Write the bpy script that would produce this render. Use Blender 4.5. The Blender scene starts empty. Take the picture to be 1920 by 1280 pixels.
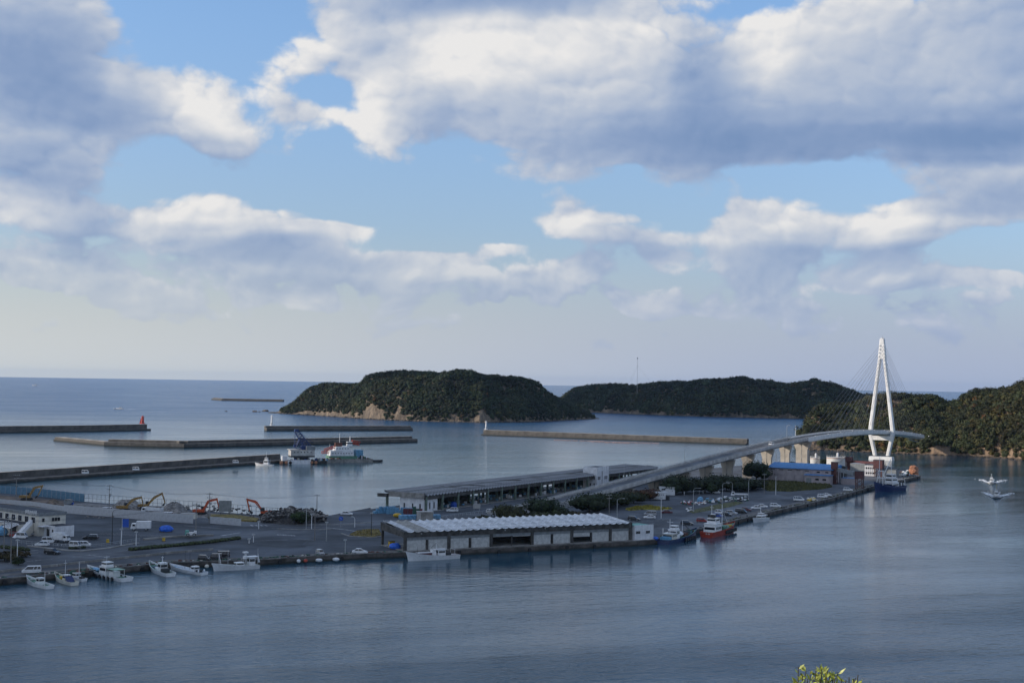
import bpy, math, random
import numpy as np
from math import radians as rad, sin, cos, pi
random.seed(7)
rng = np.random.default_rng(7)
S = bpy.context.scene
HAZE_D = 0.000018
COL = S.collection

# ------------------------------------------------------------------ camera
FPX, CAM_H, PITCH, ROLL = 2600.0, 52.0, math.atan(74 / 2600.0), 0.0156
_F = np.array([0, cos(PITCH), sin(PITCH)])
_R0 = np.array([1.0, 0, 0]); _U0 = np.cross(_R0, _F)
_R = _R0 * cos(ROLL) + _U0 * sin(ROLL); _U = np.cross(_R, _F)
cam_data = bpy.data.cameras.new('camera')
cam_data.sensor_width = 36.0
cam_data.lens = FPX / 1920.0 * 36.0
cam_data.clip_start = 0.5
cam_data.clip_end = 60000.0
cam = bpy.data.objects.new('camera', cam_data)
COL.objects.link(cam)
from mathutils import Matrix, Vector
_m = Matrix(((_R[0], _U[0], -_F[0], 0), (_R[1], _U[1], -_F[1], 0), (_R[2], _U[2], -_F[2], CAM_H), (0, 0, 0, 1)))
cam.matrix_world = _m
S.camera = cam

# ------------------------------------------------------------------ sun, view
SUN_AZ, SUN_EL = rad(-98), rad(20)          # azimuth measured from +Y towards +X
SUN_DIR = Vector((sin(SUN_AZ) * cos(SUN_EL), cos(SUN_AZ) * cos(SUN_EL), sin(SUN_EL)))
sun_data = bpy.data.lights.new('sun', 'SUN')
sun_data.energy = 3.8
sun_data.angle = rad(0.5)
sun_data.color = (1.0, 0.88, 0.75)
sun = bpy.data.objects.new('sun', sun_data)
sun.rotation_euler = SUN_DIR.to_track_quat('Z', 'Y').to_euler()
COL.objects.link(sun)
S.view_settings.view_transform = 'Standard'
S.view_settings.look = 'None'
S.view_settings.exposure = 0.0
S.view_settings.gamma = 1.0
S.view_settings.use_curve_mapping = False
S.cycles.max_bounces = 6
S.cycles.glossy_bounces = 3
S.cycles.transparent_max_bounces = 12
S.cycles.volume_bounces = 0
S.cycles.sample_clamp_indirect = 6.0

# ------------------------------------------------------------------ node shorthand
class NT:
    def __init__(s, tree): s.t = tree; s.n = tree.nodes; s.l = tree.links
    def _set(s, sock, v):
        if hasattr(v, 'is_output') or isinstance(v, bpy.types.NodeSocket): s.l.new(v, sock)
        elif v is not None:
            if isinstance(v, (tuple, list)) and len(v) == 3 and sock.type == 'RGBA': v = (*v, 1)
            sock.default_value = v
    def math(s, op, a, b=None, c=None, clamp=False):
        n = s.n.new('ShaderNodeMath'); n.operation = op; n.use_clamp = clamp
        s._set(n.inputs[0], a)
        if b is not None: s._set(n.inputs[1], b)
        if c is not None: s._set(n.inputs[2], c)
        return n.outputs[0]
    def add(s, a, b): return s.math('ADD', a, b)
    def sub(s, a, b): return s.math('SUBTRACT', a, b)
    def mul(s, a, b): return s.math('MULTIPLY', a, b)
    def vmath(s, op, a, b=None):
        n = s.n.new('ShaderNodeVectorMath'); n.operation = op
        s._set(n.inputs[0], a)
        if b is not None: s._set(n.inputs[1], b)
        return n.outputs[0]
    def sep(s, v):
        n = s.n.new('ShaderNodeSeparateXYZ'); s._set(n.inputs[0], v); return n.outputs
    def comb(s, x, y, z):
        n = s.n.new('ShaderNodeCombineXYZ')
        for i, v in enumerate((x, y, z)): s._set(n.inputs[i], v)
        return n.outputs[0]
    def noise(s, vec, scale, detail=4, rough=0.5, dist=0.0, col=False, lac=2.0):
        n = s.n.new('ShaderNodeTexNoise')
        if vec is not None: s._set(n.inputs['Vector'], vec)
        n.inputs['Scale'].default_value = scale; n.inputs['Detail'].default_value = detail
        n.inputs['Roughness'].default_value = rough; n.inputs['Distortion'].default_value = dist
        n.inputs['Lacunarity'].default_value = lac
        return n.outputs['Color' if col else 'Fac']
    def ss(s, v, lo, hi, a=0.0, b=1.0):
        n = s.n.new('ShaderNodeMapRange'); n.interpolation_type = 'SMOOTHSTEP'; n.clamp = True
        s._set(n.inputs[0], v)
        for i, q in enumerate((lo, hi, a, b)): s._set(n.inputs[i + 1], q)
        return n.outputs[0]
    def lin(s, v, lo, hi, a=0.0, b=1.0):
        n = s.n.new('ShaderNodeMapRange'); n.clamp = True
        s._set(n.inputs[0], v)
        for i, q in enumerate((lo, hi, a, b)): s._set(n.inputs[i + 1], q)
        return n.outputs[0]
    def mix(s, f, a, b, mode='MIX'):
        n = s.n.new('ShaderNodeMix'); n.data_type = 'RGBA'; n.blend_type = mode
        s._set(n.inputs[0], f); s._set(n.inputs[6], a); s._set(n.inputs[7], b)
        return n.outputs[2]

def srgb(r, g, b, k=1.0):
    f = lambda c: (c / 255 / 12.92 if c / 255 <= .04045 else ((c / 255 + .055) / 1.055) ** 2.4) * k
    return (f(r), f(g), f(b))

# ------------------------------------------------------------------ world: Nishita sky with cumulus
world = bpy.data.worlds.new('World'); S.world = world; world.use_nodes = True
world.cycles.sampling_method = 'MANUAL'; world.cycles.sample_map_resolution = 256
W = NT(world.node_tree); W.n.clear()
SKY_K = 0.10
sky = W.n.new('ShaderNodeTexSky'); sky.sky_type = 'NISHITA'; sky.sun_disc = False
sky.sun_elevation = SUN_EL; sky.sun_rotation = SUN_AZ
sky.altitude = 50; sky.air_density = 1.0; sky.dust_density = 0.6; sky.ozone_density = 2.0
tc = W.n.new('ShaderNodeTexCoord')
DIR = W.vmath('NORMALIZE', tc.outputs['Generated'])

def px_dir(px, py):                            # azimuth, elevation of a point of the sky
    d = _F * FPX + _R * (px - 960) + _U * (640 - py); d = d / np.linalg.norm(d)
    return math.atan2(d[0], d[1]), math.asin(d[2])

# cloud masses: (px, py, radius x, radius y, weight) in the sky as the photograph shows them
CLOUDS = [(80, 535, 100, 26, 1.9), (250, 565, 110, 24, 1.7), (520, 578, 120, 22, 1.7), (760, 592, 100, 22, 1.6), (1010, 560, 90, 22, 1.7), (1080, 500, 80, 26, 1.7), (945, 475, 80, 24, 1.6), (1250, 575, 100, 20, 1.6), (1560, 598, 130, 20, 1.5), (1800, 590, 120, 20, 1.5), (330, 605, 150, 18, 1.4), (640, 450, 70, 22, 1.2), (-60, 60, 240, 160, 1.50), (60, 170, 190, 130, 1.40), (-20, 330, 190, 110, 1.20), (200, 230, 130, 60, 1.30), (0, 60, 190, 100, 1.00),
          (330, 235, 100, 75, 1.60), (380, 290, 70, 55, 1.20), (120, 320, 170, 60, 1.00), (60, 400, 180, 40, 0.50),
          (1060, 80, 380, 150, 1.60), (720, 230, 100, 110, 1.50), (840, 150, 180, 110, 1.30), (1180, 200, 260, 110, 1.40), (640, 120, 90, 60, 0.80),
          (1500, 140, 240, 140, 1.50), (1740, 90, 260, 150, 1.50), (1960, 130, 200, 180, 1.60), (1450, 250, 420, 75, 1.40), (1000, 260, 160, 50, 0.80),
          (1850, 240, 250, 75, 1.40), (1180, 290, 200, 45, 1.10), (560, 100, 70, 70, 1.20), (640, 40, 90, 50, 0.90), (740, 10, 200, 45, 1.20),
          (480, 165, 62, 34, 1.7), (570, 225, 70, 34, 1.30), (480, 245, 55, 44, 0.90), (510, 290, 60, 34, 0.80),
          (1090, 425, 100, 46, 2.00), (1240, 445, 120, 36, 1.30), (1030, 340, 120, 36, 1.30), (1310, 345, 120, 40, 1.10),
          (1480, 425, 130, 55, 1.90), (1720, 430, 120, 52, 2.00), (1860, 340, 150, 60, 1.40), (1560, 470, 200, 30, 0.80), (1900, 400, 80, 40, 0.80),
          (1480, 510, 100, 32, 2.03), (1370, 470, 50, 50, 1.20), (1650, 512, 90, 26, 1.76), (1770, 516, 130, 30, 2.03), (1890, 522, 70, 28, 1.76),
          (360, 420, 150, 50, 1.70), (500, 460, 140, 44, 1.70), (50, 440, 100, 48, 1.30), (190, 440, 120, 48, 1.40), (430, 520, 150, 40, 1.89), (300, 470, 150, 40, 0.60),
          (120, 520, 200, 34, 1.62), (640, 515, 120, 36, 1.89), (780, 508, 80, 32, 2.16), (865, 500, 50, 24, 1.49), (890, 585, 60, 20, 1.62),
          (1190, 550, 100, 26, 1.35), (1420, 560, 200, 30, 1.35), (640, 560, 260, 26, 1.22), (980, 530, 190, 30, 1.08), (1880, 400, 120, 30, 0.60), (1640, 575, 220, 20, 0.81),
          (280, 560, 230, 22, 0.94), (1240, 490, 90, 34, 1.22)]
# undersides and cores that the masses themselves shade
DARKS = [(0, 170, 200, 110, .8), (130, 250, 170, 50, .7), (40, 350, 150, 50, .8), (330, 325, 120, 34, 1.0), (880, -12, 260, 45, 2.4),
         (1345, 150, 60, 100, 1.7), (1230, 260, 220, 55, .8), (1560, 262, 360, 48, 1.25), (1880, 255, 200, 55, 1.2), (1870, 50, 160, 100, .5),
         (1230, 462, 130, 22, 1.1), (530, 482, 120, 18, 1.3), (120, 480, 130, 18, .9), (1560, 478, 250, 18, .9), (1870, 380, 150, 24, .9),
         (560, 548, 300, 14, .6), (80, 545, 140, 12, .6), (1740, 180, 130, 40, .35), (200, 440, 40, 22, .8), (1240, 110, 60, 40, .3), (1340, 385, 120, 16, .4)]
BRIGHT = [(930, 120, 280, 110, .95), (1560, 130, 180, 90, .4), (560, 95, 70, 50, .5), (480, 250, 60, 40, .4), (1090, 60, 200, 60, .4), (340, 225, 80, 50, 1.0), (390, 275, 36, 40, 1.0), (700, 250, 70, 90, 1.0), (850, 110, 110, 90, .8), (1070, 415, 60, 40, .9),
          (1190, 60, 120, 50, .7), (1440, 90, 70, 80, .7), (1480, 405, 110, 34, .5), (1700, 415, 80, 34, .7), (280, 280, 46, 34, .7),
          (1800, 135, 60, 46, .6), (570, 225, 60, 30, .6), (680, 180, 60, 60, .6), (360, 400, 110, 30, .4), (170, 180, 40, 30, .5), (30, 440, 40, 26, .5)]

def blobs_at(px, py, blobs):
    t = 0.0
    for (cx, cy, rx, ry, w) in blobs:
        q = max(0.0, 1 - (((px - cx) / rx) ** 2 + ((py - cy) / ry) ** 2) * .5); t += w * q * q
    return t

def shade_at(px, py):        # light on the cloud masses: facing the sun (left, up), own undersides
    s = .36 * blobs_at(px, py, BRIGHT) - .42 * blobs_at(px, py, DARKS) + .24 * (blobs_at(px, py, CLOUDS) - blobs_at(px - 50, py - 52, CLOUDS))
    return .5 + s / 4
ROWS = [-110, -45, 5, 50, 95, 140, 185, 225, 260, 295, 330, 365, 395, 420, 445, 470, 495, 518, 542, 570, 600]     # heights over the horizon, as picture rows
COLS = [-120 + i * 72.0 for i in range(31)]
AZ0, AZ1 = px_dir(COLS[0], 300)[0], px_dir(COLS[-1], 300)[0]

def layout_group():
    """Large-scale layout of cumulus masses, their shaded undersides and lit shoulders, as rows of ramps over azimuth."""
    g = bpy.data.node_groups.new('cloud_layout', 'ShaderNodeTree')
    g.interface.new_socket('Vector', in_out='INPUT', socket_type='NodeSocketVector')
    g.interface.new_socket('Layout', in_out='OUTPUT', socket_type='NodeSocketColor')
    T = NT(g); gi = g.nodes.new('NodeGroupInput'); go = g.nodes.new('NodeGroupOutput')
    x, y, z = T.sep(gi.outputs['Vector'])
    az = T.math('ARCTAN2', x, y); el = T.math('ARCSINE', z)
    # the picture is rolled a little: rows follow the roll
    elr = T.add(el, T.mul(az, -0.0))
    u = T.lin(az, AZ0, AZ1)
    E = [px_dir(960, r)[1] for r in ROWS]
    acc = None
    for i, r in enumerate(ROWS):
        cr = T.n.new('ShaderNodeValToRGB'); cr.color_ramp.interpolation = 'CARDINAL'; T.l.new(u, cr.inputs[0])
        es = cr.color_ramp.elements
        while len(es) < len(COLS): es.new(0.5)
        for j, c in enumerate(COLS): es[j].position = j / (len(COLS) - 1)
        for j, c in enumerate(COLS): es[j].color = (blobs_at(c, r, CLOUDS) / 4, shade_at(c, r), 0, 1)
        row = cr.outputs[0]
        up = E[i - 1] if i else E[i] + .02; dn = E[i + 1] if i < len(E) - 1 else E[i] - .02
        w = T.mul(T.ss(el, dn, E[i]), T.ss(el, E[i], up, 1.0, 0.0)) if i else T.ss(el, dn, E[i])
        n = T.n.new('ShaderNodeVectorMath'); n.operation = 'MULTIPLY_ADD'
        T.l.new(row, n.inputs[0]); T.l.new(w, n.inputs[1])
        if acc is None: n.inputs[2].default_value = (0, 0, 0)
        else: T.l.new(acc, n.inputs[2])
        acc = n.outputs[0]
    acc = T.vmath('MULTIPLY', acc, (4, 4, 4))
    # outside the picture broken cumulus goes on, its cover raised to brighten shaded things
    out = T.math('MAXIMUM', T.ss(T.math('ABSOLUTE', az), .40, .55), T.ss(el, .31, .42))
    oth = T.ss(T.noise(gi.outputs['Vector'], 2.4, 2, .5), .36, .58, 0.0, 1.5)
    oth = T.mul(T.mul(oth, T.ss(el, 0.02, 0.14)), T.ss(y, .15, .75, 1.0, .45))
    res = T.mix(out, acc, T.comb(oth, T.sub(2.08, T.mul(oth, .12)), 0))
    g.links.new(res, go.inputs[0])
    return g
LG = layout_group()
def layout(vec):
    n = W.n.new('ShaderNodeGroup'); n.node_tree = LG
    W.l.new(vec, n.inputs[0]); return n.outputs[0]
def step(d):
    return W.vmath('ADD', DIR, (d[0], 0.0, d[1]))
X0, Y0, Z0 = W.sep(DIR)
AZ = W.math('ARCTAN2', X0, Y0); EL = W.math('ARCSINE', Z0)
flat = W.vmath('MULTIPLY', DIR, (1, 1, 1.45))
warpc = W.noise(flat, 7.0, 2, .5, col=True)
WARP = W.vmath('MULTIPLY', W.vmath('SUBTRACT', warpc, (.5, .5, .5)), (.07, .05, .07))
V0 = W.vmath('ADD', flat, WARP)
VW = W.vmath('MULTIPLY', W.vmath('SUBTRACT', W.noise(flat, 16.0, 3, .55, col=True), (.5, .5, .5)), (.046, .040, 0))
LOWW = W.ss(EL, .125, .055)
def puffs(v2, sc, rnd=1.0):
    n = W.n.new('ShaderNodeTexVoronoi'); n.voronoi_dimensions = '2D'; n.feature = 'F1'
    n.inputs['Scale'].default_value = sc; n.inputs['Randomness'].default_value = rnd
    W.l.new(v2, n.inputs['Vector']); d = n.outputs['Distance']
    return W.math('SUBTRACT', .55, W.mul(d, d))
def shape(v, v2, det, billow=True, fine=False):
    nb = W.noise(v, 11.0, det, .56); ns = W.noise(v, 25.0, max(det - 1, 1), .56)      # far clouds near the horizon look smaller
    nn = W.add(W.mul(nb, W.sub(1.0, LOWW)), W.mul(ns, LOWW))
    d = W.mul(W.sub(nn, .5), W.add(3.3, W.mul(LOWW, 2.9)))
    if billow:
        d = W.add(d, W.mul(W.sub(puffs(v2, 24.0), .33), .75)); d = W.add(d, W.mul(W.sub(puffs(v2, 62.0), .33), .48))
    if fine: d = W.add(d, W.mul(W.sub(W.noise(v, 90.0, 5, .62), .5), .55))
    return d
S1, S2 = (-0.0040, 0.0055), (-0.013, 0.015)
WD = W.vmath('MULTIPLY', WARP, (.35, .35, .35))
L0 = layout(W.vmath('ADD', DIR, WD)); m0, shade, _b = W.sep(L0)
THR = 0.50
P2 = W.vmath('ADD', W.comb(AZ, W.mul(EL, 1.35), 0), VW)
sh0 = shape(V0, P2, 7, True, True)
sh1 = shape(W.vmath('ADD', V0, (S1[0], 0, S1[1] * 1.45)), W.vmath('ADD', P2, (S1[0], S1[1] * 1.35, 0)), 4, True)
sh2 = shape(W.vmath('ADD', V0, (S2[0], 0, S2[1] * 1.45)), P2, 2, False)
MIDW = W.ss(EL, .20, .13)
d0 = W.sub(W.add(sh0, W.mul(m0, W.add(1.0, W.mul(MIDW, .30)))), W.add(THR, W.mul(MIDW, .50)))
alpha = W.mul(W.ss(d0, -0.10, 0.60), W.sub(1.0, W.mul(LOWW, .15)))
relief = W.add(W.mul(W.sub(sh0, sh1), 0.36), W.mul(W.sub(sh0, sh2), 0.20))
thick = W.ss(d0, .3, 2.2)
lit = W.add(0.60, W.mul(relief, W.sub(1.0, W.mul(thick, .45))))
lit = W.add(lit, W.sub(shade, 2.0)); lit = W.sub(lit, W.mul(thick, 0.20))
lit = W.mul(W.lin(lit, -.35, 1.0), W.sub(1.0, W.mul(LOWW, .12)))
k = 1.0 / SKY_K
cr = W.n.new('ShaderNodeValToRGB'); W.l.new(lit, cr.inputs[0])
els = cr.color_ramp.elements
els[0].position = 0.0; els[0].color = (*srgb(120, 146, 186), 1)
els[1].position = 1.0; els[1].color = (*srgb(236, 234, 232), 1)
for p_, c_ in ((.26, srgb(136, 158, 194)), (.50, srgb(158, 175, 203)), (.70, srgb(184, 194, 211)), (.87, srgb(212, 215, 221))):
    e = els.new(p_); e.color = (*c_, 1)
cloud_col = W.vmath('SCALE', cr.outputs[0]); cloud_col.node.inputs['Scale'].default_value = k
sky_col = W.mix(1.0, sky.outputs[0], W.mix(W.ss(EL, 0.0, .30), (1.00, 1.035, 1.30), (1.54, 1.72, 1.98)), 'MULTIPLY')   # clear cold air: a deeper blue
# low haze veil in front of the far sky: whiter to the left, towards the sun, bluer to the right
veil = W.mix(W.ss(AZ, -.42, .35), srgb(205, 210, 212, k), srgb(168, 181, 207, k))
veil_f = W.ss(EL, 0.0, 0.114, .97, 0.0)
base = W.mix(W.mul(W.sub(1.0, W.ss(EL, .0, .34)), .15), sky_col, veil)
c = W.mix(W.mul(alpha, .97), base, cloud_col)
c = W.mix(veil_f, c, veil)
bg = W.n.new('ShaderNodeBackground'); W.l.new(c, bg.inputs[0]); bg.inputs[1].default_value = SKY_K
wo = W.n.new('ShaderNodeOutputWorld'); W.l.new(bg.outputs[0], wo.inputs[0])

# ------------------------------------------------------------------ mesh builder
class MB:
    def __init__(s): s.v = []; s.f = []; s.m = []
    def add(s, vs, fs, mi=0):
        o = len(s.v); s.v += [tuple(float(q) for q in v) for v in vs]
        s.f += [tuple(i + o for i in f) for f in fs]; s.m += [mi] * len(fs); return s
    def box(s, c, d, rz=0.0, mi=0, top=(1, 1), shift=(0, 0)):
        hx, hy, hz = d[0] / 2, d[1] / 2, d[2] / 2; vs = []
        for zz, tx, ty, sx, sy in ((-hz, 1, 1, 0, 0), (hz, top[0], top[1], shift[0], shift[1])):
            for sxx, syy in ((-1, -1), (1, -1), (1, 1), (-1, 1)):
                x, y = sxx * hx * tx + sx, syy * hy * ty + sy
                vs.append((c[0] + x * cos(rz) - y * sin(rz), c[1] + x * sin(rz) + y * cos(rz), c[2] + zz))
        return s.add(vs, [(3, 2, 1, 0), (4, 5, 6, 7), (0, 1, 5, 4), (1, 2, 6, 5), (2, 3, 7, 6), (3, 0, 4, 7)], mi)
    def bar(s, p, q, w, h=None, mi=0, w1=None, h1=None):
        p = Vector(p); q = Vector(q); h = w if h is None else h; w1 = w if w1 is None else w1; h1 = h if h1 is None else h1
        d = (q - p).normalized(); up = Vector((0, 0, 1)) if abs(d.z) < .98 else Vector((0, 1, 0))
        a = d.cross(up).normalized(); b = a.cross(d).normalized(); vs = []
        for c, ww, hh in ((p, w, h), (q, w1, h1)):
            for i, j in ((-1, -1), (1, -1), (1, 1), (-1, 1)): vs.append(c + a * (i * ww / 2) + b * (j * hh / 2))
        return s.add(vs, [(3, 2, 1, 0), (4, 5, 6, 7), (0, 1, 5, 4), (1, 2, 6, 5), (2, 3, 7, 6), (3, 0, 4, 7)], mi)
    def tube(s, p, q, r, r1=None, n=8, mi=0, caps=True):
        p = Vector(p); q = Vector(q); r1 = r if r1 is None else r1
        d = (q - p).normalized(); up = Vector((0, 0, 1)) if abs(d.z) < .95 else Vector((0, 1, 0))
        a = d.cross(up).normalized(); b = a.cross(d).normalized(); vs = []
        for c, rr in ((p, r), (q, r1)):
            for i in range(n):
                t = 2 * pi * i / n; vs.append(c + a * (cos(t) * rr) + b * (sin(t) * rr))
        fs = [(i, (i + 1) % n, n + (i + 1) % n, n + i) for i in range(n)]
        if caps: fs += [tuple(range(n - 1, -1, -1)), tuple(range(n, 2 * n))]
        return s.add(vs, fs, mi)
    def path(s, pts, r, n=6, mi=0):
        for a, b in zip(pts[:-1], pts[1:]): s.tube(a, b, r, r, n, mi, caps=True)
        return s
    def prism(s, pts, z0, z1, mi=0):
        n = len(pts); vs = [(p[0], p[1], z0) for p in pts] + [(p[0], p[1], z1) for p in pts]
        return s.add(vs, [tuple(range(n - 1, -1, -1)), tuple(range(n, 2 * n))] + [(i, (i + 1) % n, n + (i + 1) % n, n + i) for i in range(n)], mi)
    def side(s, pts, y0, y1, mi=0):                # profile in x-z pushed along y
        n = len(pts); vs = [(p[0], y0, p[1]) for p in pts] + [(p[0], y1, p[1]) for p in pts]
        return s.add(vs, [tuple(range(n)), tuple(range(2 * n - 1, n - 1, -1))] + [((i + 1) % n, i, n + i, n + (i + 1) % n) for i in range(n)], mi)
    def lathe(s, prof, n=16, c=(0, 0, 0), mi=0):
        vs = []
        for r, z in prof:
            for i in range(n): t = 2 * pi * i / n; vs.append((c[0] + r * cos(t), c[1] + r * sin(t), c[2] + z))
        fs = [(k * n + i, k * n + (i + 1) % n, (k + 1) * n + (i + 1) % n, (k + 1) * n + i) for k in range(len(prof) - 1) for i in range(n)]
        fs += [tuple(range(n - 1, -1, -1)), tuple(range((len(prof) - 1) * n, len(prof) * n))]
        return s.add(vs, fs, mi)
    def lump(s, c, r, seed=0, amp=.25, mi=0, sub=1):
        vs, fs = ICO[sub]; rr = random.Random(seed)
        vs = [(c[0] + v[0] * r[0] * (1 + rr.uniform(-amp, amp)), c[1] + v[1] * r[1] * (1 + rr.uniform(-amp, amp)), c[2] + v[2] * r[2] * (1 + rr.uniform(-amp, amp))) for v in vs]
        return s.add(vs, fs, mi)
    def quad(s, a, b, c, d, mi=0): return s.add([a, b, c, d], [(0, 1, 2, 3)], mi)
    def mesh(s, name, mats):
        me = bpy.data.meshes.new(name); me.from_pydata(s.v, [], s.f)
        for m in (mats if isinstance(mats, (list, tuple)) else [mats]): me.materials.append(m)
        if any(s.m): me.polygons.foreach_set('material_index', s.m)
        me.update(); return me
    def build(s, name, mats, parent=None, smooth=False, loc=None, rz=0.0):
        me = s.mesh(name, mats)
        if smooth: me.polygons.foreach_set('use_smooth', [True] * len(me.polygons))
        o = bpy.data.objects.new(name, me); COL.objects.link(o)
        if parent is not None: o.parent = parent
        if loc is not None: o.location = loc
        if rz: o.rotation_euler.z = rz
        return o

def _ico(sub):
    import bmesh
    bm = bmesh.new(); bmesh.ops.create_icosphere(bm, subdivisions=sub, radius=1)
    vs = [tuple(v.co) for v in bm.verts]; fs = [tuple(v.index for v in f.verts) for f in bm.faces]; bm.free()
    return vs, fs
ICO = {1: _ico(1), 2: _ico(2), 3: _ico(3)}

def tag(o, label=None, cat=None, group=None, kind=None):
    if label: o['label'] = label
    if cat: o['category'] = cat
    if group: o['group'] = group
    if kind: o['kind'] = kind
    return o
def thing(name, label, cat, loc=(0, 0, 0), rz=0.0, group=None):
    o = bpy.data.objects.new(name, None); COL.objects.link(o)
    o.empty_display_size = .2; o.location = loc; o.rotation_euler = (0, 0, rz)
    return tag(o, label, cat, group)
def copy_tree(o, parent=None):
    c = o.copy(); COL.objects.link(c)
    if parent is not None: c.parent = parent
    for ch in o.children: copy_tree(ch, c)
    return c
def put(o, loc, rz, label, group=None, scale=None):
    o.location = loc; o.rotation_euler = (0, 0, rz); o['label'] = label
    if group: o['group'] = group
    if scale: o.scale = scale
    return o
def same(o, name, parent, loc, rz=0.0, scale=None):      # another piece sharing a mesh
    c = bpy.data.objects.new(name, o.data); COL.objects.link(c); c.parent = parent
    c.location = loc; c.rotation_euler.z = rz
    if scale: c.scale = scale
    return c

GZ = 1.5
def G(px, py, z=GZ):
    d = _F * FPX + _R * (px - 960) + _U * (640 - py); t = (z - CAM_H) / d[2]
    return Vector((d[0] * t, d[1] * t, z))
def on_plane(px, py, p0, n):                   # where the sight line meets a vertical plane
    d = _F * FPX + _R * (px - 960) + _U * (640 - py)
    t = (n[0] * p0[0] + n[1] * p0[1]) / (n[0] * d[0] + n[1] * d[1])
    return Vector((d[0] * t, d[1] * t, CAM_H + d[2] * t))
def px_per_m(p): return FPX / p[1]

# ------------------------------------------------------------------ materials
def mat(name, col, rough=.7, metal=0.0, var=.18, scale=1.5, bump=.0, bscale=None, col2=None, spec=.5, streak=0.0, emis=None, coat=0.0, wet=None):
    m = bpy.data.materials.new(name); m.use_nodes = True; T = NT(m.node_tree); bs = T.n['Principled BSDF']
    tcn = T.n.new('ShaderNodeTexCoord'); v = tcn.outputs['Object']
    n1 = T.noise(v, scale, 6, .6)
    c2 = col2 if col2 else tuple(q * (1 - var * 1.6) for q in col)
    c1 = tuple(min(q * (1 + var * .6), 1) for q in col)
    cc = T.mix(T.ss(n1, .36, .64), c2, c1)
    if streak:
        x, y, z = T.sep(v); st = T.noise(T.comb(T.mul(x, 1.6), T.mul(y, 1.6), T.mul(z, .18)), 1.6, 5, .65)
        cc = T.mix(T.mul(T.ss(st, .5, .72), streak), cc, tuple(q * .42 for q in col))
    if wet:                                  # weed and damp up to the tide line
        ge = T.n.new('ShaderNodeNewGeometry'); wx, wy, wz = T.sep(ge.outputs['Position'])
        edge = T.add(wz, T.mul(T.sub(T.noise(ge.outputs['Position'], .35, 4, .6), .5), 1.1))
        cc = T.mix(T.ss(edge, wet, wet - .5, 0, .85), cc, (.022, .026, .022))
    T._set(bs.inputs['Base Color'], cc)
    T._set(bs.inputs['Roughness'], T.lin(T.noise(v, scale * 3, 3), .3, .7, max(rough - .1, .02), min(rough + .1, 1)))
    bs.inputs['Metallic'].default_value = metal; bs.inputs['Specular IOR Level'].default_value = spec
    if coat: bs.inputs['Coat Weight'].default_value = coat; bs.inputs['Coat Roughness'].default_value = .08
    if bump:
        b = T.n.new('ShaderNodeBump'); b.inputs['Strength'].default_value = 1; b.inputs['Distance'].default_value = bump
        T.l.new(T.noise(v, bscale or scale * 4, 6, .6), b.inputs['Height']); T.l.new(b.outputs[0], bs.inputs['Normal'])
    return m
M = {}
def paving(name, col):
    m = mat(name, col, .88, var=.30, scale=.05, bump=.01, bscale=3); T = NT(m.node_tree); bs = T.n['Principled BSDF']; src = bs.inputs['Base Color'].links[0].from_socket
    v = T.n.new('ShaderNodeTexCoord').outputs['Object']
    vo = T.n.new('ShaderNodeTexVoronoi'); vo.distance = 'CHEBYCHEV'; vo.inputs['Scale'].default_value = .055; T.l.new(v, vo.inputs['Vector'])      # resurfaced patches
    pr = T.sep(vo.outputs['Color'])[0]
    st = T.ss(T.noise(v, .35, 6, .7), .52, .70)                                     # oil and water stains
    tr = T.ss(T.noise(T.vmath('MULTIPLY', v, (.02, .5, .5)), 1.0, 4, .6), .52, .7)    # wheel tracks
    f = T.add(T.add(.82, T.mul(pr, .42)), T.sub(T.mul(tr, .16), T.mul(st, .30)))
    c = T.vmath('SCALE', src); T.l.new(f, c.node.inputs['Scale']); T._set(bs.inputs['Base Color'], c); return m
M['asphalt'] = paving('asphalt', (.070, .081, .096))
M['road'] = paving('road_asphalt', (.098, .108, .122))
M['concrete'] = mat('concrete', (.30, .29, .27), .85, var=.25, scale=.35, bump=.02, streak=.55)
M['quay'] = mat('quay_concrete', (.105, .092, .082), .88, var=.35, scale=.3, bump=.03, streak=.6, wet=.75)
M['capping'] = mat('capping_concrete', (.16, .152, .14), .85, var=.3, scale=.5, bump=.01)
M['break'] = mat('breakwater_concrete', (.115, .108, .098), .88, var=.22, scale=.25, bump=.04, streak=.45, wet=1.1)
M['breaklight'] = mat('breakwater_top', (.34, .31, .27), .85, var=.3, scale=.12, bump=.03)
M['pale'] = mat('pale_concrete', (.50, .49, .47), .8, var=.16, scale=.3, bump=.01, streak=.4)
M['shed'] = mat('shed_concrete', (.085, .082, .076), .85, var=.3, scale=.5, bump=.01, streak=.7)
M['roofwhite'] = mat('white_roof_shell', (.70, .72, .74), .55, var=.12, scale=.4, col2=(.48, .49, .50))
M['roofgrey'] = mat('grey_roof_shell', (.30, .32, .35), .6, var=.25, scale=.22, col2=(.13, .14, .155))
M['shutter'] = mat('shutter_metal', (.54, .55, .54), .5, metal=.2, var=.12, scale=1.0, streak=.3)
M['panel'] = mat('grey_panel', (.22, .24, .25), .6, var=.15, scale=.8, streak=.4)
M['white'] = mat('white_paint', (.74, .75, .76), .35, var=.06, scale=1.2, coat=.3)
M['whitewall'] = mat('white_wall', (.72, .73, .75), .7, var=.1, scale=.6, streak=.35)
M['cream'] = mat('cream_wall', (.68, .65, .57), .75, var=.1, scale=.6, streak=.35)
M['bridgewhite'] = mat('bridge_white_paint', (.80, .80, .79), .5, var=.07, scale=.3, streak=.35)
M['bridgegrey'] = mat('bridge_grey', (.30, .32, .34), .6, var=.12, scale=.2, streak=.2)
M['pier'] = mat('pier_concrete', (.46, .42, .36), .8, var=.12, scale=.25, bump=.01, streak=.5)
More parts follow.
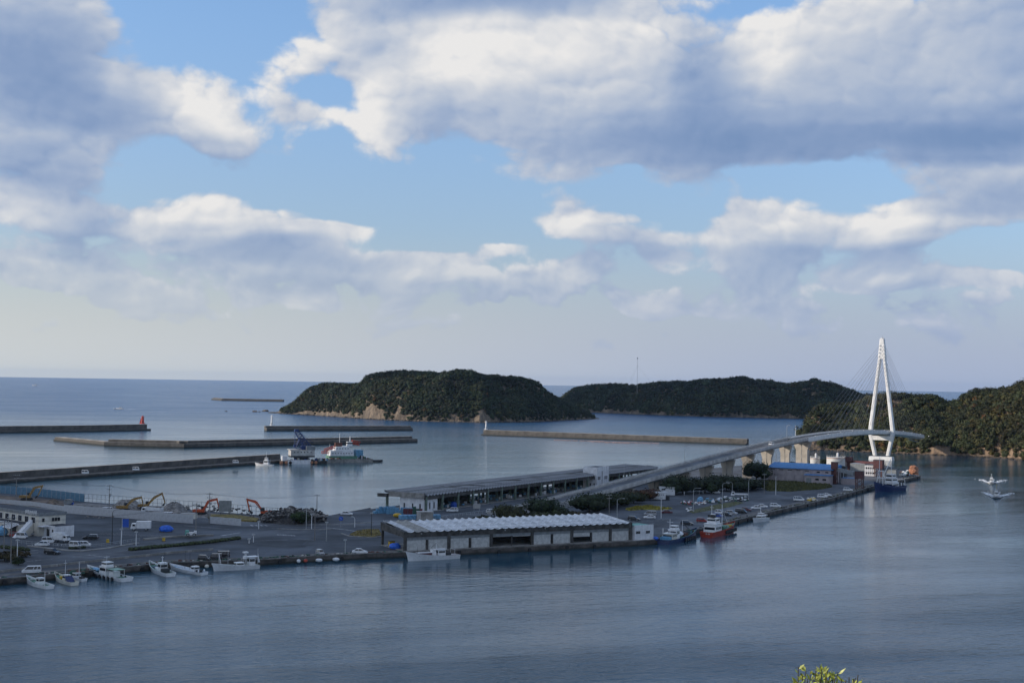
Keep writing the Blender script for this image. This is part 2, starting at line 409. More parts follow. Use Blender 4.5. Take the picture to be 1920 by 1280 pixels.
M['black'] = mat('black_rubber', (.018, .018, .02), .7, var=.2)
M['dark'] = mat('dark_metal', (.05, .055, .06), .55, metal=.3, var=.2)
M['glass'] = mat('dark_glass', (.015, .02, .028), .12, var=.2, spec=.9)
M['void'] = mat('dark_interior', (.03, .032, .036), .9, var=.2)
M['blackpaint'] = mat('black_paint', (.02, .021, .024), .3, var=.1, coat=.5)
M['silver'] = mat('silver_paint', (.42, .43, .45), .35, metal=.4, var=.06, coat=.4)
M['redpaint'] = mat('red_paint', (.28, .035, .03), .4, var=.12, coat=.3)
M['maroon'] = mat('maroon_paint', (.11, .022, .03), .4, var=.12, coat=.3)
M['bluepaint'] = mat('blue_paint', (.03, .08, .32), .4, var=.12, coat=.3)
M['navy'] = mat('navy_paint', (.012, .03, .12), .4, var=.2, coat=.2, streak=.3)
M['hullred'] = mat('red_hull_paint', (.42, .055, .03), .5, var=.2, streak=.4)
M['bottomred'] = mat('antifouling_red', (.16, .03, .03), .7, var=.2)
M['cobalt'] = mat('cobalt_crane_paint', (.012, .04, .15), .45, var=.2)
M['tarp'] = mat('blue_tarpaulin', (.02, .13, .62), .45, var=.15, bump=.06, bscale=3)
M['tarplight'] = mat('pale_blue_tarpaulin', (.16, .36, .55), .5, var=.2, bump=.05, bscale=3)
M['tray'] = mat('fish_crate_blue', (.12, .30, .46), .5, var=.3, scale=3)
M['deckblue'] = mat('deck_blue', (.13, .33, .52), .6, var=.15)
M['deckgreen'] = mat('deck_green', (.10, .24, .17), .7, var=.25)
M['canopy'] = mat('canopy_green', (.26, .42, .33), .6, var=.15)
M['teal'] = mat('teal_roof', (.14, .38, .32), .6, var=.15)
M['yellow'] = mat('yellow_paint', (.62, .40, .03), .45, var=.18)
M['cat'] = mat('ochre_machine_paint', (.33, .20, .06), .5, var=.25, scale=2)
M['orange'] = mat('orange_machine_paint', (.50, .085, .025), .45, var=.18, scale=2)
M['buoy'] = mat('orange_float', (.42, .19, .10), .6, var=.3, scale=2)
M['rust'] = mat('rusty_steel', (.13, .055, .04), .75, var=.35, scale=1.2, bump=.01)
M['brownpanel'] = mat('brown_panel', (.10, .035, .035), .6, var=.2, scale=.8, streak=.4)
M['galv'] = mat('galvanised_steel', (.42, .44, .45), .45, metal=.5, var=.1)
M['polecon'] = mat('pole_concrete', (.22, .21, .20), .8, var=.15, scale=1)
M['wood'] = mat('weathered_wood', (.10, .08, .06), .85, var=.25)
M['roofblue'] = mat('blue_sheet_roof', (.045, .19, .44), .5, var=.14, scale=.5)
M['pinkwall'] = mat('pinkish_sheet_wall', (.40, .35, .36), .7, var=.1, scale=.4, streak=.45)
M['darkroof'] = mat('dark_flat_roof', (.035, .042, .055), .8, var=.3, scale=.5)
M['tank'] = mat('tank_white', (.62, .62, .60), .5, var=.1, scale=.4, streak=.3)
M['soil'] = mat('soil', (.17, .125, .09), .95, var=.35, scale=.3, bump=.1, bscale=1.5)
M['gravelgrey'] = mat('grey_rubble', (.24, .225, .21), .95, var=.4, scale=.8, bump=.12, bscale=2)
M['scrap'] = mat('dark_scrap', (.06, .055, .052), .85, var=.5, scale=1.5, bump=.1)
M['hoard'] = mat('hoarding_grey', (.45, .47, .50), .6, metal=.1, var=.08, scale=.8)
M['hoardblue'] = mat('hoarding_blue', (.07, .18, .28), .6, var=.15, scale=.8)
M['net'] = mat('fishing_net_green', (.05, .12, .09), .9, var=.4, scale=3, bump=.08)
M['signblue'] = mat('sign_blue', (.02, .09, .45), .5, var=.05)
M['paint'] = mat('road_marking_white', (.42, .43, .44), .75, var=.3, scale=.8)
M['rope'] = mat('rope', (.3, .27, .2), .9)
M['wire'] = mat('wire', (.04, .042, .05), .6)
M['redlight'] = mat('red_lighthouse_paint', (.50, .05, .04), .5, var=.12)
M['person'] = mat('clothing_dark', (.04, .045, .06), .9)

# ------------------------------------------------------------------ sea
def interp(pts, x):
    return float(np.interp(x, [p[0] for p in pts], [p[1] for p in pts]))

def sea_material():
    m = bpy.data.materials.new('sea_water'); m.use_nodes = True; T = NT(m.node_tree); bs = T.n['Principled BSDF']
    tcn = T.n.new('ShaderNodeTexCoord'); v = tcn.outputs['Object']
    x, y, z = T.sep(v)
    # rotate so that ripples run across the wind
    a = rad(20)
    u = T.add(T.mul(x, cos(a)), T.mul(y, sin(a))); w = T.sub(T.mul(y, cos(a)), T.mul(x, sin(a)))
    rip = T.comb(T.mul(u, .55), w, 0)
    patch = T.noise(T.comb(T.mul(u, .35), w, 0), .012, 4, .55, .6)
    patch2 = T.noise(T.comb(T.mul(u, .22), w, 3), .035, 3, .5, .4)
    ruff = T.ss(T.add(T.mul(patch, .65), T.mul(patch2, .35)), .38, .62)        # wind-ruffled patches and calm lanes
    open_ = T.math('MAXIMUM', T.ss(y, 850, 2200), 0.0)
    near = T.ss(y, 420, 230)                                                      # out of the lee of the hill the ripples are livelier
    amp = T.add(T.mul(T.add(.35, T.mul(ruff, .65)), T.add(.36, T.mul(near, .85))), T.mul(open_, 2.8))
    n1 = T.noise(rip, .42, 3, .6, .3); n2 = T.noise(rip, 1.5, 4, .65, .2); n3 = T.noise(rip, .22, 2, .5)
    h = T.add(T.add(T.mul(n1, .50), T.mul(n2, .20)), T.mul(n3, .45))
    b = T.n.new('ShaderNodeBump'); b.inputs['Distance'].default_value = 1.0
    T._set(b.inputs['Strength'], 1.0)
    T._set(b.inputs['Height'], T.mul(h, T.mul(amp, .80)))
    T.l.new(b.outputs[0], bs.inputs['Normal'])
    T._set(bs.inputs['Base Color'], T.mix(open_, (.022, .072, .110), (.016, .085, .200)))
    T._set(bs.inputs['Roughness'], T.add(T.sub(T.lin(ruff, 0, 1, .07, .13), T.mul(near, .03)), T.mul(open_, .12)))
    bs.inputs['IOR'].default_value = 1.333
    bs.inputs['Specular Tint'].default_value = (.86, .96, 1.0, 1)
    return m
M['sea'] = sea_material()
SEA_R = 19300.0
mb = MB(); n = 720
ringr = [0, 3000, SEA_R]
mb.v = [(0, 0, 0)] + [(r_ * sin(2 * pi * i / n), r_ * cos(2 * pi * i / n), 0) for r_ in ringr[1:] for i in range(n)]
mb.f = [(0, 1 + (i + 1) % n, 1 + i) for i in range(n)] + [(1 + i, 1 + (i + 1) % n, 1 + n + (i + 1) % n, 1 + n + i) for i in range(n)]
mb.m = [0] * len(mb.f)
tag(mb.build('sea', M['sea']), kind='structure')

# ------------------------------------------------------------------ haze (air) box and unseen clouds added to shade the quay and far island
hz = bpy.data.materials.new('haze'); hz.use_nodes = True; ht = hz.node_tree; ht.nodes.clear()
pv = ht.nodes.new('ShaderNodeVolumePrincipled'); pv.inputs['Density'].default_value = HAZE_D
pv.inputs['Color'].default_value = (.50, .70, 1.0, 1); pv.inputs['Anisotropy'].default_value = .3
mo = ht.nodes.new('ShaderNodeOutputMaterial'); ht.links.new(pv.outputs[0], mo.inputs['Volume'])
if HAZE_D > 0:
    b_ = MB().box((0, 0, 50.0), (2 * SEA_R + 200, 2 * SEA_R + 200, 110.0))
    tag(b_.build('haze', hz), kind='stuff')

def cloud_caster():  # clouds out of view, added and laid out only to block the sun
    cm = bpy.data.materials.new('added_cloud_white'); cm.use_nodes = True
    cm.node_tree.nodes['Principled BSDF'].inputs['Base Color'].default_value = (.85, .86, .88, 1)
    cm.node_tree.nodes['Principled BSDF'].inputs['Roughness'].default_value = 1
    z = 820.0; t = z / SUN_DIR.z
    mb = MB(); rr = random.Random(3)
    # footprint of the shade on the ground
    for (gx, gy, r) in SHADE:
        c = Vector((gx, gy, 0)) + SUN_DIR * t
        for i in range(3):
            mb.lump((c.x + rr.uniform(-.2, .2) * r, c.y + rr.uniform(-.2, .2) * r, z + rr.uniform(0, 25)), (r, r, r * .24), rr.random(), .07, sub=3)
    o = mb.build('added_shade_cloud', cm, smooth=True); tag(o, kind='structure')
SHADE = [(260, 2330, 230), (560, 2330, 230), (60, 2300, 160), (60, 1960, 110), (-420, 350, 190), (-250, 400, 200), (-80, 430, 200), (60, 430, 200), (-200, 330, 170), (60, 340, 180), (250, 360, 180), (330, 500, 150), (-40, 560, 160), (60, 640, 120), (150, 560, 170), (-380, 480, 110), (-190, 520, 100)]
cloud_caster()

# ------------------------------------------------------------------ foliage
def leaf_mat(name, base, var=.5):
    m = bpy.data.materials.new(name); m.use_nodes = True; T = NT(m.node_tree); bs = T.n['Principled BSDF']
    at = T.n.new('ShaderNodeAttribute'); at.attribute_name = 'tint'
    tcn = T.n.new('ShaderNodeTexCoord')
    n1 = T.noise(tcn.outputs['Object'], .5, 4, .7)
    c = T.mix(T.ss(n1, .35, .65), tuple(q * (1 - var) for q in base), tuple(q * (1 + var) for q in base))
    c = T.mix(1.0, c, at.outputs['Color'], 'MULTIPLY')
    T._set(bs.inputs['Base Color'], c); bs.inputs['Roughness'].default_value = .7
    bs.inputs['Specular IOR Level'].default_value = .25
    return m
M['leaf'] = leaf_mat('foliage', (.037, .042, .027))
M['bark'] = mat('bark', (.07, .055, .04), .9, var=.3, scale=2)
TINTS = [((.75, 1.0, .7), 36), ((1.05, 1.1, .7), 22), ((.55, .78, .6), 22), ((1.7, 1.45, .7), 9), ((2.1, 1.15, .6), 5), ((1.9, .85, .6), 3), ((1.35, 1.2, 1.3), 3)]
TC = np.array([t[0] for t in TINTS]); TP = np.array([t[1] for t in TINTS], float); TP /= TP.sum()

def mesh_np(name, V, Fc, col, m):
    me = bpy.data.meshes.new(name); nv, nf = len(V), len(Fc)
    me.vertices.add(nv); me.vertices.foreach_set('co', V.astype(np.float32).ravel())
    me.loops.add(nf * 3); me.loops.foreach_set('vertex_index', Fc.astype(np.int32).ravel())
    me.polygons.add(nf); me.polygons.foreach_set('loop_start', np.arange(0, nf * 3, 3, dtype=np.int32))
    a = me.color_attributes.new('tint', 'FLOAT_COLOR', 'POINT')
    c4 = np.ones((nv, 4), np.float32); c4[:, :3] = col; a.data.foreach_set('color', c4.ravel())
    me.materials.append(m); me.update(calc_edges=True); return me

def crowns(name, pos, rad_, hgt, tint, cards, card, m, parent=None, seed=1, core=.74, lobes=1):
    """pos: crown centres. Each crown = a lumpy core and many small leaf clumps spread through its volume."""
    r = np.random.default_rng(seed); N = len(pos)
    iv, if_ = ICO[2 if cards > 150 else 1]; iv = np.array(iv); if_ = np.array(if_)
    k = len(iv)
    sc = np.stack([rad_, rad_, hgt], 1)
    cv = iv[None] * (core * (1 + r.uniform(-.28, .22, (N, k, 1)))) * sc[:, None] + pos[:, None]
    cf = if_[None] + (np.arange(N) * k)[:, None, None]
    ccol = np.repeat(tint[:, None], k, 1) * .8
    d = r.normal(size=(N, cards, 3)); d[..., 2] = np.abs(d[..., 2]) * .9 - .25; d /= np.linalg.norm(d, axis=2, keepdims=True)
    lump = 1 + .22 * np.sin(d[..., 0] * 4.1 + r.uniform(0, 6, (N, 1))) * np.cos(d[..., 1] * 3.7 + r.uniform(0, 6, (N, 1)))
    c = d * (lump * r.uniform(.78, 1.12, (N, cards)))[..., None] * sc[:, None] + pos[:, None]
    nrm = d + r.normal(size=d.shape) * .45; nrm /= np.linalg.norm(nrm, axis=2, keepdims=True)
    t = np.cross(nrm, r.normal(size=d.shape)); t /= np.linalg.norm(t, axis=2, keepdims=True); b = np.cross(nrm, t)
    s = (card * r.uniform(.6, 1.5, (N, cards)))[..., None]
    tri = np.stack([c + t * s, c - t * s * .5 + b * s * .86, c - t * s * .5 - b * s * .86], 2)
    tv = tri.reshape(-1, 3); tf = np.arange(len(tv)).reshape(-1, 3) + N * k
    tcol = np.repeat((tint[:, None] * r.uniform(.6, 1.5, (N, cards, 1)))[:, :, None], 3, 2).reshape(-1, 3)
    me = mesh_np(name, np.concatenate([cv.reshape(-1, 3), tv]), np.concatenate([cf.reshape(-1, 3), tf]),
                 np.concatenate([ccol.reshape(-1, 3), tcol]), m)
    o = bpy.data.objects.new(name, me); COL.objects.link(o)
    if parent is not None: o.parent = parent
    return o

def tree(loc, r, h, label, tint=(1, 1, 1), group=None, seed=0, cat='tree', n=5):
    rr = np.random.default_rng(seed + 50)
    t = thing('tree' if cat == 'tree' else 'shrub', label, cat, loc, 0, group)
    mb = MB(); mb.tube((0, 0, -.2), (0, 0, h * .6), .16 + h * .015, .08, 7)
    for i in range(4):
        a = rr.uniform(0, 6.28); mb.tube((0, 0, h * .25), (cos(a) * r * .55, sin(a) * r * .55, h * rr.uniform(.5, .75)), .09, .04, 5)
    mb.build('trunk', M['bark'], t)
    p = [(0, 0, h * .58)]
    for i in range(n):
        a = rr.uniform(0, 6.28); q = rr.uniform(.35, .7) * r
        p.append((cos(a) * q, sin(a) * q, h * rr.uniform(.32, .62)))
    p = np.array(p); k = len(p)
    rad_ = np.full(k, r * .55) * rr.uniform(.8, 1.2, k); hg = np.minimum(rad_ * .8, h * .38)
    tn = np.array([tint] * k) * rr.uniform(.8, 1.2, (k, 1))
    crowns('crown', p, rad_, hg, tn, 170, .34, M['leaf'], t, seed, core=.7)
    return t

# ------------------------------------------------------------------ wooded islands and headland
def vnoise(x, y, s, seed):
    r = np.random.default_rng(seed); g = r.uniform(-1, 1, (64, 64))
    def one(x, y):
        xi = np.floor(x).astype(int); yi = np.floor(y).astype(int); fx = x - xi; fy = y - yi
        fx = fx * fx * (3 - 2 * fx); fy = fy * fy * (3 - 2 * fy)
        a = g[xi % 64, yi % 64]; b = g[(xi + 1) % 64, yi % 64]; c = g[xi % 64, (yi + 1) % 64]; d = g[(xi + 1) % 64, (yi + 1) % 64]
        return (a * (1 - fx) + b * fx) * (1 - fy) + (c * (1 - fx) + d * fx) * fy
    return one(x / s, y / s) + .5 * one(x / s * 2.1 + 9, y / s * 2.1 + 4) + .25 * one(x / s * 4.3 + 3, y / s * 4.3 + 17)

def rock_mat(name, c1, c2):
    m = bpy.data.materials.new(name); m.use_nodes = True; T = NT(m.node_tree); bs = T.n['Principled BSDF']
    tcn = T.n.new('ShaderNodeTexCoord'); v = tcn.outputs['Object']; x, y, z = T.sep(v)
    n1 = T.noise(T.comb(x, y, T.mul(z, .6)), .09, 7, .65, .5)
    c = T.mix(T.ss(n1, .36, .62), c2, c1)
    crev = T.noise(T.comb(T.mul(x, 1.0), T.mul(y, .5), T.mul(z, .16)), .32, 7, .68, .3)
    c = T.mix(T.ss(crev, .50, .62, 0, .8), c, tuple(q * .3 for q in c1))
    wet = T.ss(z, 1.6, .3)                                                        # the tide keeps the foot of the rock wet
    c = T.mix(T.mul(wet, .7), c, (.045, .042, .036))
    T._set(bs.inputs['Base Color'], c); bs.inputs['Roughness'].default_value = .9
    b = T.n.new('ShaderNodeBump'); b.inputs['Distance'].default_value = 3.0; T.l.new(crev, b.inputs['Height']); T.l.new(b.outputs[0], bs.inputs['Normal'])
    return m
M['rock'] = rock_mat('island_rock', (.25, .195, .14), (.085, .07, .055))
M['rocktan'] = rock_mat('headland_rock', (.34, .235, .15), (.14, .105, .075))

def landform(name, ridge, shore, wf, wb, treeh, m, rockline, spacing, step, seed, tr, hmax_tint=1.0, cards=46, card=1.0, depth_rows=26, tm=(1, 1, 1)):
    """A wooded hill: shore line at sea level, crest line behind it, back slope down to the sea; returns the terrain."""
    x0, x1 = ridge[0][0], ridge[-1][0]
    xs = np.arange(x0, x1 + step, step); cols = len(xs)
    nf, nb = depth_rows, 12
    P = np.zeros((cols, nf + nb, 3)); T01 = np.zeros((cols, nf + nb)); HR = np.zeros(cols)
    for i, px in enumerate(xs):
        sh = G(px, interp(shore, px), 0); rp = interp(ridge, px)
        taper = min(1, (px - x0 + 6) / tr[0], (x1 - px + 6) / tr[1]); taper = max(taper, .04) ** .6
        w = wf * taper; d = Vector((sh.x, sh.y, 0)).normalized()
        rg = sh + d * w
        dd = _F * FPX + _R * (px - 960) + _U * (640 - rp); dh = math.hypot(dd[0], dd[1])
        hr = max(CAM_H + dd[2] / dh * math.hypot(rg.x, rg.y) - treeh * min(1, taper * 1.2), .6); HR[i] = hr
        for j in range(nf + nb):
            if j < nf:
                t = j / (nf - 1); rr_ = w * t; T01[i, j] = t
                z = hr * (1 - (1 - t) ** 2.0) ** .80
            else:
                t = (j - nf + 1) / nb; rr_ = w + wb * taper * t; T01[i, j] = 1 + t
                z = hr * (1 - t ** 1.8) - .5 * t
            q = sh + d * rr_; P[i, j] = (q.x, q.y, z)
    nz = vnoise(P[..., 0], P[..., 1], 38.0, seed)
    mid = np.clip(np.sin(np.clip(T01, 0, 1) * pi), 0, 1)
    P[..., 2] *= 1 + .26 * nz * mid
    gul = vnoise(P[..., 0] * 1.0, P[..., 1] * .25, 26.0, seed + 5)                 # gullies run down to the shore
    push = gul * 7.0 * np.clip(1 - np.abs(T01 - .25) * 2.2, 0, 1)
    P[..., 1] += push; P[:, 0, 2] = -1.0
    small = vnoise(P[..., 0], P[..., 1] + P[..., 2] * 2, 6.0, seed + 9)
    P[:, 1:, 2] += (small * 1.0)[:, 1:] * np.clip(P[:, 1:, 2] / 6, 0, 1)
    mb = MB(); R_ = nf + nb
    mb.v = [tuple(p) for p in P.reshape(-1, 3)]
    mb.f = [(i * R_ + j, (i + 1) * R_ + j, (i + 1) * R_ + j + 1, i * R_ + j + 1) for i in range(cols - 1) for j in range(R_ - 1)]
    mb.m = [0] * len(mb.f)
    terr = mb.build(name, m, smooth=False); tag(terr, kind='structure')
    # tree positions
    r = np.random.default_rng(seed); pts = []
    def samp(fi, fj):
        i = int(fi); j = int(fj); a = fi - i; b = fj - j
        i2 = min(i + 1, cols - 1); j2 = min(j + 1, R_ - 1)
        return (P[i, j] * (1 - a) * (1 - b) + P[i2, j] * a * (1 - b) + P[i, j2] * (1 - a) * b + P[i2, j2] * a * b), xs[i]
    area_w = np.linalg.norm(P[-1, 0, :2] - P[0, 0, :2])
    ncol = int(area_w / spacing); 
    for a in range(ncol + 1):
        L = np.linalg.norm(P[int(a / max(ncol, 1) * (cols - 1)), nf + 4, :2] - P[int(a / max(ncol, 1) * (cols - 1)), 0, :2])
        nr = max(2, int(L * 1.3 / spacing))
        for b in range(nr):
            fi = min(max((a + r.uniform(-.5, .5)) / ncol * (cols - 1), 0), cols - 1.001); fj = min(max((max(b + r.uniform(-.5, .5), 0) / nr) ** 1.35 * (nf + 4), .12), R_ - 1.1)
            p, px = samp(fi, fj)
            rl = rockline(px, p) * (1 + .35 * math.sin(px * .13 + seed) + r.uniform(-.25, .25))
            if p[2] < rl: continue
            pts.append(p)
    pts = np.array(pts); N = len(pts)
    rad_ = (r.uniform(.42, .80, N) + .55 * (r.random(N) < .12)) * spacing * 0.98; hg = rad_ * r.uniform(.75, 1.25, N)
    low = np.clip(pts[:, 2] / 8, .72, 1); rad_ = rad_ * low; hg = hg * low
    # species grow in stands: patches of like colour, with single odd trees
    pn = vnoise(pts[:, 0], pts[:, 1], 34.0, seed + 21); idx = np.clip((pn * .55 + .5) * 4 + r.normal(0, .9, N), 0, 6.49)
    order = [2, 0, 0, 1, 1, 3, 6]
    idx = np.array([order[int(q)] for q in idx]); odd = r.random(N) < .14 * hmax_tint
    rnd = r.choice(len(TC), N, p=TP); idx = np.where(odd, rnd, idx)
    lum = 1 + .45 * vnoise(pts[:, 0] + 50, pts[:, 1] + pts[:, 2], 17.0, seed + 31)
    tint = TC[idx] * r.uniform(.65, 1.35, (N, 1)) * np.clip(lum, .45, 1.7)[:, None]
    tint = tint * np.array(tm)
    pos = pts.copy(); pos[:, 2] += (treeh - hg * .9) * np.clip(pts[:, 2] / 14, .08, 1)
    o = crowns('forest', pos, rad_, hg, tint, cards, card, M['leaf'], seed=seed)
    tag(o, kind='stuff')
    return terr, P

RIDGE1 = [(503, 774), (507, 773), (530, 762), (550, 753), (563, 740), (580, 725), (603, 717), (627, 716), (650, 719), (677, 717), (687, 707), (700, 701), (713, 697), (747, 692),
          (787, 695), (820, 698), (867, 697), (900, 701), (940, 705), (980, 712), (1000, 718), (1013, 723), (1040, 742), (1067, 751), (1097, 764), (1112, 778), (1120, 783)]
SHORE1 = [(503, 774), (600, 779), (700, 786), (800, 790), (900, 792), (1000, 791), (1060, 788), (1120, 785)]
def rl1(px, p):
    base = 1.3
    for c, w, h in ((690, 15, 14), (712, 6, 8), (745, 7, 13), (622, 20, 6), (905, 20, 10), (850, 8, 6), (512, 14, 5), (575, 10, 5)): base += h * math.exp(-((px - c) / w) ** 2)
    return base
landform('island', RIDGE1, SHORE1, 120, 70, 5.5, M['rock'], rl1, 4.8, 4, 11, (60, 60), .5, cards=74, card=.66, tm=(1.0, .98, 1.02))
RIDGE2 = [(1020, 762), (1050, 747), (1061, 736), (1078, 725), (1110, 720), (1156, 717), (1185, 720), (1220, 717), (1255, 713), (1291, 715), (1316, 710), (1351, 708), (1404, 709.6), (1447, 712),
          (1468, 718), (1496, 717), (1539, 715.6), (1549, 715), (1572, 723), (1590, 730), (1608, 737), (1640, 741), (1700, 748), (1760, 762)]
SHORE2 = [(1020, 768), (1100, 773), (1200, 777), (1320, 781), (1440, 784), (1510, 785), (1640, 789), (1760, 793)]
def rl2(px, p): return 1.6 + 3 * math.exp(-((px - 1180) / 60) ** 2) + 3 * math.exp(-((px - 1450) / 60) ** 2)
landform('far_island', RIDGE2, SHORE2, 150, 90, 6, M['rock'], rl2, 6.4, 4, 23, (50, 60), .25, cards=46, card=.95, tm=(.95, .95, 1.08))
RIDGE3 = [(1492, 822), (1497, 815), (1510, 795), (1517, 781), (1537, 760), (1567, 753), (1590, 757), (1608, 754.5), (1636, 751), (1654, 746), (1675, 742), (1709, 740), (1739, 740), (1760, 746), (1775, 753),
          (1785, 752), (1796, 750), (1805, 741), (1828, 729), (1856, 727), (1883, 724), (1915, 722), (1960, 720), (2050, 716), (2200, 714), (2350, 728), (2480, 765)]
SHORE3 = [(1492, 842), (1517, 844), (1549, 844), (1617, 847), (1640, 848), (1718, 851), (1755, 853), (1824, 856), (1870, 858), (1915, 862), (2000, 868), (2200, 884), (2480, 905)]
def rl3(px, p):
    base = .7
    for c, w, h in ((1528, 14, 9), (1765, 25, 4.5), (1840, 20, 2.5)): base += h * math.exp(-((px - c) / w) ** 2)
    return base
landform('headland', RIDGE3, SHORE3, 130, 90, 6.0, M['rocktan'], rl3, 5.0, 5, 37, (70, 160), 1.3, cards=90, card=.62, tm=(1.30, 1.06, .92))

# small rocks standing in the sea off the island, and a rock shelf along the headland
for i, (px, py, r) in enumerate([(498, 771, 3.2), (478, 772, 2.6), (486, 772, 1.4), (424, 771, 1.2), (800, 774, .1)][:4]):
    o = MB().lump((0, 0, 0), (r * 1.6, r, r * .9), i, .3, sub=2).build('sea_rock', M['rock'], loc=G(px, py, 0))
    tag(o, ['dark rock stack just off the left tip of the wooded island', 'long low rock farther left of the island tip', 'small rock between the rock stack and the long low rock', 'tiny far-left skerry well out from the island tip'][i], 'rock')
rr = random.Random(5); mb = MB()
for i in range(260):
    px = rr.uniform(1512, 1915); c = G(px, interp(SHORE3, px) + rr.uniform(-1.2, .6), 0); r = rr.uniform(.5, 1.9)
    mb.lump((c.x, c.y, rr.uniform(-.2, .4)), (r * 1.3, r, r * .8), i, .3)
tag(mb.build('shore_rocks', M['rocktan']), kind='stuff')
mb = MB()
for i in range(160):
    px = rr.uniform(510, 1118); c = G(px, interp(SHORE1, px) + .3, 0); r = rr.uniform(.6, 2.2)
    mb.lump((c.x, c.y, rr.uniform(-.4, .6)), (r * 1.4, r, r), i, .3)
tag(mb.build('island_shore_rocks', M['rock']), kind='stuff')

# ------------------------------------------------------------------ breakwaters
def breakwater(pts, w, z_lo, z_hi, label, wall_w=4.0, block=20.0, parapet_on='far', endcaps=True, lit=None, stepw=None):
    """pts: ground points of the face nearest to us. A low apron in front and a high parapet wall behind, in caisson blocks."""
    o = thing('breakwater', label, 'breakwater', pts[0])
    org = Vector(pts[0]); first = {}
    for a, b in zip(pts[:-1], pts[1:]):
        a = Vector(a); b = Vector(b); L = (b - a).length; d = (b - a) / L; nrm = Vector((-d.y, d.x, 0))
        if nrm.y < 0: nrm = -nrm
        k = max(1, round(L / block)); l = L / k; ang = math.atan2(d.y, d.x); key = (round(l, 2))
        if key not in first:
            m1 = MB().box((0, 0, (z_lo - 3) / 2), (l - .10, w, z_lo + 3), 0).mesh('apron_block', M['break'])
            m2 = MB().box((0, 0, 0), (l - .14, wall_w, z_hi - z_lo), 0).mesh('parapet_block', M['break'])
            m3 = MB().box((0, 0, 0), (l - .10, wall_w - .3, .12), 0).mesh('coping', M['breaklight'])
            first[key] = (m1, m2, m3)
        m1, m2, m3 = first[key]
        for i in range(k):
            c = a + d * (l * (i + .5)) + nrm * (w / 2) - org
            jit = random.uniform(-.05, .05)
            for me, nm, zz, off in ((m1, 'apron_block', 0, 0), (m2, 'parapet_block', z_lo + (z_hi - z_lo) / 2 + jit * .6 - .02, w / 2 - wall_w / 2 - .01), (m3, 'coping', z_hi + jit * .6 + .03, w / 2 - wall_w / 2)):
                if nm == 'parapet_block' and z_hi - z_lo < .3: continue
                q = bpy.data.objects.new(nm, me); COL.objects.link(q); q.parent = o
                q.location = c + nrm * (off + jit * .5) + Vector((0, 0, zz)); q.rotation_euler.z = ang
    return o
def lighthouse(loc, h, r, mt, label, lamp=True):
    t = thing('lighthouse', label, 'lighthouse', loc)
    MB().lathe([(r * 1.9, 0), (r * 1.9, .7), (r * 1.7, .8)], 14).build('base', mt, t)
    MB().lathe([(r * 1.15, .8), (r, h * .35), (r * .86, h * .8)], 16).build('tower', mt, t, smooth=False)
    MB().lathe([(r * 1.25, h * .8), (r * 1.25, h * .83)], 14).build('gallery', mt, t)
    mb = MB()
    for i in range(8):
        a = i * pi / 4; mb.tube((cos(a) * r * 1.2, sin(a) * r * 1.2, h * .83), (cos(a) * r * 1.2, sin(a) * r * 1.2, h * .83 + .9), .05, n=4)
    mb.build('railing', mt, t)
    MB().lathe([(r * .55, h * .83), (r * .55, h * .95), (r * .62, h * .95), (r * .1, h)], 12).build('lantern', mt, t)
    MB().box((0, -r * 1.08, 1.8), (r * .6, .12, 1.8)).build('door', M['dark'], t)
    return t
g0 = lambda x, y: G(x, y, 0)
breakwater([g0(-60, 812.5), g0(150, 810), g0(283, 807)], 10, 1.8, 5.8, 'long breakwater at the left edge carrying the red lighthouse', 4)
breakwater([g0(500, 808), g0(774, 807.5)], 9, 3.2, 4.8, 'middle breakwater with the white lighthouse on its left end, in front of the wooded island', 4)
breakwater([g0(902, 815.5), g0(1398, 833.5)], 9, 1.0, 4.9, 'right breakwater running below the far island, small white lighthouse on its left end', 5)
breakwater([g0(100, 826), g0(195, 835)], 9, 1.2, 2.8, 'low pale outer arm of the bent breakwater', 8)
breakwater([g0(195, 836), g0(345, 839.5), g0(490, 836), g0(783, 829)], 11, 3.0, 4.7, 'long bent breakwater crossing the harbour behind the crane barge', 4)
breakwater([g0(-40, 910), g0(120, 898), g0(330, 882), g0(545, 866)], 11, 1.6, 4.6, 'near mole with high parapet wall leading to the crane barge', 3, block=16)
breakwater([g0(396, 749.5), g0(415, 751), g0(530, 753)], 12, 3.0, 4.8, 'far detached breakwater out at sea left of the island', 8, block=40)
L_ = lighthouse(g0(265, 806) + Vector((0, 4, 5.8)), 7.8, 1.3, M['redlight'], 'red lighthouse on the end of the left breakwater')
MB().side([(-3.0, 0), (-1.5, 0), (-1.2, 5.5), (-1.5, 5.5)], -.6, .6).build('stair', M['redlight'], L_)
lighthouse(g0(508, 807) + Vector((0, 4, 4.8)), 10.5, 1.0, M['white'], 'slim white lighthouse on the left end of the middle breakwater')
lighthouse(g0(911, 815) + Vector((0, 4, 4.9)), 8.5, .8, M['white'], 'small white lighthouse on the left end of the right breakwater')
t = thing('marker_mast', 'thin marker mast at the right end of the middle breakwater', 'mast', g0(767, 807) + Vector((0, 4, 4.8)))
MB().tube((0, 0, 0), (0, 0, 4.5), .12).build('post', M['dark'], t); MB().box((0, 0, 4.3), (.9, .9, .6)).build('lamp', M['dark'], t)

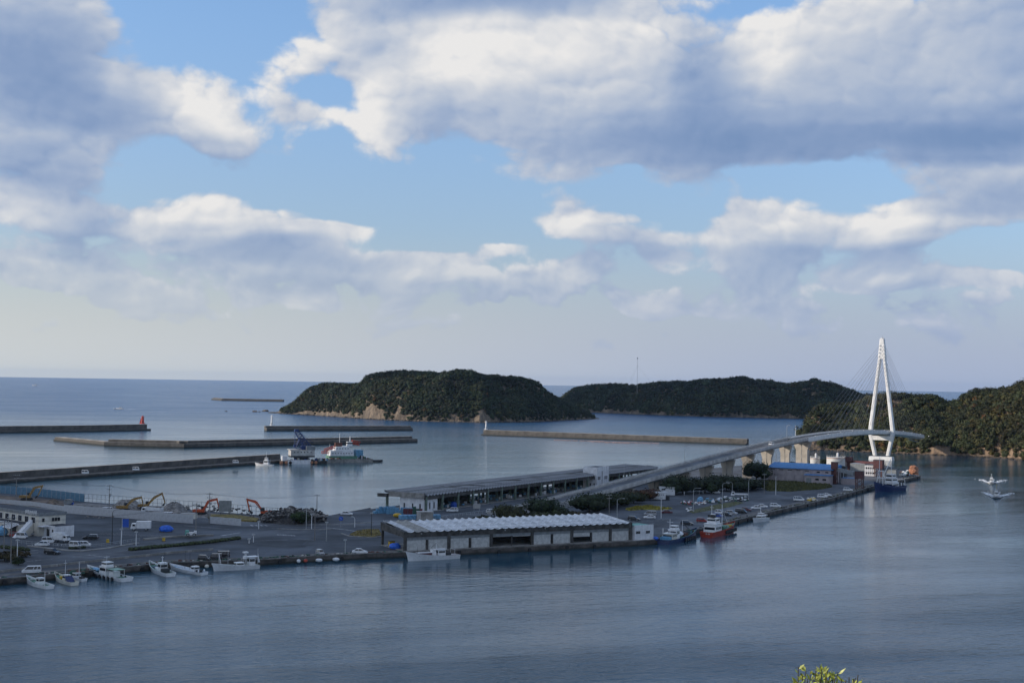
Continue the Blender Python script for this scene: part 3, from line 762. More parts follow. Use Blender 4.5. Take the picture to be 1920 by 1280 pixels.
# tall guyed mast on the far island
c = G(1194, 779, 0); d = Vector((c.x, c.y, 0)).normalized(); c = c + d * 140
zt = on_plane(1194, 670, c, (0, 1)).z
t = thing('radio_mast', 'very thin tall radio mast rising from the far island', 'mast', (c.x, c.y, 30))
MB().tube((0, 0, 0), (0, 0, zt - 30), .26, .2, 5).build('mast', M['galv'], t)
MB().lathe([(.9, zt - 32.5), (.9, zt - 30)], 6).build('antenna', M['galv'], t)
mb = MB()
for i in range(3): a = i * 2.1; mb.tube((0, 0, (zt - 30) * .8), (cos(a) * 40, sin(a) * 40, 2), .05, n=4)
mb.build('guy_wire', M['wire'], t)

# floating farm lines in front of the right breakwater
M['float'] = mat('pink_floats', (.42, .30, .27), .6, var=.3, scale=3)
fl = thing('float_line', 'rows of pinkish floats moored in front of the right breakwater', 'floats', g0(1045, 824.5))
org = fl.location
for a, b, n in (((1040, 825), (1082, 826.3), 26), ((1088, 826.4), (1132, 827.5), 26), ((1108, 828), (1235, 831), 70), ((1135, 829.5), (1180, 830.8), 26)):
    mb = MB(); A = g0(*a); B = g0(*b)
    for i in range(n):
        p = A.lerp(B, i / (n - 1)) - org; mb.lump((p.x + random.uniform(-.3, .3), p.y + random.uniform(-2.5, 2.5), .15), (.85, .7, .5), i, .1)
    tag(mb.build('float_row', M['float'], fl), kind='stuff')

# ------------------------------------------------------------------ quay ground
AU = rad(61.0); U2 = Vector((cos(AU), sin(AU), 0)); V2 = Vector((-sin(AU), cos(AU), 0))
AL = rad(32.0)
front = [G(-420, 1128), G(0, 1086), G(160, 1071), G(320, 1055), G(480, 1050), G(620, 1041), G(757, 1035.5)]
shedA = Vector((-30.4, 408.4, GZ)); SHA = rad(28.2); sx = Vector((cos(SHA), sin(SHA), 0)); sy = Vector((-sin(SHA), cos(SHA), 0))
front += [shedA - sy * 2.4 - sx * 1.0, shedA + sx * 80 - sy * 2.4, G(1232, 1011), G(1440, 961), G(1560, 934), G(1640, 911), G(1726, 892)]
mkO = Vector((-32.4, 530.0, GZ))
farm = [Vector((236, 815, GZ)), Vector((242, 892, GZ)), Vector((235, 938, GZ)), Vector((208, 943, GZ)), G(1400, 871), mkO + U2 * 232 + V2 * 24, mkO + V2 * 24 - U2 * 3,
        G(695, 951), G(611, 967), G(560, 968), G(480, 964.5), G(160, 940), G(0, 922), G(-420, 880)]
pts = [(p.x, p.y) for p in front + farm]
ground = MB().prism(pts, -4.0, GZ, 0)
ground.m = [1] * len(ground.f); ground.m[1] = 0
g = ground.build('quay_ground', [M['asphalt'], M['quay']]); tag(g, kind='structure')
# capping blocks along the quay edge
k1 = {}
def capping(a, b, w=1.1, step=9.0, h=.28):
    L = (b - a).length; n = max(1, round(L / step)); l = L / n; d = (b - a) / L; nr = Vector((-d.y, d.x, 0)); key = round(l, 2)
    if key not in k1: k1[key] = MB().box((0, 0, 0), (l - .12, w, h)).mesh('capping_block', M['capping'])
    for i in range(n):
        o = bpy.data.objects.new('capping_block', k1[key]); COL.objects.link(o); o.parent = g
        o.location = a + d * (l * (i + .5)) + nr * (w / 2 - .08) + Vector((0, 0, h / 2 - .02 + random.uniform(-.02, .02))); o.rotation_euler.z = math.atan2(d.y, d.x)
for a, b in zip(front[1:-1], front[2:]): capping(a, b)
# tyres and timber rubbing strips on the wall
fm = MB().lathe([(.25, -.12), (.45, -.12), (.45, .12), (.25, .12)], 10); fm.v = [(x, z, y) for x, y, z in fm.v]; fm = fm.mesh('fender', M['black'])
for a, b in list(zip(front[1:-1], front[2:])):
    L = (b - a).length; d = (b - a) / L; nr = Vector((-d.y, d.x, 0))
    for i in range(int(L / 12)):
        o = bpy.data.objects.new('fender', fm); COL.objects.link(o); o.parent = g
        o.location = a + d * (i * 12 + random.uniform(1, 8)) - nr * .14 + Vector((0, 0, -random.uniform(.6, 1.0))); o.rotation_euler.z = math.atan2(d.y, d.x); o.scale = (1.3, 1.3, 1.3)

def strip(name, line, w, z, m, kind='structure', parent=None, thick=None):
    """A ribbon of given width along ground points."""
    P_ = [Vector(p) for p in line]; Lf, Rt = [], []
    for i, p in enumerate(P_):
        a = P_[max(i - 1, 0)]; b = P_[min(i + 1, len(P_) - 1)]; d = (b - a); d.z = 0; d.normalize(); n = Vector((-d.y, d.x, 0))
        Lf.append(p + n * w / 2); Rt.append(p - n * w / 2)
    mb = MB()
    if thick:
        for i in range(len(P_) - 1):
            mb.prism([(Rt[i].x, Rt[i].y), (Rt[i + 1].x, Rt[i + 1].y), (Lf[i + 1].x, Lf[i + 1].y), (Lf[i].x, Lf[i].y)], z, z + thick)
    else:
        for i in range(len(P_) - 1):
            mb.quad((Rt[i].x, Rt[i].y, z), (Rt[i + 1].x, Rt[i + 1].y, z), (Lf[i + 1].x, Lf[i + 1].y, z), (Lf[i].x, Lf[i].y, z))
    o = mb.build(name, m, parent)
    if kind and not parent: tag(o, kind=kind)
    return o
# main roads as slightly darker sheets
strip('road', [G(-200, 1092), G(0, 1058), G(160, 1041), G(330, 1020), G(470, 1003), G(560, 994), G(640, 985)], 13, GZ + .02, M['road'])
strip('road', [G(330, 972), G(480, 984), G(640, 985), G(760, 976), G(860, 968), G(950, 960)], 13, GZ + .04, M['road'])
strip('road', [G(1235, 1000), G(1330, 962), G(1480, 928), G(1600, 905), G(1660, 890)], 11, GZ + .02, M['road'])
strip('road', [G(1130, 975), G(1300, 990), G(1380, 960)], 8, GZ + .06, M['road'])
M['apron'] = mat('quay_apron', (.15, .14, .13), .9, var=.3, scale=.3)
strip('quay_apron', [G(0, 1079) + Vector((0, .5, 0)), G(160, 1064.5), G(320, 1050), G(480, 1045.5), G(620, 1037.5), G(750, 1032.5)], 3.2, GZ + .03, M['apron'])
strip('quay_apron', [G(1245, 1005), G(1440, 956), G(1560, 929.5), G(1640, 907)], 5, GZ + .03, M['apron'])
# low kerb wall between road and quay on the left
kw = thing('kerb_wall', 'long low kerb wall between the road and the lower quay edge at lower left', 'wall', G(0, 1073))
kp = [G(-60, 1080), G(0, 1073), G(160, 1055), G(320, 1037.5), G(400, 1031)]
for a, b in zip(kp[:-1], kp[1:]):
    L = (b - a).length; n = round(L / 8)
    for i in range(n):
        p = a.lerp(b, i / n); q = a.lerp(b, (i + .985) / n); m_ = (p + q) / 2 - kw.location
        MB().box((0, 0, .3), ((q - p).length, .35, .62)).build('wall_block', M['concrete'], kw, loc=m_, rz=math.atan2((q - p).y, (q - p).x))
# painted markings
def marks(line, dash=5, gap=5, w=.16, off=0.0, name='road_marking', z=.07):
    mb = MB(); P_ = [Vector(p) for p in line]
    for a, b in zip(P_[:-1], P_[1:]):
        L = (b - a).length; d = (b - a) / L; n = Vector((-d.y, d.x, 0)); s = 0
        while s < L:
            e = min(s + dash, L); p = a + d * s + n * off; q = a + d * e + n * off
            mb.quad(*[(v.x, v.y, GZ + z) for v in (p - n * w / 2, q - n * w / 2, q + n * w / 2, p + n * w / 2)]); s = e + gap
    tag(mb.build(name, M['paint']), kind='structure')
marks([G(-60, 1066), G(0, 1058), G(160, 1041), G(330, 1020), G(470, 1003)], 5, 6)
marks([G(330, 972), G(480, 984), G(640, 985), G(760, 976), G(860, 968)], 5, 6)
marks([G(380, 975), G(480, 981), G(640, 981.5)], 40, .1, .2)
marks([G(440, 994), G(560, 988), G(640, 989)], 40, .1, .2)
marks([G(345, 985), G(430, 992)], 30, .1, .35)
marks([G(415, 1004), G(450, 998.5)], 3, .1, .9)
marks([G(468, 1014), G(560, 1011), G(592, 1012)], 12, 3, .3)
marks([G(1340, 965), G(1480, 931), G(1600, 907)], 5, 7)
marks([G(612, 989), G(650, 993), G(668, 996)], 14, 3, .7)
for a, b in (((45, 1034), (72, 1031)), ((50, 1037), (72, 1036)), ((50, 1052), (62, 1051)), ((66, 1051), (78, 1049.5)), ((165, 1040), (196, 1044))): marks([G(*a), G(*b)], 20, 1, .5)
for i in range(7): marks([G(520 + i * 5, 1001.5 + .25 * i), G(523 + i * 5, 1003.2 + .25 * i)], 9, 1, .5, z=.075)
for i in range(4): marks([G(470 + i * 9, 984), G(474 + i * 9, 986)], 9, 1, .6, z=.075)
for i in range(9): marks([G(1190 + i * 4, 990 - i * .9), G(1196 + i * 4, 987 - i * .9)], 5, 1, .12, z=.075)
# grass and planting beds
def bed(name, pts, z0, z1, m, kind='stuff'):
    mb = MB().prism([(G(*p).x, G(*p).y) for p in pts], z0, z1); return tag(mb.build(name, m), kind=kind)
M['grass'] = mat('dry_grass', (.10, .10, .035), .95, var=.5, scale=.8, bump=.1, col2=(.05, .055, .02))
M['grassyellow'] = mat('yellow_grass', (.33, .29, .05), .95, var=.4, scale=.8, bump=.1)
M['hedge'] = mat('hedge_green', (.05, .065, .025), .95, var=.5, scale=1.2, bump=.15)
M['golden'] = mat('autumn_turf', (.21, .16, .04), .95, var=.4, scale=.7, bump=.1)
def tufts(name, pts, n, h, m, seed=1, kind='stuff'):
    """Blades over a polygonal patch (the patch given in ground points)."""
    P_ = [G(*p) for p in pts]; r = random.Random(seed); mb = MB(); xs_ = [p.x for p in P_]; ys_ = [p.y for p in P_]
    def inside(x, y):
        c = False; j = len(P_) - 1
        for i in range(len(P_)):
            if (P_[i].y > y) != (P_[j].y > y) and x < (P_[j].x - P_[i].x) * (y - P_[i].y) / (P_[j].y - P_[i].y) + P_[i].x: c = not c
            j = i
        return c
    k = 0
    while k < n:
        x = r.uniform(min(xs_), max(xs_)); y = r.uniform(min(ys_), max(ys_))
        if not inside(x, y): k += .02; continue
        k += 1; a = r.uniform(0, pi); s = h * r.uniform(.3, .6); hh = h * r.uniform(.5, 1.3)
        mb.add([(x - cos(a) * s, y - sin(a) * s, GZ - .02), (x + cos(a) * s, y + sin(a) * s, GZ - .02), (x + r.uniform(-s, s), y + r.uniform(-s, s), GZ + hh)], [(0, 1, 2)])
    return tag(mb.build(name, m), kind=kind)
def patch_and_tufts(name, pts, n, h, m, seed=1, z=.10):
    bed(name, pts, GZ - .1, GZ + z, m); tufts(name, pts, n, h, m, seed)
patch_and_tufts('dry_grass', [(1428, 901), (1505, 903), (1556, 909), (1560, 913), (1540, 917), (1480, 921), (1440, 920), (1424, 912)], 5200, .9, M['grass'], 1)
patch_and_tufts('yellow_grass', [(1172, 955), (1190, 949), (1215, 947), (1240, 951), (1262, 953), (1245, 956), (1205, 955), (1180, 957)], 1300, .6, M['grassyellow'], 2)
patch_and_tufts('lawn', [(655, 1002), (668, 995), (690, 991.5), (710, 992), (716, 1003), (700, 1006), (668, 1005.5)], 900, .35, M['golden'], 3)
patch_and_tufts('dry_grass', [(1290, 958), (1345, 945), (1380, 940), (1395, 942), (1370, 950), (1300, 962)], 500, .3, M['grass'], 4)
# clipped hedge along the road
def hedge(line, w, h, label, seed=0, m=None, tufty=900):
    t = thing('hedge', label, 'hedge', line[0]); r = random.Random(seed); mb = MB(); P_ = [Vector(p) for p in line]; o = P_[0]
    for a, b in zip(P_[:-1], P_[1:]):
        L = (b - a).length; n = max(1, int(L / 1.1)); d = (b - a) / L; nr = Vector((-d.y, d.x, 0))
        for i in range(n):
            c = a + d * (L * (i + .5) / n) - o + nr * r.uniform(-.15, .15)
            mb.lump((c.x, c.y, h * .45), (.95, w * .5, h * r.uniform(.5, .62)), r.random(), .22, sub=2)
    mb.build('foliage', m or M['hedge'], t); return t
hedge([G(243, 1032), G(330, 1024), G(400, 1017), G(448, 1010.5)], 2.2, 1.0, 'long clipped hedge along the road median at left')
hedge([G(2, 1027), G(30, 1030), G(53, 1033)], 1.6, 1.0, 'short dark hedge at the left edge of the picture by the crossing')
hedge([G(130, 1029), G(160, 1027)], 1.2, .7, 'small hedge under the two parked white vans')
strip('planting_kerb', [G(52, 1023), G(120, 1031), G(150, 1033), G(200, 1028), G(258, 1018)], 1.2, GZ, M['concrete'], thick=.22)
strip('planting_kerb', [G(270, 1012), G(320, 1007), G(400, 1004)], 1.0, GZ, M['concrete'], thick=.5)
strip('planting_kerb', [G(640, 1000), G(655, 1005), G(700, 1007.5), G(716, 1005)], .5, GZ, M['concrete'], thick=.2)
strip('planting_kerb', [G(520, 991), G(560, 992.5), G(620, 992)], .8, GZ, M['concrete'], thick=.18)
strip('planting_kerb', [G(556, 984), G(640, 983), G(700, 979)], .6, GZ, M['concrete'], thick=.18)
# soil, rubble and demolition ground on the far side
def mound(name, pts, h, m, seed=0, n=16):
    P_ = [G(*p) for p in pts]; c = sum(P_, Vector()) / len(P_); mb = MB(); r = random.Random(seed); rings = 6; vs = []; K = len(P_) * 4
    ring0 = []
    for i in range(len(P_)):
        a = P_[i]; b = P_[(i + 1) % len(P_)]
        for j in range(4): ring0.append(a.lerp(b, j / 4))
    for k in range(rings):
        t = k / rings
        for p in ring0:
            q = p.lerp(c, t); vs.append((q.x + r.uniform(-.3, .3), q.y + r.uniform(-.3, .3), GZ - .1 + h * min(1, t * 2.0) ** .8 * r.uniform(.8, 1.1)))
    vs.append((c.x, c.y, GZ + h * .95)); fs = []
    for k in range(rings - 1):
        for i in range(K): fs.append((k * K + i, k * K + (i + 1) % K, (k + 1) * K + (i + 1) % K, (k + 1) * K + i))
    for i in range(K): fs.append(((rings - 1) * K + i, (rings - 1) * K + (i + 1) % K, rings * K))
    mb.add(vs, fs); return tag(mb.build(name, m), kind='stuff')
bed('bare_soil', [(-60, 922), (0, 928), (110, 938), (140, 943), (110, 952), (60, 950), (0, 944), (-60, 940)], GZ - .1, GZ + .08, M['soil'])
bed('rubble_ground', [(118, 944), (160, 943), (480, 968), (500, 975), (455, 979), (420, 972), (320, 968), (125, 955)], GZ - .1, GZ + .05, M['gravelgrey'])
bed('golden_turf', [(395, 966), (440, 966), (485, 973), (482, 978), (452, 977), (390, 972)], GZ - .1, GZ + .5, M['golden'])
mound('rubble_heap', [(300, 958), (318, 952), (340, 951), (352, 958), (340, 965), (310, 964)], 3.0, M['gravelgrey'], 1)
mound('rubble_heap', [(205, 950), (228, 944), (262, 946), (268, 953), (240, 957)], 2.6, M['gravelgrey'], 2)
mound('soil_heap', [(85, 944), (100, 940), (112, 943), (100, 948)], 1.6, M['soil'], 3)
mound('scrap_heap', [(488, 976), (505, 968), (540, 965), (590, 966), (612, 973), (600, 980), (560, 984), (520, 983)], 3.0, M['scrap'], 4)
# broken slabs, logs and tyres lying over the scrap heap
rr = random.Random(9); mb = MB(); mb2 = MB()
for i in range(420):
    x = rr.uniform(490, 610); c = G(x, rr.uniform(969, 981)); hz_ = 3.2 * max(0, 1 - (abs(x - 552) / 64) ** 3) * rr.uniform(.3, 1.25)
    (mb if rr.random() < .62 else mb2).box((c.x, c.y, GZ + hz_ + .1), (rr.uniform(.4, 2.6), rr.uniform(.3, 1.3), rr.uniform(.15, .8)), rr.uniform(0, 3.1), top=(rr.uniform(.5, 1), rr.uniform(.5, 1)), shift=(rr.uniform(-.4, .4), rr.uniform(-.4, .4)))
tag(mb.build('scrap', M['scrap']), kind='stuff'); tag(mb2.build('broken_slabs', M['gravelgrey']), kind='stuff')
mb = MB()
for i in range(220):
    c = G(rr.uniform(140, 480), rr.uniform(948, 972)); s_ = rr.uniform(.2, .9); mb.lump((c.x, c.y, GZ + .1), (s_, s_, s_ * .6), i, .3)
tag(mb.build('rubble', M['gravelgrey']), kind='stuff')

# ------------------------------------------------------------------ hoardings and fences on the far side
def hoarding(line, h, label, m, step=2.0, post=True):
    t = thing('hoarding', label, 'fence', line[0]); P_ = [Vector(p) for p in line]; o = P_[0]; cache = {}
    for a, b in zip(P_[:-1], P_[1:]):
        L = (b - a).length; n = max(1, round(L / step)); l = L / n; d = (b - a) / L
        key = round(l, 2)
        if key not in cache: cache[key] = (MB().box((0, 0, h / 2), (l - .07, .06, h)).mesh('panel', m), MB().box((0, 0, h / 2), (.09, .12, h + .1)).mesh('post', M['galv']))
        for i in range(n):
            for nm, me, s_ in (('panel', cache[key][0], i + .5), ('post', cache[key][1], i)):
                q = bpy.data.objects.new(nm, me); COL.objects.link(q); q.parent = t
                q.location = a + d * (l * s_) - o + (Vector((0, 0, random.uniform(-.04, .04))) if nm == 'panel' else Vector()); q.rotation_euler.z = math.atan2(d.y, d.x)
    return t
hoarding([G(-60, 938), G(0, 943.5), G(60, 948), G(122, 957.5)], 1.7, 'pale hoarding running behind the office building at left', M['hoard'], 3.0)
hoarding([G(120, 961), G(200, 968), G(300, 976.5), G(362, 981)], 3.0, 'long pale grey hoarding in front of the excavators', M['hoard'], 2.5)
hoarding([G(394, 981), G(452, 985.5)], 2.4, 'short pale hoarding below the left orange excavator', M['hoard'], 2.5)
hoarding([G(-60, 917), G(0, 924), G(80, 931), G(158, 940.5)], 3.2, 'blue hoarding along the far water edge behind the leftmost excavator', M['hoardblue'], 3.5)
def railfence(line, h, label, m, step=2.5, rails=2, r=.07, name='fence'):
    t = thing(name, label, 'fence', line[0]); P_ = [Vector(p) for p in line]; o = P_[0]
    me = MB().tube((0, 0, 0), (0, 0, h), r, n=5).mesh('post', m)
    for a, b in zip(P_[:-1], P_[1:]):
        L = (b - a).length; n = max(1, round(L / step)); d = (b - a) / n
        for i in range(n + 1):
            q = bpy.data.objects.new('post', me); COL.objects.link(q); q.parent = t; q.location = a + d * i - o
        for k in range(rails):
            z = h * (1 - k / rails) - .05; MB().tube(a - o + Vector((0, 0, z)), b - o + Vector((0, 0, z)), r * .8, n=4).build('rail', m, t)
    return t
railfence([G(158, 941), G(320, 953), G(480, 965.5)], 3.4, 'tall dark pile fence along the far water edge behind the excavators', M['dark'], 2.2, 2, .06)
railfence([G(480, 965.5), G(540, 968)], 3.0, 'short end of the dark pile fence behind the right orange excavator', M['dark'], 2.2, 2, .08)
railfence([G(30, 1018.5), G(90, 1023), G(150, 1029)], 1.0, 'white railing in front of the parked white vans', M['galv'], 2.0, 2, .05)
railfence([G(150, 1028), G(200, 1023), G(262, 1013)], .9, 'white railing curving along the car park corner', M['galv'], 2.0, 2, .05)
railfence([G(800, 975), G(860, 967), G(960, 955)], 1.0, 'guard rail beside the bridge approach road', M['galv'], 2.5, 1, .08)

# ------------------------------------------------------------------ low open shed with white trough roof
def rot_thing(name, label, cat, loc, ang): return thing(name, label, cat, loc, ang)
SH = rot_thing('shed', 'long open-ended waterfront shed with white scalloped trough roof and grey shutters', 'shed', shedA, SHA)
SL, SW, STOP = 78.5, 17.0, 5.75
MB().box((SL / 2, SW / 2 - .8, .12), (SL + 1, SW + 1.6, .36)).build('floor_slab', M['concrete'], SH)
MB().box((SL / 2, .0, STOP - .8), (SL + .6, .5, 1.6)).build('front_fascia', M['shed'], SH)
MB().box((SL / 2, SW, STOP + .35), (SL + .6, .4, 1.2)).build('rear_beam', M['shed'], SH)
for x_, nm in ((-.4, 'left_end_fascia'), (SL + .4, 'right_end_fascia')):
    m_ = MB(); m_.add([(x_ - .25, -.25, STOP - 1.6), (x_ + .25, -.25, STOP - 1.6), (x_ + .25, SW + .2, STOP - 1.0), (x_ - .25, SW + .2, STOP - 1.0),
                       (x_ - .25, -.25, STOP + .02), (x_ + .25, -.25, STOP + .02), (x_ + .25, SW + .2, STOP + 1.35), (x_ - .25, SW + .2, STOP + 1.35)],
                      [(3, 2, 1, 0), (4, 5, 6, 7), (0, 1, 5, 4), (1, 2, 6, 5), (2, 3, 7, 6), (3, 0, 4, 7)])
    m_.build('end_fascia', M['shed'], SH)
tw = 2.42
def trough(w, L, rise, drop, mname, n=8, th=.07):
    mb = MB(); vs = []
    for yy, zz in ((-.75, 0), (L, drop)):
        for k in range(n + 1):
            t = pi * k / n; vs.append((-cos(t) * w / 2, yy, zz - sin(t) * rise))
        for k in range(n, -1, -1):
            t = pi * k / n; vs.append((-cos(t) * w / 2, yy, zz - sin(t) * rise - th))
    m2 = 2 * (n + 1)
    fs = [(i, i + 1, m2 + i + 1, m2 + i) for i in range(m2 - 1)] + [(m2 - 1, 0, m2, 2 * m2 - 1)]
    for k in range(n): fs.append((k + 1, k, m2 - 1 - k, m2 - 2 - k)); 
    for k in range(n): fs.append((m2 + k, m2 + k + 1, 2 * m2 - 2 - k, 2 * m2 - 1 - k))
    return mb.add(vs, fs)
shell = trough(tw, SW + .2, .52, 1.35, 'roofwhite')
shm = shell.mesh('roof_trough', M['roofwhite'])
nT = int(SL / tw)
M['roofbeige'] = mat('weathered_roof_shell', (.34, .33, .30), .65, var=.2, scale=.5); shm2 = shell.mesh('roof_trough', M['roofbeige'])
M['roofold'] = mat('greyed_roof_shell', (.58, .60, .62), .6, var=.2, scale=.4); shm3 = shell.mesh('roof_trough', M['roofold'])
for i in range(nT):
    o = bpy.data.objects.new('roof_trough', shm2 if i in (1, 2) else shm3 if i % 5 in (0, 3) else shm); COL.objects.link(o); o.parent = SH; o.location = (tw * (i + .5) + .1, -.1, STOP + .42 + random.uniform(-.03, .03))
rm = MB().box((0, SW / 2 - .2, 0), (.14, SW + .7, .16)); 
th_ = math.atan2(1.25, SW)
for i, x_ in enumerate([0, 14.2, 28.4, 42.6, 56.8, 71.0, SL]):
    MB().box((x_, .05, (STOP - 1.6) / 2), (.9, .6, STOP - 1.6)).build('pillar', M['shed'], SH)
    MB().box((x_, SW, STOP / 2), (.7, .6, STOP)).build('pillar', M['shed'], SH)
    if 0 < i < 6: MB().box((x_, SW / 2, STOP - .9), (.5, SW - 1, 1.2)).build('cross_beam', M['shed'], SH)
for i in range(6):
    a = [0, 14.2, 28.4, 42.6, 56.8, 71.0][i]; b = [14.2, 28.4, 42.6, 56.8, 71.0, SL][i]; halves = 2 if b - a > 10 else 1
    MB().box(((a + b) / 2, .1, STOP - 2.05), (b - a - .9, .16, .9)).build('transom_panel', M['panel'], SH)
    for h_ in range(halves):
        w_ = (b - a) / halves; x_ = a + w_ * (h_ + .5)
        lift = {(2, 0): 3.0, (2, 1): 2.9, (4, 0): 1.9}.get((i, h_), 0)
        f = MB().box((x_, .16, (STOP - 2.5) / 2 + lift / 2 + .15), (w_ - .95, .08, STOP - 2.5 - lift)).build('shutter', M['shutter'], SH)
        mb = MB()
        k = int((STOP - 2.5 - lift) / .4)
        for q in range(k): mb.box((x_, .105, .35 + lift + q * .4), (w_ - .98, .03, .05))
        if k: mb.build('rib', M['shutter'], f)
    if halves == 2: MB().box(((a + b) / 2, .1, (STOP - 2.5) / 2), (.35, .3, STOP - 2.5)).build('mullion', M['shed'], SH)
MB().box((SL / 2 + 4, SW * .62, 2.2), (SL - 12, .15, 4.2)).build('inner_wall', M['shed'], SH)
MB().box((SL / 2, -1.55, -.35), (SL + 1.6, 1.6, .5)).build('quay_ledge', M['quay'], SH)
for x_ in (5, 18, 33, 47, 61): MB().lump((x_, -.32, STOP - .6), (.25, .15, .25), x_, .1).build('lamp', M['galv'], SH)
# annex
an = thing('building', 'small white block with teal roof at the right end of the waterfront shed', 'building', shedA + sx * 79.4 - sy * 1.2, rad(33))
MB().box((3.9, 2.8, 2.3), (7.6, 5.6, 4.6)).build('wall', M['whitewall'], an)
MB().box((3.6, 3.6, 4.75), (6.4, 5.6, .25)).build('roof', M['teal'], an)
MB().box((3.8, .1, 4.72), (7.8, .3, .5)).build('parapet', M['whitewall'], an)
for x_ in (1.4, 5.4):
    w_ = MB().box((x_, -.03, 2.7), (1.6, .12, .8)).build('window', M['dark'], an); MB().box((x_, -.10, 2.7), (1.35, .04, .55)).build('pane', M['glass'], w_)
MB().box((1.2, 4.6, 5.2), (1.6, 1.4, 1.0)).build('roof_unit', M['dark'], an)

# ------------------------------------------------------------------ long fish market hall
MK = thing('market_hall', 'very long open fish market hall with saw-edged trough roof beyond the car parks', 'building', mkO, AU)
ML, MW, MT = 226.0, 18.0, 6.5
MB().box((ML / 2, MW / 2, .06), (ML, MW + 2, .16)).build('floor_slab', M['concrete'], MK)
MB().box((ML / 2, 0, MT - .95), (ML, .5, 1.7)).build('front_beam', M['shed'], MK)
MB().box((ML / 2, MW, MT - .75), (ML, .5, 1.0)).build('rear_beam', M['shed'], MK)
MB().box((-.4, MW / 2 - 1, MT - .2), (.6, MW - 2, 1.9)).build('end_fascia', M['concrete'], MK)
MB().box((.2, MW + 1.2, MT - .9), (1.2, 4.6, 1.3)).build('end_fascia', M['shed'], MK)
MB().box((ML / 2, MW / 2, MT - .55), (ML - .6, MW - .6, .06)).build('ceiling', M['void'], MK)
ms = 2.3; mk_sh = trough(ms, MW + .6, .95, .5, 'roofgrey', 6).mesh('roof_trough', M['roofgrey'])
for i in range(int(ML / ms)):
    o = bpy.data.objects.new('roof_trough', mk_sh); COL.objects.link(o); o.parent = MK; o.location = (ms * (i + .5), -.1, MT + .62 + random.uniform(-.04, .04))
M['mcol'] = mat('green_grey_column', (.16, .21, .17), .85, var=.2, scale=.5, streak=.4)
colm = MB().box((0, 0, (MT - .4) / 2), (.8, .8, MT - .4)).mesh('column', M['mcol'])
for i in range(20):
    for y_ in (.1, MW / 2, MW - .1):
        o = bpy.data.objects.new('column', colm); COL.objects.link(o); o.parent = MK; o.location = (1.2 + i * (ML - 2.4) / 19, y_, 0)
for i in range(16):
    if i in (4, 9, 13): continue
    MB().box((18 + i * 13.1, MW - .5, 2.4), (12.9, .12, 4.8)).build('rear_panel', M['shed'], MK)
MB().box((5.2, 5.9, 2.6), (9.6, 11.0, 5.2)).build('end_room', M['whitewall'], MK)
for y_ in (2.2, 5.6, 9.4): MB().box((.36, y_, 2.0), (.1, .6, 2.2)).build('slit_window', M['dark'], MK)
for x_ in (2.2, 4.4, 7.5): MB().box((x_, .36, 2.2), (.7, .1, 2.4)).build('slit_window', M['dark'], MK)
mb = MB(); r = random.Random(4)
for i in range(70): mb.box((r.uniform(14, ML - 4), r.uniform(3, MW - 3), .5), (r.uniform(.6, 2.4), r.uniform(.6, 1.6), r.uniform(.5, 1.7)), r.uniform(0, 3))
tag(mb.build('stacked_goods', M['tray'], MK), kind='stuff')
mb = MB()
for i in range(36): mb.box((r.uniform(14, ML - 4), r.uniform(2, 8), .6), (r.uniform(.4, 1.2), r.uniform(.4, 1.2), r.uniform(.6, 2.2)), r.uniform(0, 3))
tag(mb.build('white_crates', M['white'], MK), kind='stuff')
mb = MB(); 
for i in range(60):
    x_ = r.uniform(20, ML); mb.box((x_, r.uniform(4, MW - 3), MT + .86), (.6, r.uniform(3, 9), .08))
tag(mb.build('roof_stains', M['shed'], MK), kind='stuff')
# white tower block
TW = thing('building', 'pale cube-like tower block with slit windows rising from the long market hall', 'building', mkO + U2 * 149 - V2 * 1.6, AU)
TH = 9.9
MB().box((6.6, 3.6, TH / 2), (13.2, 7.4, TH)).build('wall', M['whitewall'], TW)
MB().box((6.6, 3.6, TH - .05), (12.6, 6.8, .2)).build('roof', M['darkroof'], TW)
for (c_, d_) in (((6.6, .05, TH + .15), (13.2, .25, .35)), ((6.6, 7.15, TH + .15), (13.2, .25, .35)), ((.12, 3.6, TH + .15), (.25, 7.0, .35)), ((13.08, 3.6, TH + .15), (.25, 7.0, .35))):
    MB().box(c_, d_).build('parapet', M['whitewall'], TW)
for zz in (2.0, 5.0):
    for y_ in (1.3, 3.2, 5.1): MB().box((-.05, y_, zz), (.16, .55, 1.3)).build('window', M['glass'], TW)
for x_ in (1.2, 2.2, 3.3, 8.6, 9.8, 11.0): MB().box((x_, -.15, 5.0), (.4, .16, 1.5)).build('window', M['glass'], TW)
MB().box((5.6, -.15, 5.0), (.3, .14, 6.4)).build('slit_window', M['dark'], TW)

# ------------------------------------------------------------------ cable-stayed bridge
BO = Vector((264.0, 988.0, 0)); BN = Vector((.866, -.5, 0)); BU = Vector((.5, .866, 0)); BW = 5.6
ctrl = []
for (px, py) in [(960, 962), (1042, 948), (1148, 915.5), (1220, 893.5), (1268, 882), (1340, 863), (1411, 846), (1483, 827.5), (1522, 818.5), (1559, 812), (1597, 808), (1625, 806.5), (1655, 806.5), (1690, 809), (1722, 812.5)]:
    p = on_plane(px, py, BO + BN * BW, BN); s_ = (Vector((p.x, p.y, 0)) - BO).dot(BU); ctrl.append((s_, p.z))
ctrl.sort(); print('bridge', [(round(a), round(b, 1)) for a, b in ctrl])
_cs = np.array([c[0] for c in ctrl]); _cz = np.array([c[1] for c in ctrl])
_pf = np.polyfit(_cs, _cz, 4)
def deck_z(s_): return max(float(np.polyval(_pf, s_)) - .9, GZ + .15)
M['cable'] = mat('stay_cable_sheath', (.16, .17, .19), .5)
BR = thing('bridge', 'long approach viaduct and white cable-stayed bridge crossing from the quay to the headland', 'bridge', BO)
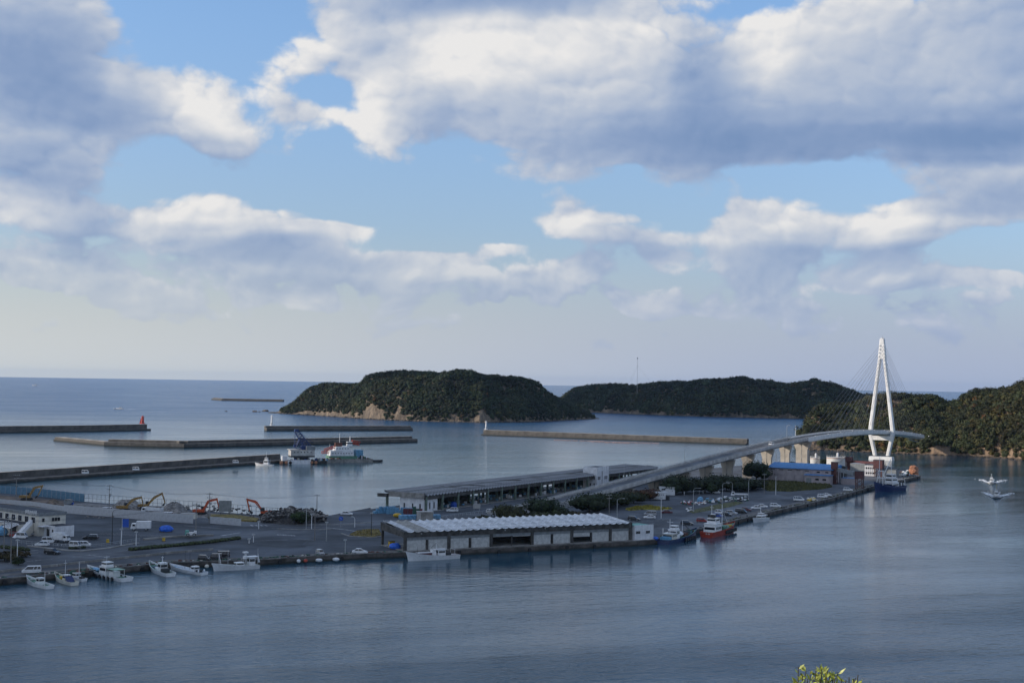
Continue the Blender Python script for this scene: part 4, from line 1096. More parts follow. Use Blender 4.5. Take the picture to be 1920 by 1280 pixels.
def span(s0, s1, n, prof, name, m, parent=None):
    """prof: closed polygon of (offset across, height relative to deck)."""
    mb = MB(); vs = []; k = len(prof)
    for i in range(n + 1):
        s_ = s0 + (s1 - s0) * i / n; z = deck_z(s_)
        for (o_, h_) in prof: v = BU * s_ + BN * o_; vs.append((v.x, v.y, z + h_))
    fs = [(i * k + j, i * k + (j + 1) % k, (i + 1) * k + (j + 1) % k, (i + 1) * k + j) for i in range(n) for j in range(k)]
    fs += [tuple(range(k)), tuple(range((n + 1) * k - 1, n * k - 1, -1))]
    return mb.add(vs, fs).build(name, m, parent or BR)
S0, S1, S2_ = -535, -177, 102
span(S0, S2_, 90, [(-BW, -.35), (BW, -.35), (BW, 0), (-BW, 0)], 'deck_slab', M['pale'])
span(S0, S2_, 90, [(-3.6, .02), (3.9, .02), (3.9, .06), (-3.6, .06)], 'roadway', M['road'])
span(S0, S2_, 90, [(-5.3, .02), (-3.9, .02), (-3.9, .25), (-5.3, .25)], 'footway', M['concrete'])
for o_ in (-BW, BW - .3):
    span(S0, S1 - 6, 60, [(o_ - .04, -.7), (o_ + .34, -.7), (o_ + .34, .95), (o_ - .04, .95)], 'parapet', M['pale'])
    span(S1 - 6, S2_, 60, [(o_ - .05, -1.5), (o_ + .35, -1.5), (o_ + .35, .95), (o_ - .05, .95)], 'parapet', M['bridgewhite'])
span(-455, S1, 50, [(-3.6, -.35), (-2.6, -2.2), (2.6, -2.2), (3.6, -.35)], 'box_girder', M['bridgegrey'])
span(S1 + .2, S2_, 50, [(-BW, -.72), (-4.0, -2.3), (4.0, -2.3), (BW, -.72)], 'box_girder', M['bridgewhite'])
# handrails on the parapets
for o_ in (-BW + .15, BW - .15):
    span(S0, S2_, 60, [(o_ - .06, 1.2), (o_ + .06, 1.2), (o_ + .06, 1.32), (o_ - .06, 1.32)], 'handrail', M['galv'])
# abutment
mb = MB()
span(-560, -452, 14, [(-BW + .1, -7), (BW - .1, -7), (BW - .1, -.36), (-BW + .1, -.36)], 'abutment', M['pale'])
for i, s_ in enumerate([-177, -208, -239, -270, -300, -330, -360, -392, -424]):
    zt = deck_z(s_) - 2.2; p = BU * s_; big = 1.35 if i == 0 else 1.0
    ang = math.atan2(BN.y, BN.x); pr = MB()
    hz0 = min(zt - 1.2, 4.6); w0, w1 = 5.2 * big, 8.2 * big; t0 = 2.4 * big
    for z0, z1, a_, b_ in ((.5, zt - hz0, w0, w0), (zt - hz0, zt, w0, w1)):
        if z1 - z0 < .2: continue
        pr.box((p.x, p.y, (z0 + z1) / 2), (a_, t0, z1 - z0), ang, top=(b_ / a_, 1.0))
    pier = pr.build('pier', M['pier'], BR)
    g_ = MB().box((p.x - BU.x * (t0 / 2 + .02), p.y - BU.y * (t0 / 2 + .02), (.5 + zt) / 2), (.5, .1, zt - 1), ang).build('recess', M['concrete'], pier)
# pylon
py = thing_parent = BR
zt = on_plane(1653, 633, BO, (0, 1)).z
print('pylon top', zt, 'deck', deck_z(0))
def leg_seg(a, b, wa, wb, da, db, m=M['bridgewhite']):
    """box bar between two levels, chamfered; w across, d along the bridge"""
    mb = MB(); vs = []
    for (off, z), w_, d_ in ((a, wa, da), (b, wb, db)):
        ch = .55
        for x_, y_ in ((-w_ / 2 + ch, -d_ / 2), (w_ / 2 - ch, -d_ / 2), (w_ / 2, -d_ / 2 + ch), (w_ / 2, d_ / 2 - ch), (w_ / 2 - ch, d_ / 2), (-w_ / 2 + ch, d_ / 2), (-w_ / 2, d_ / 2 - ch), (-w_ / 2, -d_ / 2 + ch)):
            v = BN * (off + x_) + BU * y_; vs.append((v.x, v.y, z))
    mb.add(vs, [(i, (i + 1) % 8, 8 + (i + 1) % 8, 8 + i) for i in range(8)] + [tuple(range(7, -1, -1)), tuple(range(8, 16))]); return mb
zd = deck_z(0); zm = zt - 14
for s_ in (-1, 1):
    leg_seg((s_ * 4.6, 3.2), (s_ * 8.1, zd - 1), 2.4, 2.8, 3.4, 3.6).build('lower_leg', M['bridgewhite'], BR)
    leg = leg_seg((s_ * 8.1, zd - 1.02), (s_ * 1.75, zm - 1), 2.8, 2.1, 3.6, 3.0).build('upper_leg', M['bridgewhite'], BR)
top = leg_seg((0, zm - 1.02), (0, zt - .8), 5.6, 3.2, 3.2, 2.8).build('mast_head', M['bridgewhite'], BR)
MB().box((0, 0, zt - .35), (1.8, 1.4, .9)).build('cap', M['bridgewhite'], BR)
MB().tube((0, 0, zt), (0, 0, zt + 1.6), .08).build('lightning_rod', M['galv'], BR)
angN = math.atan2(BN.y, BN.x)
MB().box((0, 0, zd - 4.6), (15.2, 3.2, 3.0), angN).build('cross_beam', M['bridgewhite'], BR)
MB().box((0, 0, 1.2), (16.6, 7.0, 2.6), angN, top=(.97, .94)).build('footing', M['bridgewhite'], BR)
# anchor boxes on the legs and the stay cables
anch = []
for k in range(12):
    z = zt - 5.5 - k * 2.55
    for s_ in (-1, 1):
        if z > zm: off = s_ * (.95 + (zt - z) * .085)
        else: off = s_ * (1.75 + (zm - 1 - z) / (zm - zd) * 6.25)
        for e in (-1, 1):
            c_ = BN * off + BU * (e * 1.75)
            a_ = MB().box((c_.x, c_.y, z), (1.2, .8, .7), angN, top=(.8, .5), shift=(0, 0)).build('anchor_box', M['bridgewhite'], BR)
        anch.append((k, s_, off, z))
cab = []
for k, s_, off, z in anch:
    if k > 10: continue
    for e, L_, st in ((-1, 150, 12.0), (1, 108, 8.5)):
        sd = e * (L_ - k * st); a_ = BN * off + BU * (e * 1.6); b_ = BN * (s_ * (BW - .1)) + BU * sd
        MB().tube((a_.x, a_.y, z), (b_.x, b_.y, deck_z(sd) + .8), .065, n=5, caps=False).build('stay_cable', M['cable'], BR)
# lighting columns and small plinths on the deck
lm = MB(); lm.path([(0, 0, 0), (0, 0, 7.5), (.5, 0, 8.2), (2.0, 0, 8.4)], .09, 6)
for s_ in (-415, -345, -190):
    p = BN * -(BW - .2) + BU * s_; o = lm.build('lamp_column', M['galv'], BR); o.location = (p.x, p.y, deck_z(s_)); o.rotation_euler.z = angN
pl = MB().box((0, 0, .35), (.5, .9, .7)).mesh('plinth', M['bridgewhite'])
for i in range(12):
    s_ = -170 + i * 26; o = bpy.data.objects.new('plinth', pl); COL.objects.link(o); o.parent = BR; p = BN * (BW + .1) + BU * s_; o.location = (p.x, p.y, deck_z(s_) + .6); o.rotation_euler.z = angN
# maintenance gantry hanging below the deck
mg = MB()
for s_ in (66, 74, 82, 90): p = BU * s_ + BN * 3; mg.tube((p.x, p.y, deck_z(s_) - 2), (p.x, p.y, deck_z(s_) - 5), .08)
a_, b_ = BU * 62 + BN * 3, BU * 94 + BN * 3; mg.bar((a_.x, a_.y, deck_z(62) - 4.2), (b_.x, b_.y, deck_z(94) - 5.0), 1.4, .35); mg.build('gantry', M['bridgegrey'], BR)

# ------------------------------------------------------------------ vehicles
CARK = {  # L, W, body profile, cabin profile bottom/top x-range, z belt, z roof, wheel r
    'sedan': dict(L=4.6, W=1.76, hood=.88, belt=.92, roof=1.44, cab=(-1.75, 1.05, -1.05, .25), wr=.32, nose=.62, tail=.80),
    'hatch': dict(L=4.1, W=1.70, hood=.92, belt=.95, roof=1.50, cab=(-1.95, 1.05, -1.55, .35), wr=.31, nose=.64, tail=.92),
    'wagon': dict(L=4.6, W=1.80, hood=1.0, belt=1.05, roof=1.66, cab=(-2.2, 1.1, -1.9, .35), wr=.35, nose=.70, tail=1.0),
    'minivan': dict(L=4.7, W=1.74, hood=1.05, belt=1.08, roof=1.86, cab=(-2.28, 1.75, -2.15, .95), wr=.33, nose=.75, tail=1.05),
    'keivan': dict(L=3.4, W=1.48, hood=1.0, belt=1.05, roof=1.88, cab=(-1.66, 1.52, -1.6, 1.0), wr=.28, nose=.85, tail=1.03),
    'kei': dict(L=3.4, W=1.48, hood=.95, belt=.98, roof=1.62, cab=(-1.62, 1.1, -1.5, .5), wr=.28, nose=.7, tail=.95)}
def wheel_mesh(r, w=.2):
    mb = MB().lathe([(r * .55, -w / 2), (r, -w / 2), (r, w / 2), (r * .55, w / 2)], 12); mb.v = [(x, z, y) for x, y, z in mb.v]; return mb.mesh('wheel', M['black'])
def rim_mesh(r, w=.2):
    mb = MB().lathe([(r * .56, -w / 2 - .01), (r * .56, w / 2 + .01)], 8); mb.v = [(x, z, y) for x, y, z in mb.v]; return mb.mesh('rim', M['galv'])
WM = {}
def add_wheels(t, xs_, y, r, names='wheel'):
    if r not in WM: WM[r] = (wheel_mesh(r), rim_mesh(r))
    for x in xs_:
        for s_ in (-1, 1):
            o = bpy.data.objects.new('wheel', WM[r][0]); COL.objects.link(o); o.parent = t; o.location = (x, s_ * y, r)
            q = bpy.data.objects.new('rim', WM[r][1]); COL.objects.link(q); q.parent = o
def car_proto(kind, paint):
    c = CARK[kind]; L, W = c['L'], c['W']; t = thing('parked_car', 'car', 'car'); h = L / 2
    prof = [(-h, .32), (-h + .02, c['tail'] - .12), (-h + .12, c['tail']), (c['cab'][0], c['belt']), (c['cab'][1], c['hood']), (h - .25, c['nose'] + .10), (h, c['nose'] - .12), (h, .30), (h - .3, .22), (-h + .3, .22)]
    mb = MB(); n = len(prof); vs = []
    for y_, k_ in ((-W / 2, .93), (-W / 2 + .0, 1.0)): pass
    rows = [(-W / 2 + .12, 1.0, .0), (-W / 2, .97, .0), (W / 2, .97, .0), (W / 2 - .12, 1.0, .0)]
    yy = [-W / 2, -W / 2 + .12, W / 2 - .12, W / 2]
    for j, y_ in enumerate(yy):
        for (x_, z_) in prof:
            edge = j in (0, 3); zz = z_ - (.07 if edge and z_ > .6 else 0); xx = x_ * (.975 if edge else 1); vs.append((xx, y_, zz))
    fs = [tuple(range(n)), tuple(range(4 * n - 1, 3 * n - 1, -1))]
    for j in range(3): fs += [(j * n + (i + 1) % n, j * n + i, (j + 1) * n + i, (j + 1) * n + (i + 1) % n) for i in range(n)]
    mb.add(vs, fs).build('body', M[paint], t)
    a, b, c2, d = c['cab']; zb, zr = c['belt'] - .04, c['roof']; wi = W / 2 - .07; wo = W / 2 - .22
    MB().add([(a, -wi, zb), (b, -wi, zb), (b, wi, zb), (a, wi, zb), (c2, -wo, zr - .05), (d, -wo, zr - .05), (d, wo, zr - .05), (c2, wo, zr - .05)],
             [(3, 2, 1, 0), (4, 5, 6, 7), (0, 1, 5, 4), (1, 2, 6, 5), (2, 3, 7, 6), (3, 0, 4, 7)]).build('windows', M['glass'], t)
    MB().box(((c2 + d) / 2, 0, zr - .03), (d - c2 + .16, 2 * wo + .1, .09), top=(.93, .9)).build('roof', M[paint], t)
    pl = MB()
    for s_ in (-1, 1):
        for xb, xt in ((a, c2), (b, d), ((a + b) / 2 - .1, (c2 + d) / 2 - .1)) + ((((a + b) / 2 - 1.0, (c2 + d) / 2 - .95),) if kind in ('wagon', 'minivan') else ()):
            pl.bar((xb, s_ * wi, zb), (xt, s_ * wo, zr - .04), .09, .09)
    pl.build('pillars', M[paint], t)
    add_wheels(t, (-L * .29, L * .31), W / 2 - .11, c['wr'])
    for s_ in (-1, 1):
        MB().box((h - .06, s_ * (W / 2 - .28), c['nose'] - .02), (.14, .34, .13)).build('headlight', M['silver'], t)
        MB().box((-h + .03, s_ * (W / 2 - .2), c['tail'] - .25), (.1, .22, .2)).build('tail_light', M['redpaint'], t)
    MB().box((h - .02, 0, .42), (.08, W * .7, .16)).build('grille', M['black'], t)
    return t
PROTO = {}
def car(px, py, kind, paint, ang, label, group='cars parked on the quay', name='parked_car', cat='car'):
    key = (kind, paint)
    if key not in PROTO: PROTO[key] = o = car_proto(kind, paint)
    else: o = copy_tree(PROTO[key])
    o.name = name; o['category'] = cat
    return put(o, G(px, py, GZ + .03) if not isinstance(px, Vector) else px, rad(ang), label, group)
# left, around the office
car(41, 1009, 'keivan', 'white', -12, 'white kei van parked in front of the office ramp')
car(79, 1023, 'hatch', 'white', 180, 'white car behind the railing, left of the two parked by the box truck')
car(90, 1017.5, 'keivan', 'white', 8, 'white van between the white hatchback and the white box truck')
car(141, 1026, 'keivan', 'white', -15, 'white van at the hedge corner, left one of the touching pair')
car(159.5, 1024, 'kei', 'white', 5, 'white small car at the hedge corner, right one of the touching pair')
car(170, 1011, 'wagon', 'blackpaint', 178, 'black estate car alone in the middle of the office car park')
car(98, 1038.5, 'wagon', 'blackpaint', -20, 'dark car with pale roof driving past the railing at lower left', None)
car(59, 1074, 'minivan', 'white', 197, 'white minivan on the quay road at the lower left above the small boats', None)
car(29, 1006, 'kei', 'redpaint', -12, 'dark red small car half hidden behind the white kei van', None)
car(68, 1003, 'kei', 'silver', 200, 'grey car under the office canopy')
car(100, 1001, 'hatch', 'maroon', 0, 'dark red car by the office entrance wall', None)
car(383, 1051, 'kei', 'blackpaint', -12, 'white-fronted black small car beside the two dark vans on the quay', None)
car(404, 1050, 'keivan', 'blackpaint', 190, 'black van at the quay edge, the nearer of two dark vans')
car(415, 1045, 'minivan', 'blackpaint', 190, 'black van just behind another dark van above the long white boat')
car(600, 1040, 'kei', 'silver', -60, 'pale blue-grey small car standing nose-on at the quay edge')
car(675, 1037, 'sedan', 'white', 3, 'white sedan alone on the asphalt left of the waterfront shed')
car(650, 965, 'sedan', 'white', 0, 'white car on the far quay left of the blue crate stacks')
car(848, 959, 'wagon', 'white', 185, 'white car with something blue on its roof in front of the market hall')
car(921, 961, 'hatch', 'white', 5, 'white car by the guard rail behind the waterfront shed', None)
car(1060, 964, 'wagon', 'white', -5, 'white car beside the bushes under the bridge ramp')
car(1107, 957, 'sedan', 'silver', 15, 'pale car low against the dark bushes under the bridge ramp')
car(1218, 971.5, 'sedan', 'white', 175, 'white sedan, nearer of two beside the yellow grass')
car(1219, 966, 'minivan', 'silver', 175, 'silver van, farther of two beside the yellow grass')
car(1250, 962, 'sedan', 'maroon', 10, 'dark red car beside the yellow grass')
car(1189, 975.5, 'wagon', 'blackpaint', -25, 'black car at the right end of the waterfront shed roof')
car(1288, 984, 'wagon', 'blackpaint', -12, 'black estate on the road beside the dark blue vessel')
car(1316, 978, 'hatch', 'redpaint', -10, 'red car left of the red ship wheelhouse')
car(1346, 969, 'hatch', 'bluepaint', -30, 'blue and white car behind the red ship wheelhouse')
car(1349, 963, 'kei', 'white', -30, 'white small car just above the blue car by the red ship')
car(1363, 967, 'hatch', 'blackpaint', -30, 'black car between the blue car and the pickup row')
car(1372, 964, 'wagon', 'silver', -30, 'grey estate in the car row behind the red ship')
car(1390, 962, 'minivan', 'blackpaint', -30, 'black van in the car row left of the maroon car')
car(1400, 957.5, 'hatch', 'maroon', -30, 'maroon car at the right end of the dark car row')
car(1417, 954, 'hatch', 'white', 185, 'white car on the quay above the small white moored boat')
car(1429, 951, 'sedan', 'white', -18, 'white sedan just right of the white hatchback above the moored boat')
car(1454, 950.5, 'wagon', 'white', -18, 'white estate alone right of the two white cars')
car(1498, 938.5, 'minivan', 'white', -18, 'white minivan beside the small yellow pile on the quay')
car(1542, 932.5, 'wagon', 'white', -18, 'white car, nearer of the last touching pair on the quay')
car(1550, 929.5, 'sedan', 'white', -18, 'white car, farther of the last touching pair on the quay')
car(1590, 920, 'wagon', 'white', -20, 'white car at the foot of the brown conveyor tower')
car(1341, 924.5, 'sedan', 'white', 170, 'white car in front of the dark bushes under the viaduct')
for px, py, kd, pt, lab in ((1441, 837.5, 'minivan', 'white', 'white van driving down the viaduct'), (1475.5, 829, 'wagon', 'blackpaint', 'black car driving on the viaduct near its bend'), (1380, 850, 'hatch', 'silver', 'x')):
    if lab == 'x': continue
    p = on_plane(px, py, BO, BN); s_ = (Vector((p.x, p.y, 0)) - BO).dot(BU); q = BO + BU * s_ + BN * 1.6; q.z = deck_z(s_) + .07
    car(q, 0, kd, pt, 240, lab, None, 'car')
# trucks
def truck_proto(cabp, kind='box', L=6.0):
    t = thing('truck', 'truck', 'truck'); W = 2.0; h = L / 2; cl = 1.55
    cb = MB().add([(h - cl, -W / 2, .6), (h, -W / 2, .6), (h, W / 2, .6), (h - cl, W / 2, .6), (h - cl, -W / 2 + .05, 2.15), (h - .35, -W / 2 + .1, 2.15), (h - .35, W / 2 - .1, 2.15), (h - cl, W / 2 - .05, 2.15)],
                  [(3, 2, 1, 0), (4, 5, 6, 7), (0, 1, 5, 4), (1, 2, 6, 5), (2, 3, 7, 6), (3, 0, 4, 7)]).build('cab', M[cabp], t)
    MB().add([(h - .06, -W / 2 + .1, 1.35), (h - .06, W / 2 - .1, 1.35), (h - .28, W / 2 - .14, 2.03), (h - .28, -W / 2 + .14, 2.03), (h - .3, -W / 2 + .1, 1.35), (h - .3, W / 2 - .1, 1.35)], [(0, 1, 2, 3), (0, 3, 4), (1, 5, 2)]).build('windscreen', M['glass'], cb)
    for s_ in (-1, 1): MB().box((h - .95, s_ * (W / 2 - .02), 1.65), (.75, .08, .55)).build('side_window', M['glass'], cb)
    MB().box((-.3, 0, .62), (L - .8, .9, .22)).build('chassis', M['dark'], t)
    bl = L - cl - .15; bx = -h + bl / 2
    if kind == 'box': MB().box((bx, 0, 1.75), (bl, W + .08, 2.1)).build('cargo_box', M['white'], t)
    elif kind == 'flat':
        MB().box((bx, 0, .95), (bl, W, .16)).build('load_bed', M['white'], t)
        for s_ in (-1, 1): MB().box((bx, s_ * W / 2, 1.2), (bl, .06, .4)).build('side_board', M['white'], t)
        MB().box((-h, 0, 1.2), (.06, W, .4)).build('tail_board', M['white'], t)
    else:
        MB().add([(-h, -W / 2, 1.1), (-h + bl, -W / 2, 1.3), (-h + bl, W / 2, 1.3), (-h, W / 2, 1.1), (-h, -W / 2, 2.2), (-h + bl, -W / 2, 2.45), (-h + bl, W / 2, 2.45), (-h, W / 2, 2.2)],
                 [(3, 2, 1, 0), (4, 5, 6, 7), (0, 1, 5, 4), (1, 2, 6, 5), (2, 3, 7, 6), (3, 0, 4, 7)]).build('tipper_body', M['white' if kind == 'dump' else 'panel'], t)
        MB().box((-h + bl / 2, 0, 2.42), (bl - .3, W - .3, .2)).build('load', M['gravelgrey'], t)
    add_wheels(t, (-L * .28, L * .33), W / 2 - .15, .42)
    for s_ in (-1, 1): MB().box((h - .01, s_ * .7, .85), (.06, .3, .18)).build('headlight', M['silver'], cb)
    return t
def truck(px, py, cabp, kind, L, ang, label, sc=1.0):
    t = truck_proto(cabp, kind, L); put(t, G(px, py, GZ + .03), rad(ang), label); t.scale = (sc,) * 3; return t
truck(114, 1015.5, 'white', 'box', 5.4, -14, 'white box truck in the office car park')
truck(264, 994, 'white', 'box', 5.8, 187, 'white refrigerated truck with rounded grey box in the large car park', 1.1)
truck(129, 949.5, 'signblue', 'panel', 6.0, 95, 'blue-grey tipper truck seen from behind on the rubble ground', 1.15)
truck(285, 964, 'white', 'dump', 6.6, 165, 'white tipper truck with dark load in front of the ochre excavator', 1.2)
truck(1386, 931, 'white', 'flat', 7.2, 176, 'white flatbed truck behind the stacked fishing gear', 1.05)
# tractor-like green loader and van roofs behind the hoarding
t = thing('loader', 'green and white boat winch machinery standing on the raised kerb', 'machine', G(358, 1004.5, GZ + .5), rad(10))
MB().box((0, 0, .8), (2.6, 1.5, .7)).build('body', M['white'], t); MB().box((-1.2, 0, 1.2), (1.3, 1.5, 1.3), top=(.8, .9)).build('cab', M['teal'], t)
MB().box((1.3, 0, 1.2), (.8, 1.3, .9)).build('hood', M['white'], t); add_wheels(t, (-.9, 1.0), .8, .5)
for (px, py, lab) in ((198, 961, 'long white van roof showing behind the pale hoarding at left'), (312, 970, 'small white van behind the hoarding right of the tipper')):
    o = car(px, py - 1, 'minivan', 'white', 175, lab, None, 'van', 'van')
for px, py, w_, lab in ((296, 970, 5.0, 'pale site cabin just right of the white tipper'), (354, 972, 5.5, 'pale site box below the left orange excavator')):
    t = thing('site_box', lab, 'cabin', G(px, py), rad(-6)); MB().box((0, 0, .9), (w_, 2, 1.8)).build('wall', M['cream'], t); MB().box((0, 0, 1.85), (w_ + .2, 2.2, .12)).build('lid', M['pale'], t)
t = thing('sign_board', 'dark square notice frame at the fence between the two orange excavators', 'board', G(422, 966), rad(0))
for x_ in (-1.6, 1.6): MB().tube((x_, 0, 0), (x_, 0, 4), .1).build('leg', M['dark'], t)
MB().box((0, 0, 3.4), (4.6, .2, 4.0)).build('board', M['panel'], t)

# ------------------------------------------------------------------ excavators
def excavator(px, py, paint, ang, boom, label, body_ang=0.0, sc=1.0):
    t = thing('excavator', label, 'excavator', G(px, py, GZ + .1), rad(ang), 'excavators on the demolition ground'); t.scale = (sc,) * 3
    for s_ in (-1, 1):
        tr = MB().side([(-2.0, 0), (2.0, 0), (2.35, .25), (2.35, .6), (2.0, .9), (-2.0, .9), (-2.35, .6), (-2.35, .25)], s_ * 1.35 - .3, s_ * 1.35 + .3).build('track', M['black'], t)
        for x_ in (-1.5, -.5, .5, 1.5): MB().tube((x_, s_ * 1.35 - .33, .4), (x_, s_ * 1.35 + .33, .4), .26).build('roller', M['dark'], tr)
    MB().lathe([(.8, .7), (.8, 1.1)], 14).build('turntable', M['dark'], t)
    MB().side([(-2.6, 1.1), (1.7, 1.1), (1.7, 1.9), (.2, 2.2), (-2.2, 2.25), (-2.6, 1.9)], -1.3, 1.3).build('house', M[paint], t)
    MB().side([(-3.1, 1.15), (-2.62, 1.15), (-2.62, 2.2), (-2.9, 2.15), (-3.15, 1.8)], -1.25, 1.25).build('counterweight', M[paint], t)
    c = MB().side([(.1, 1.92), (1.75, 1.92), (1.65, 3.1), (1.2, 3.35), (.15, 3.35)], .35, 1.3).build('cab', M['dark'], t)
    MB().box((.9, .82, 2.7), (1.75, 1.02, .7), top=(.8, .96)).build('cab_window', M['glass'], c)
    MB().tube((-1.8, -.6, 2.2), (-1.8, -.6, 2.9), .09).build('exhaust', M['dark'], t)
    p = [Vector((x, 0, z)) for x, z in boom]        # pivot, bend, boom tip, arm tip
    bm = MB(); bm.bar(p[0], p[1], .55, .8, w1=.55, h1=1.1); bm.bar(p[1], p[2], .55, 1.1, w1=.45, h1=.65); bm.build('boom', M[paint], t)
    d = (p[2] - p[3]).normalized(); MB().bar(p[2] + d * .55, p[3], .4, .62, w1=.34, h1=.36).build('arm', M[paint], t)
    e = p[3]; s_ = -1 if p[3].x < p[2].x + .3 else -1
    MB().side([(e.x + .15, e.z + .2), (e.x - .15, e.z - .1), (e.x - .25, e.z - .8), (e.x - .95, e.z - 1.15), (e.x - 1.25, e.z - .7), (e.x - .8, e.z - .1), (e.x - .35, e.z + .25)], -.55, .55).build('bucket', M['dark'], t)
    for a_, b_ in ((p[0] + Vector((.5, .32, -.1)), p[0].lerp(p[1], .85) + Vector((0, .32, 0))), (p[1].lerp(p[2], .1) + Vector((0, 0, .55)), p[2] + d * .5), (p[2].lerp(p[3], .25) + Vector((.3, 0, .1)), p[3].lerp(p[2], .15) + Vector((.3, 0, 0)))):
        MB().tube(a_, b_, .11).build('cylinder', M['galv'], t)
    return t
excavator(50, 937, 'cat', 5, [(1.2, 2.0), (3.4, 5.6), (6.8, 6.4), (4.9, 1.9)], 'yellow excavator at the far left before the blue hoarding', sc=.88)
excavator(232, 957, 'cat', 10, [(1.2, 2.0), (3.8, 4.8), (7.2, 5.6), (7.9, 1.8)], 'ochre excavator, left of the middle pair', sc=.88)
excavator(272, 954, 'cat', 12, [(1.2, 2.0), (3.8, 5.0), (7.0, 6.6), (8.3, 2.4)], 'ochre excavator behind the white tipper, right of the middle pair', sc=.88)
excavator(376, 964, 'orange', 4, [(1.2, 2.0), (3.2, 5.6), (6.6, 6.3), (7.6, 2.4)], 'orange excavator with arm reaching right, left of the two orange ones', sc=.88)
excavator(497, 966.5, 'orange', 178, [(1.2, 2.0), (4.0, 5.7), (7.6, 6.5), (6.4, 1.8)], 'orange excavator with arm reaching left above the scrap heap', sc=.88)

# ------------------------------------------------------------------ poles, lamps, wires
def top_z(px, py_top, base): return on_plane(px, py_top, base, (0, 1)).z
POLES = {}
def upole(k, px, py, pyt, label, arms=2, tr=False, m='polecon'):
    b = G(px, py); h = top_z(px, pyt, b) - GZ; t = thing('utility_pole', label, 'pole', b, rad(20))
    MB().tube((0, 0, 0), (0, 0, h), .17, .10, 8).build('pole', M[m], t)
    for i in range(arms):
        a_ = MB().box((0, .14, h - .5 - i * 1.3), (2.4 - i * .5, .12, .12)).build('cross_arm', M['dark'], t)
        for x_ in (-1.0, -.4, .4, 1.0): MB().tube((x_ * (1 - i * .2), .14, h - .44 - i * 1.3), (x_ * (1 - i * .2), .14, h - .12 - i * 1.3), .06).build('insulator', M['white'], a_)
    if tr: MB().lathe([(.32, 0), (.32, .9)], 10, (.45, 0, h - 4.2)).build('transformer', M['galv'], t)
    POLES[k] = (b, h); return t
upole('a', 30, 943, 889, 'utility pole at far left beside the yellow excavator', 2)
upole('b', 49, 944.5, 920, 'short pole right of the yellow excavator', 0)
upole('c', 204, 965, 908, 'tall utility pole rising over the hoarding left of the ochre excavators', 2, True)
upole('d', 392, 980, 923, 'utility pole in front of the left orange excavator', 2, True)
upole('e', 367, 1001, 943, 'pole standing beside the green and white machinery', 1)
upole('f', 594, 960, 926, 'utility pole behind the scrap heap, farthest of the group', 1)
upole('g', 590, 1012, 957, 'dark thin pole in front of the right end of the scrap heap', 1)
upole('h', 7, 1040, 975, 'leaning dark pole, left one of the pair at the left edge', 1)
upole('i', 20, 1056, 967, 'dark pole, right one of the pair at the left edge', 1)
upole('j', 1142, 968, 926, 'dark pole with fittings between the shed roof and the bushes', 2)
upole('k', 981, 972, 941, 'slim pale pole at the left of the pair by the round bushes', 0)
upole('l', 988, 974, 943, 'slim dark pole right beside the pale one by the round bushes', 1)
upole('m', 1433, 924, 888, 'pole in front of the dry grass before the blue-roofed warehouse', 1)
upole('n', 1455, 870, 846, 'thin pole standing behind the blue roof', 0)
upole('o', 1420, 893, 862, 'thin pole left of the blue-roofed warehouse', 0)
upole('p', 1491, 900, 866, 'thin pole against the pinkish warehouse wall', 0)
upole('q', 1499, 868, 850, 'slanting lattice pole before the last viaduct pier', 0)
def wire(k1_, k2_, label, sag=1.2):
    (a, ha), (b, hb) = POLES[k1_], POLES[k2_]; t = thing('power_line', label, 'wires', a)
    for off in (-1.0, 0, 1.0):
        p = Vector((off * .3, off * .3, ha - .2 - abs(off) * .3)); q = b - a + Vector((off * .3, off * .3, hb - .2 - abs(off) * .3)); pts_ = []
        for i in range(13):
            s_ = i / 12; v = p.lerp(q, s_); v.z -= sag * 4 * s_ * (1 - s_); pts_.append(v)
        MB().path(pts_, .022, 3).build('wire', M['wire'], t)
wire('a', 'c', 'overhead wires from the far left pole to the tall pole over the hoarding'); wire('c', 'd', 'overhead wires between the tall pole and the pole by the orange excavator')
wire('d', 'f', 'overhead wires from the orange excavator to the pole behind the scrap heap'); wire('h', 'e', 'long low wires across the office car park')
def lamp(px, py, pyt, ang, label, arm=2.2, m='galv', group=None):
    b = G(px, py); h = top_z(px, pyt, b) - GZ; t = thing('street_lamp', label, 'street lamp', b, rad(ang), group)
    MB().tube((0, 0, 0), (0, 0, h - .8), .14, .09, 8).build('column', M[m], t)
    if arm:
        MB().path([(0, 0, h - .82), (.25, 0, h - .25), (.9, 0, h - .03), (arm, 0, h)], .06, 6).build('arm', M[m], t)
        MB().box((arm + .3, 0, h - .02), (.9, .3, .16), top=(.7, .7)).build('lamp_head', M['galv'], t)
    else: MB().box((0, 0, h - .6), (.9, .5, .35)).build('lamp_head', M['galv'], t)
    return t
lamp(1157, 970, 934, 10, 'curved street lamp just above the right half of the shed roof')
lamp(1239.5, 971, 930, 0, 'straight white pole beside the parked dark red car', 0, 'white')
lamp(1300, 959, 914.5, 0, 'curved street lamp at the orange net pile')
lamp(1354.5, 946.5, 905, 0, 'curved street lamp at the middle of the stacked gear')
lamp(1373, 925, 903, 180, 'curved street lamp before the bushes left of the flatbed truck')
lamp(1403.5, 935.5, 897, 0, 'curved street lamp right of the flatbed truck')
lamp(1454.5, 927.5, 891, 0, 'straight white column in front of the dry grass', 0, 'white')
lamp(210, 1020, 955, 15, 'dark street lamp with a long arm in the office car park', 2.6, 'dark')
lamp(227, 1023, 988, 0, 'pale banner pole under the blue sheet', 0, 'white')
lamp(255, 1022, 993, 0, 'thin white pole right of the blue banner', 0, 'white')
lamp(574, 991, 949, 0, 'pale lamp column left of two near the scrap heap', 0)
lamp(584, 992, 960, 0, 'white column right of two near the scrap heap', 0, 'white')
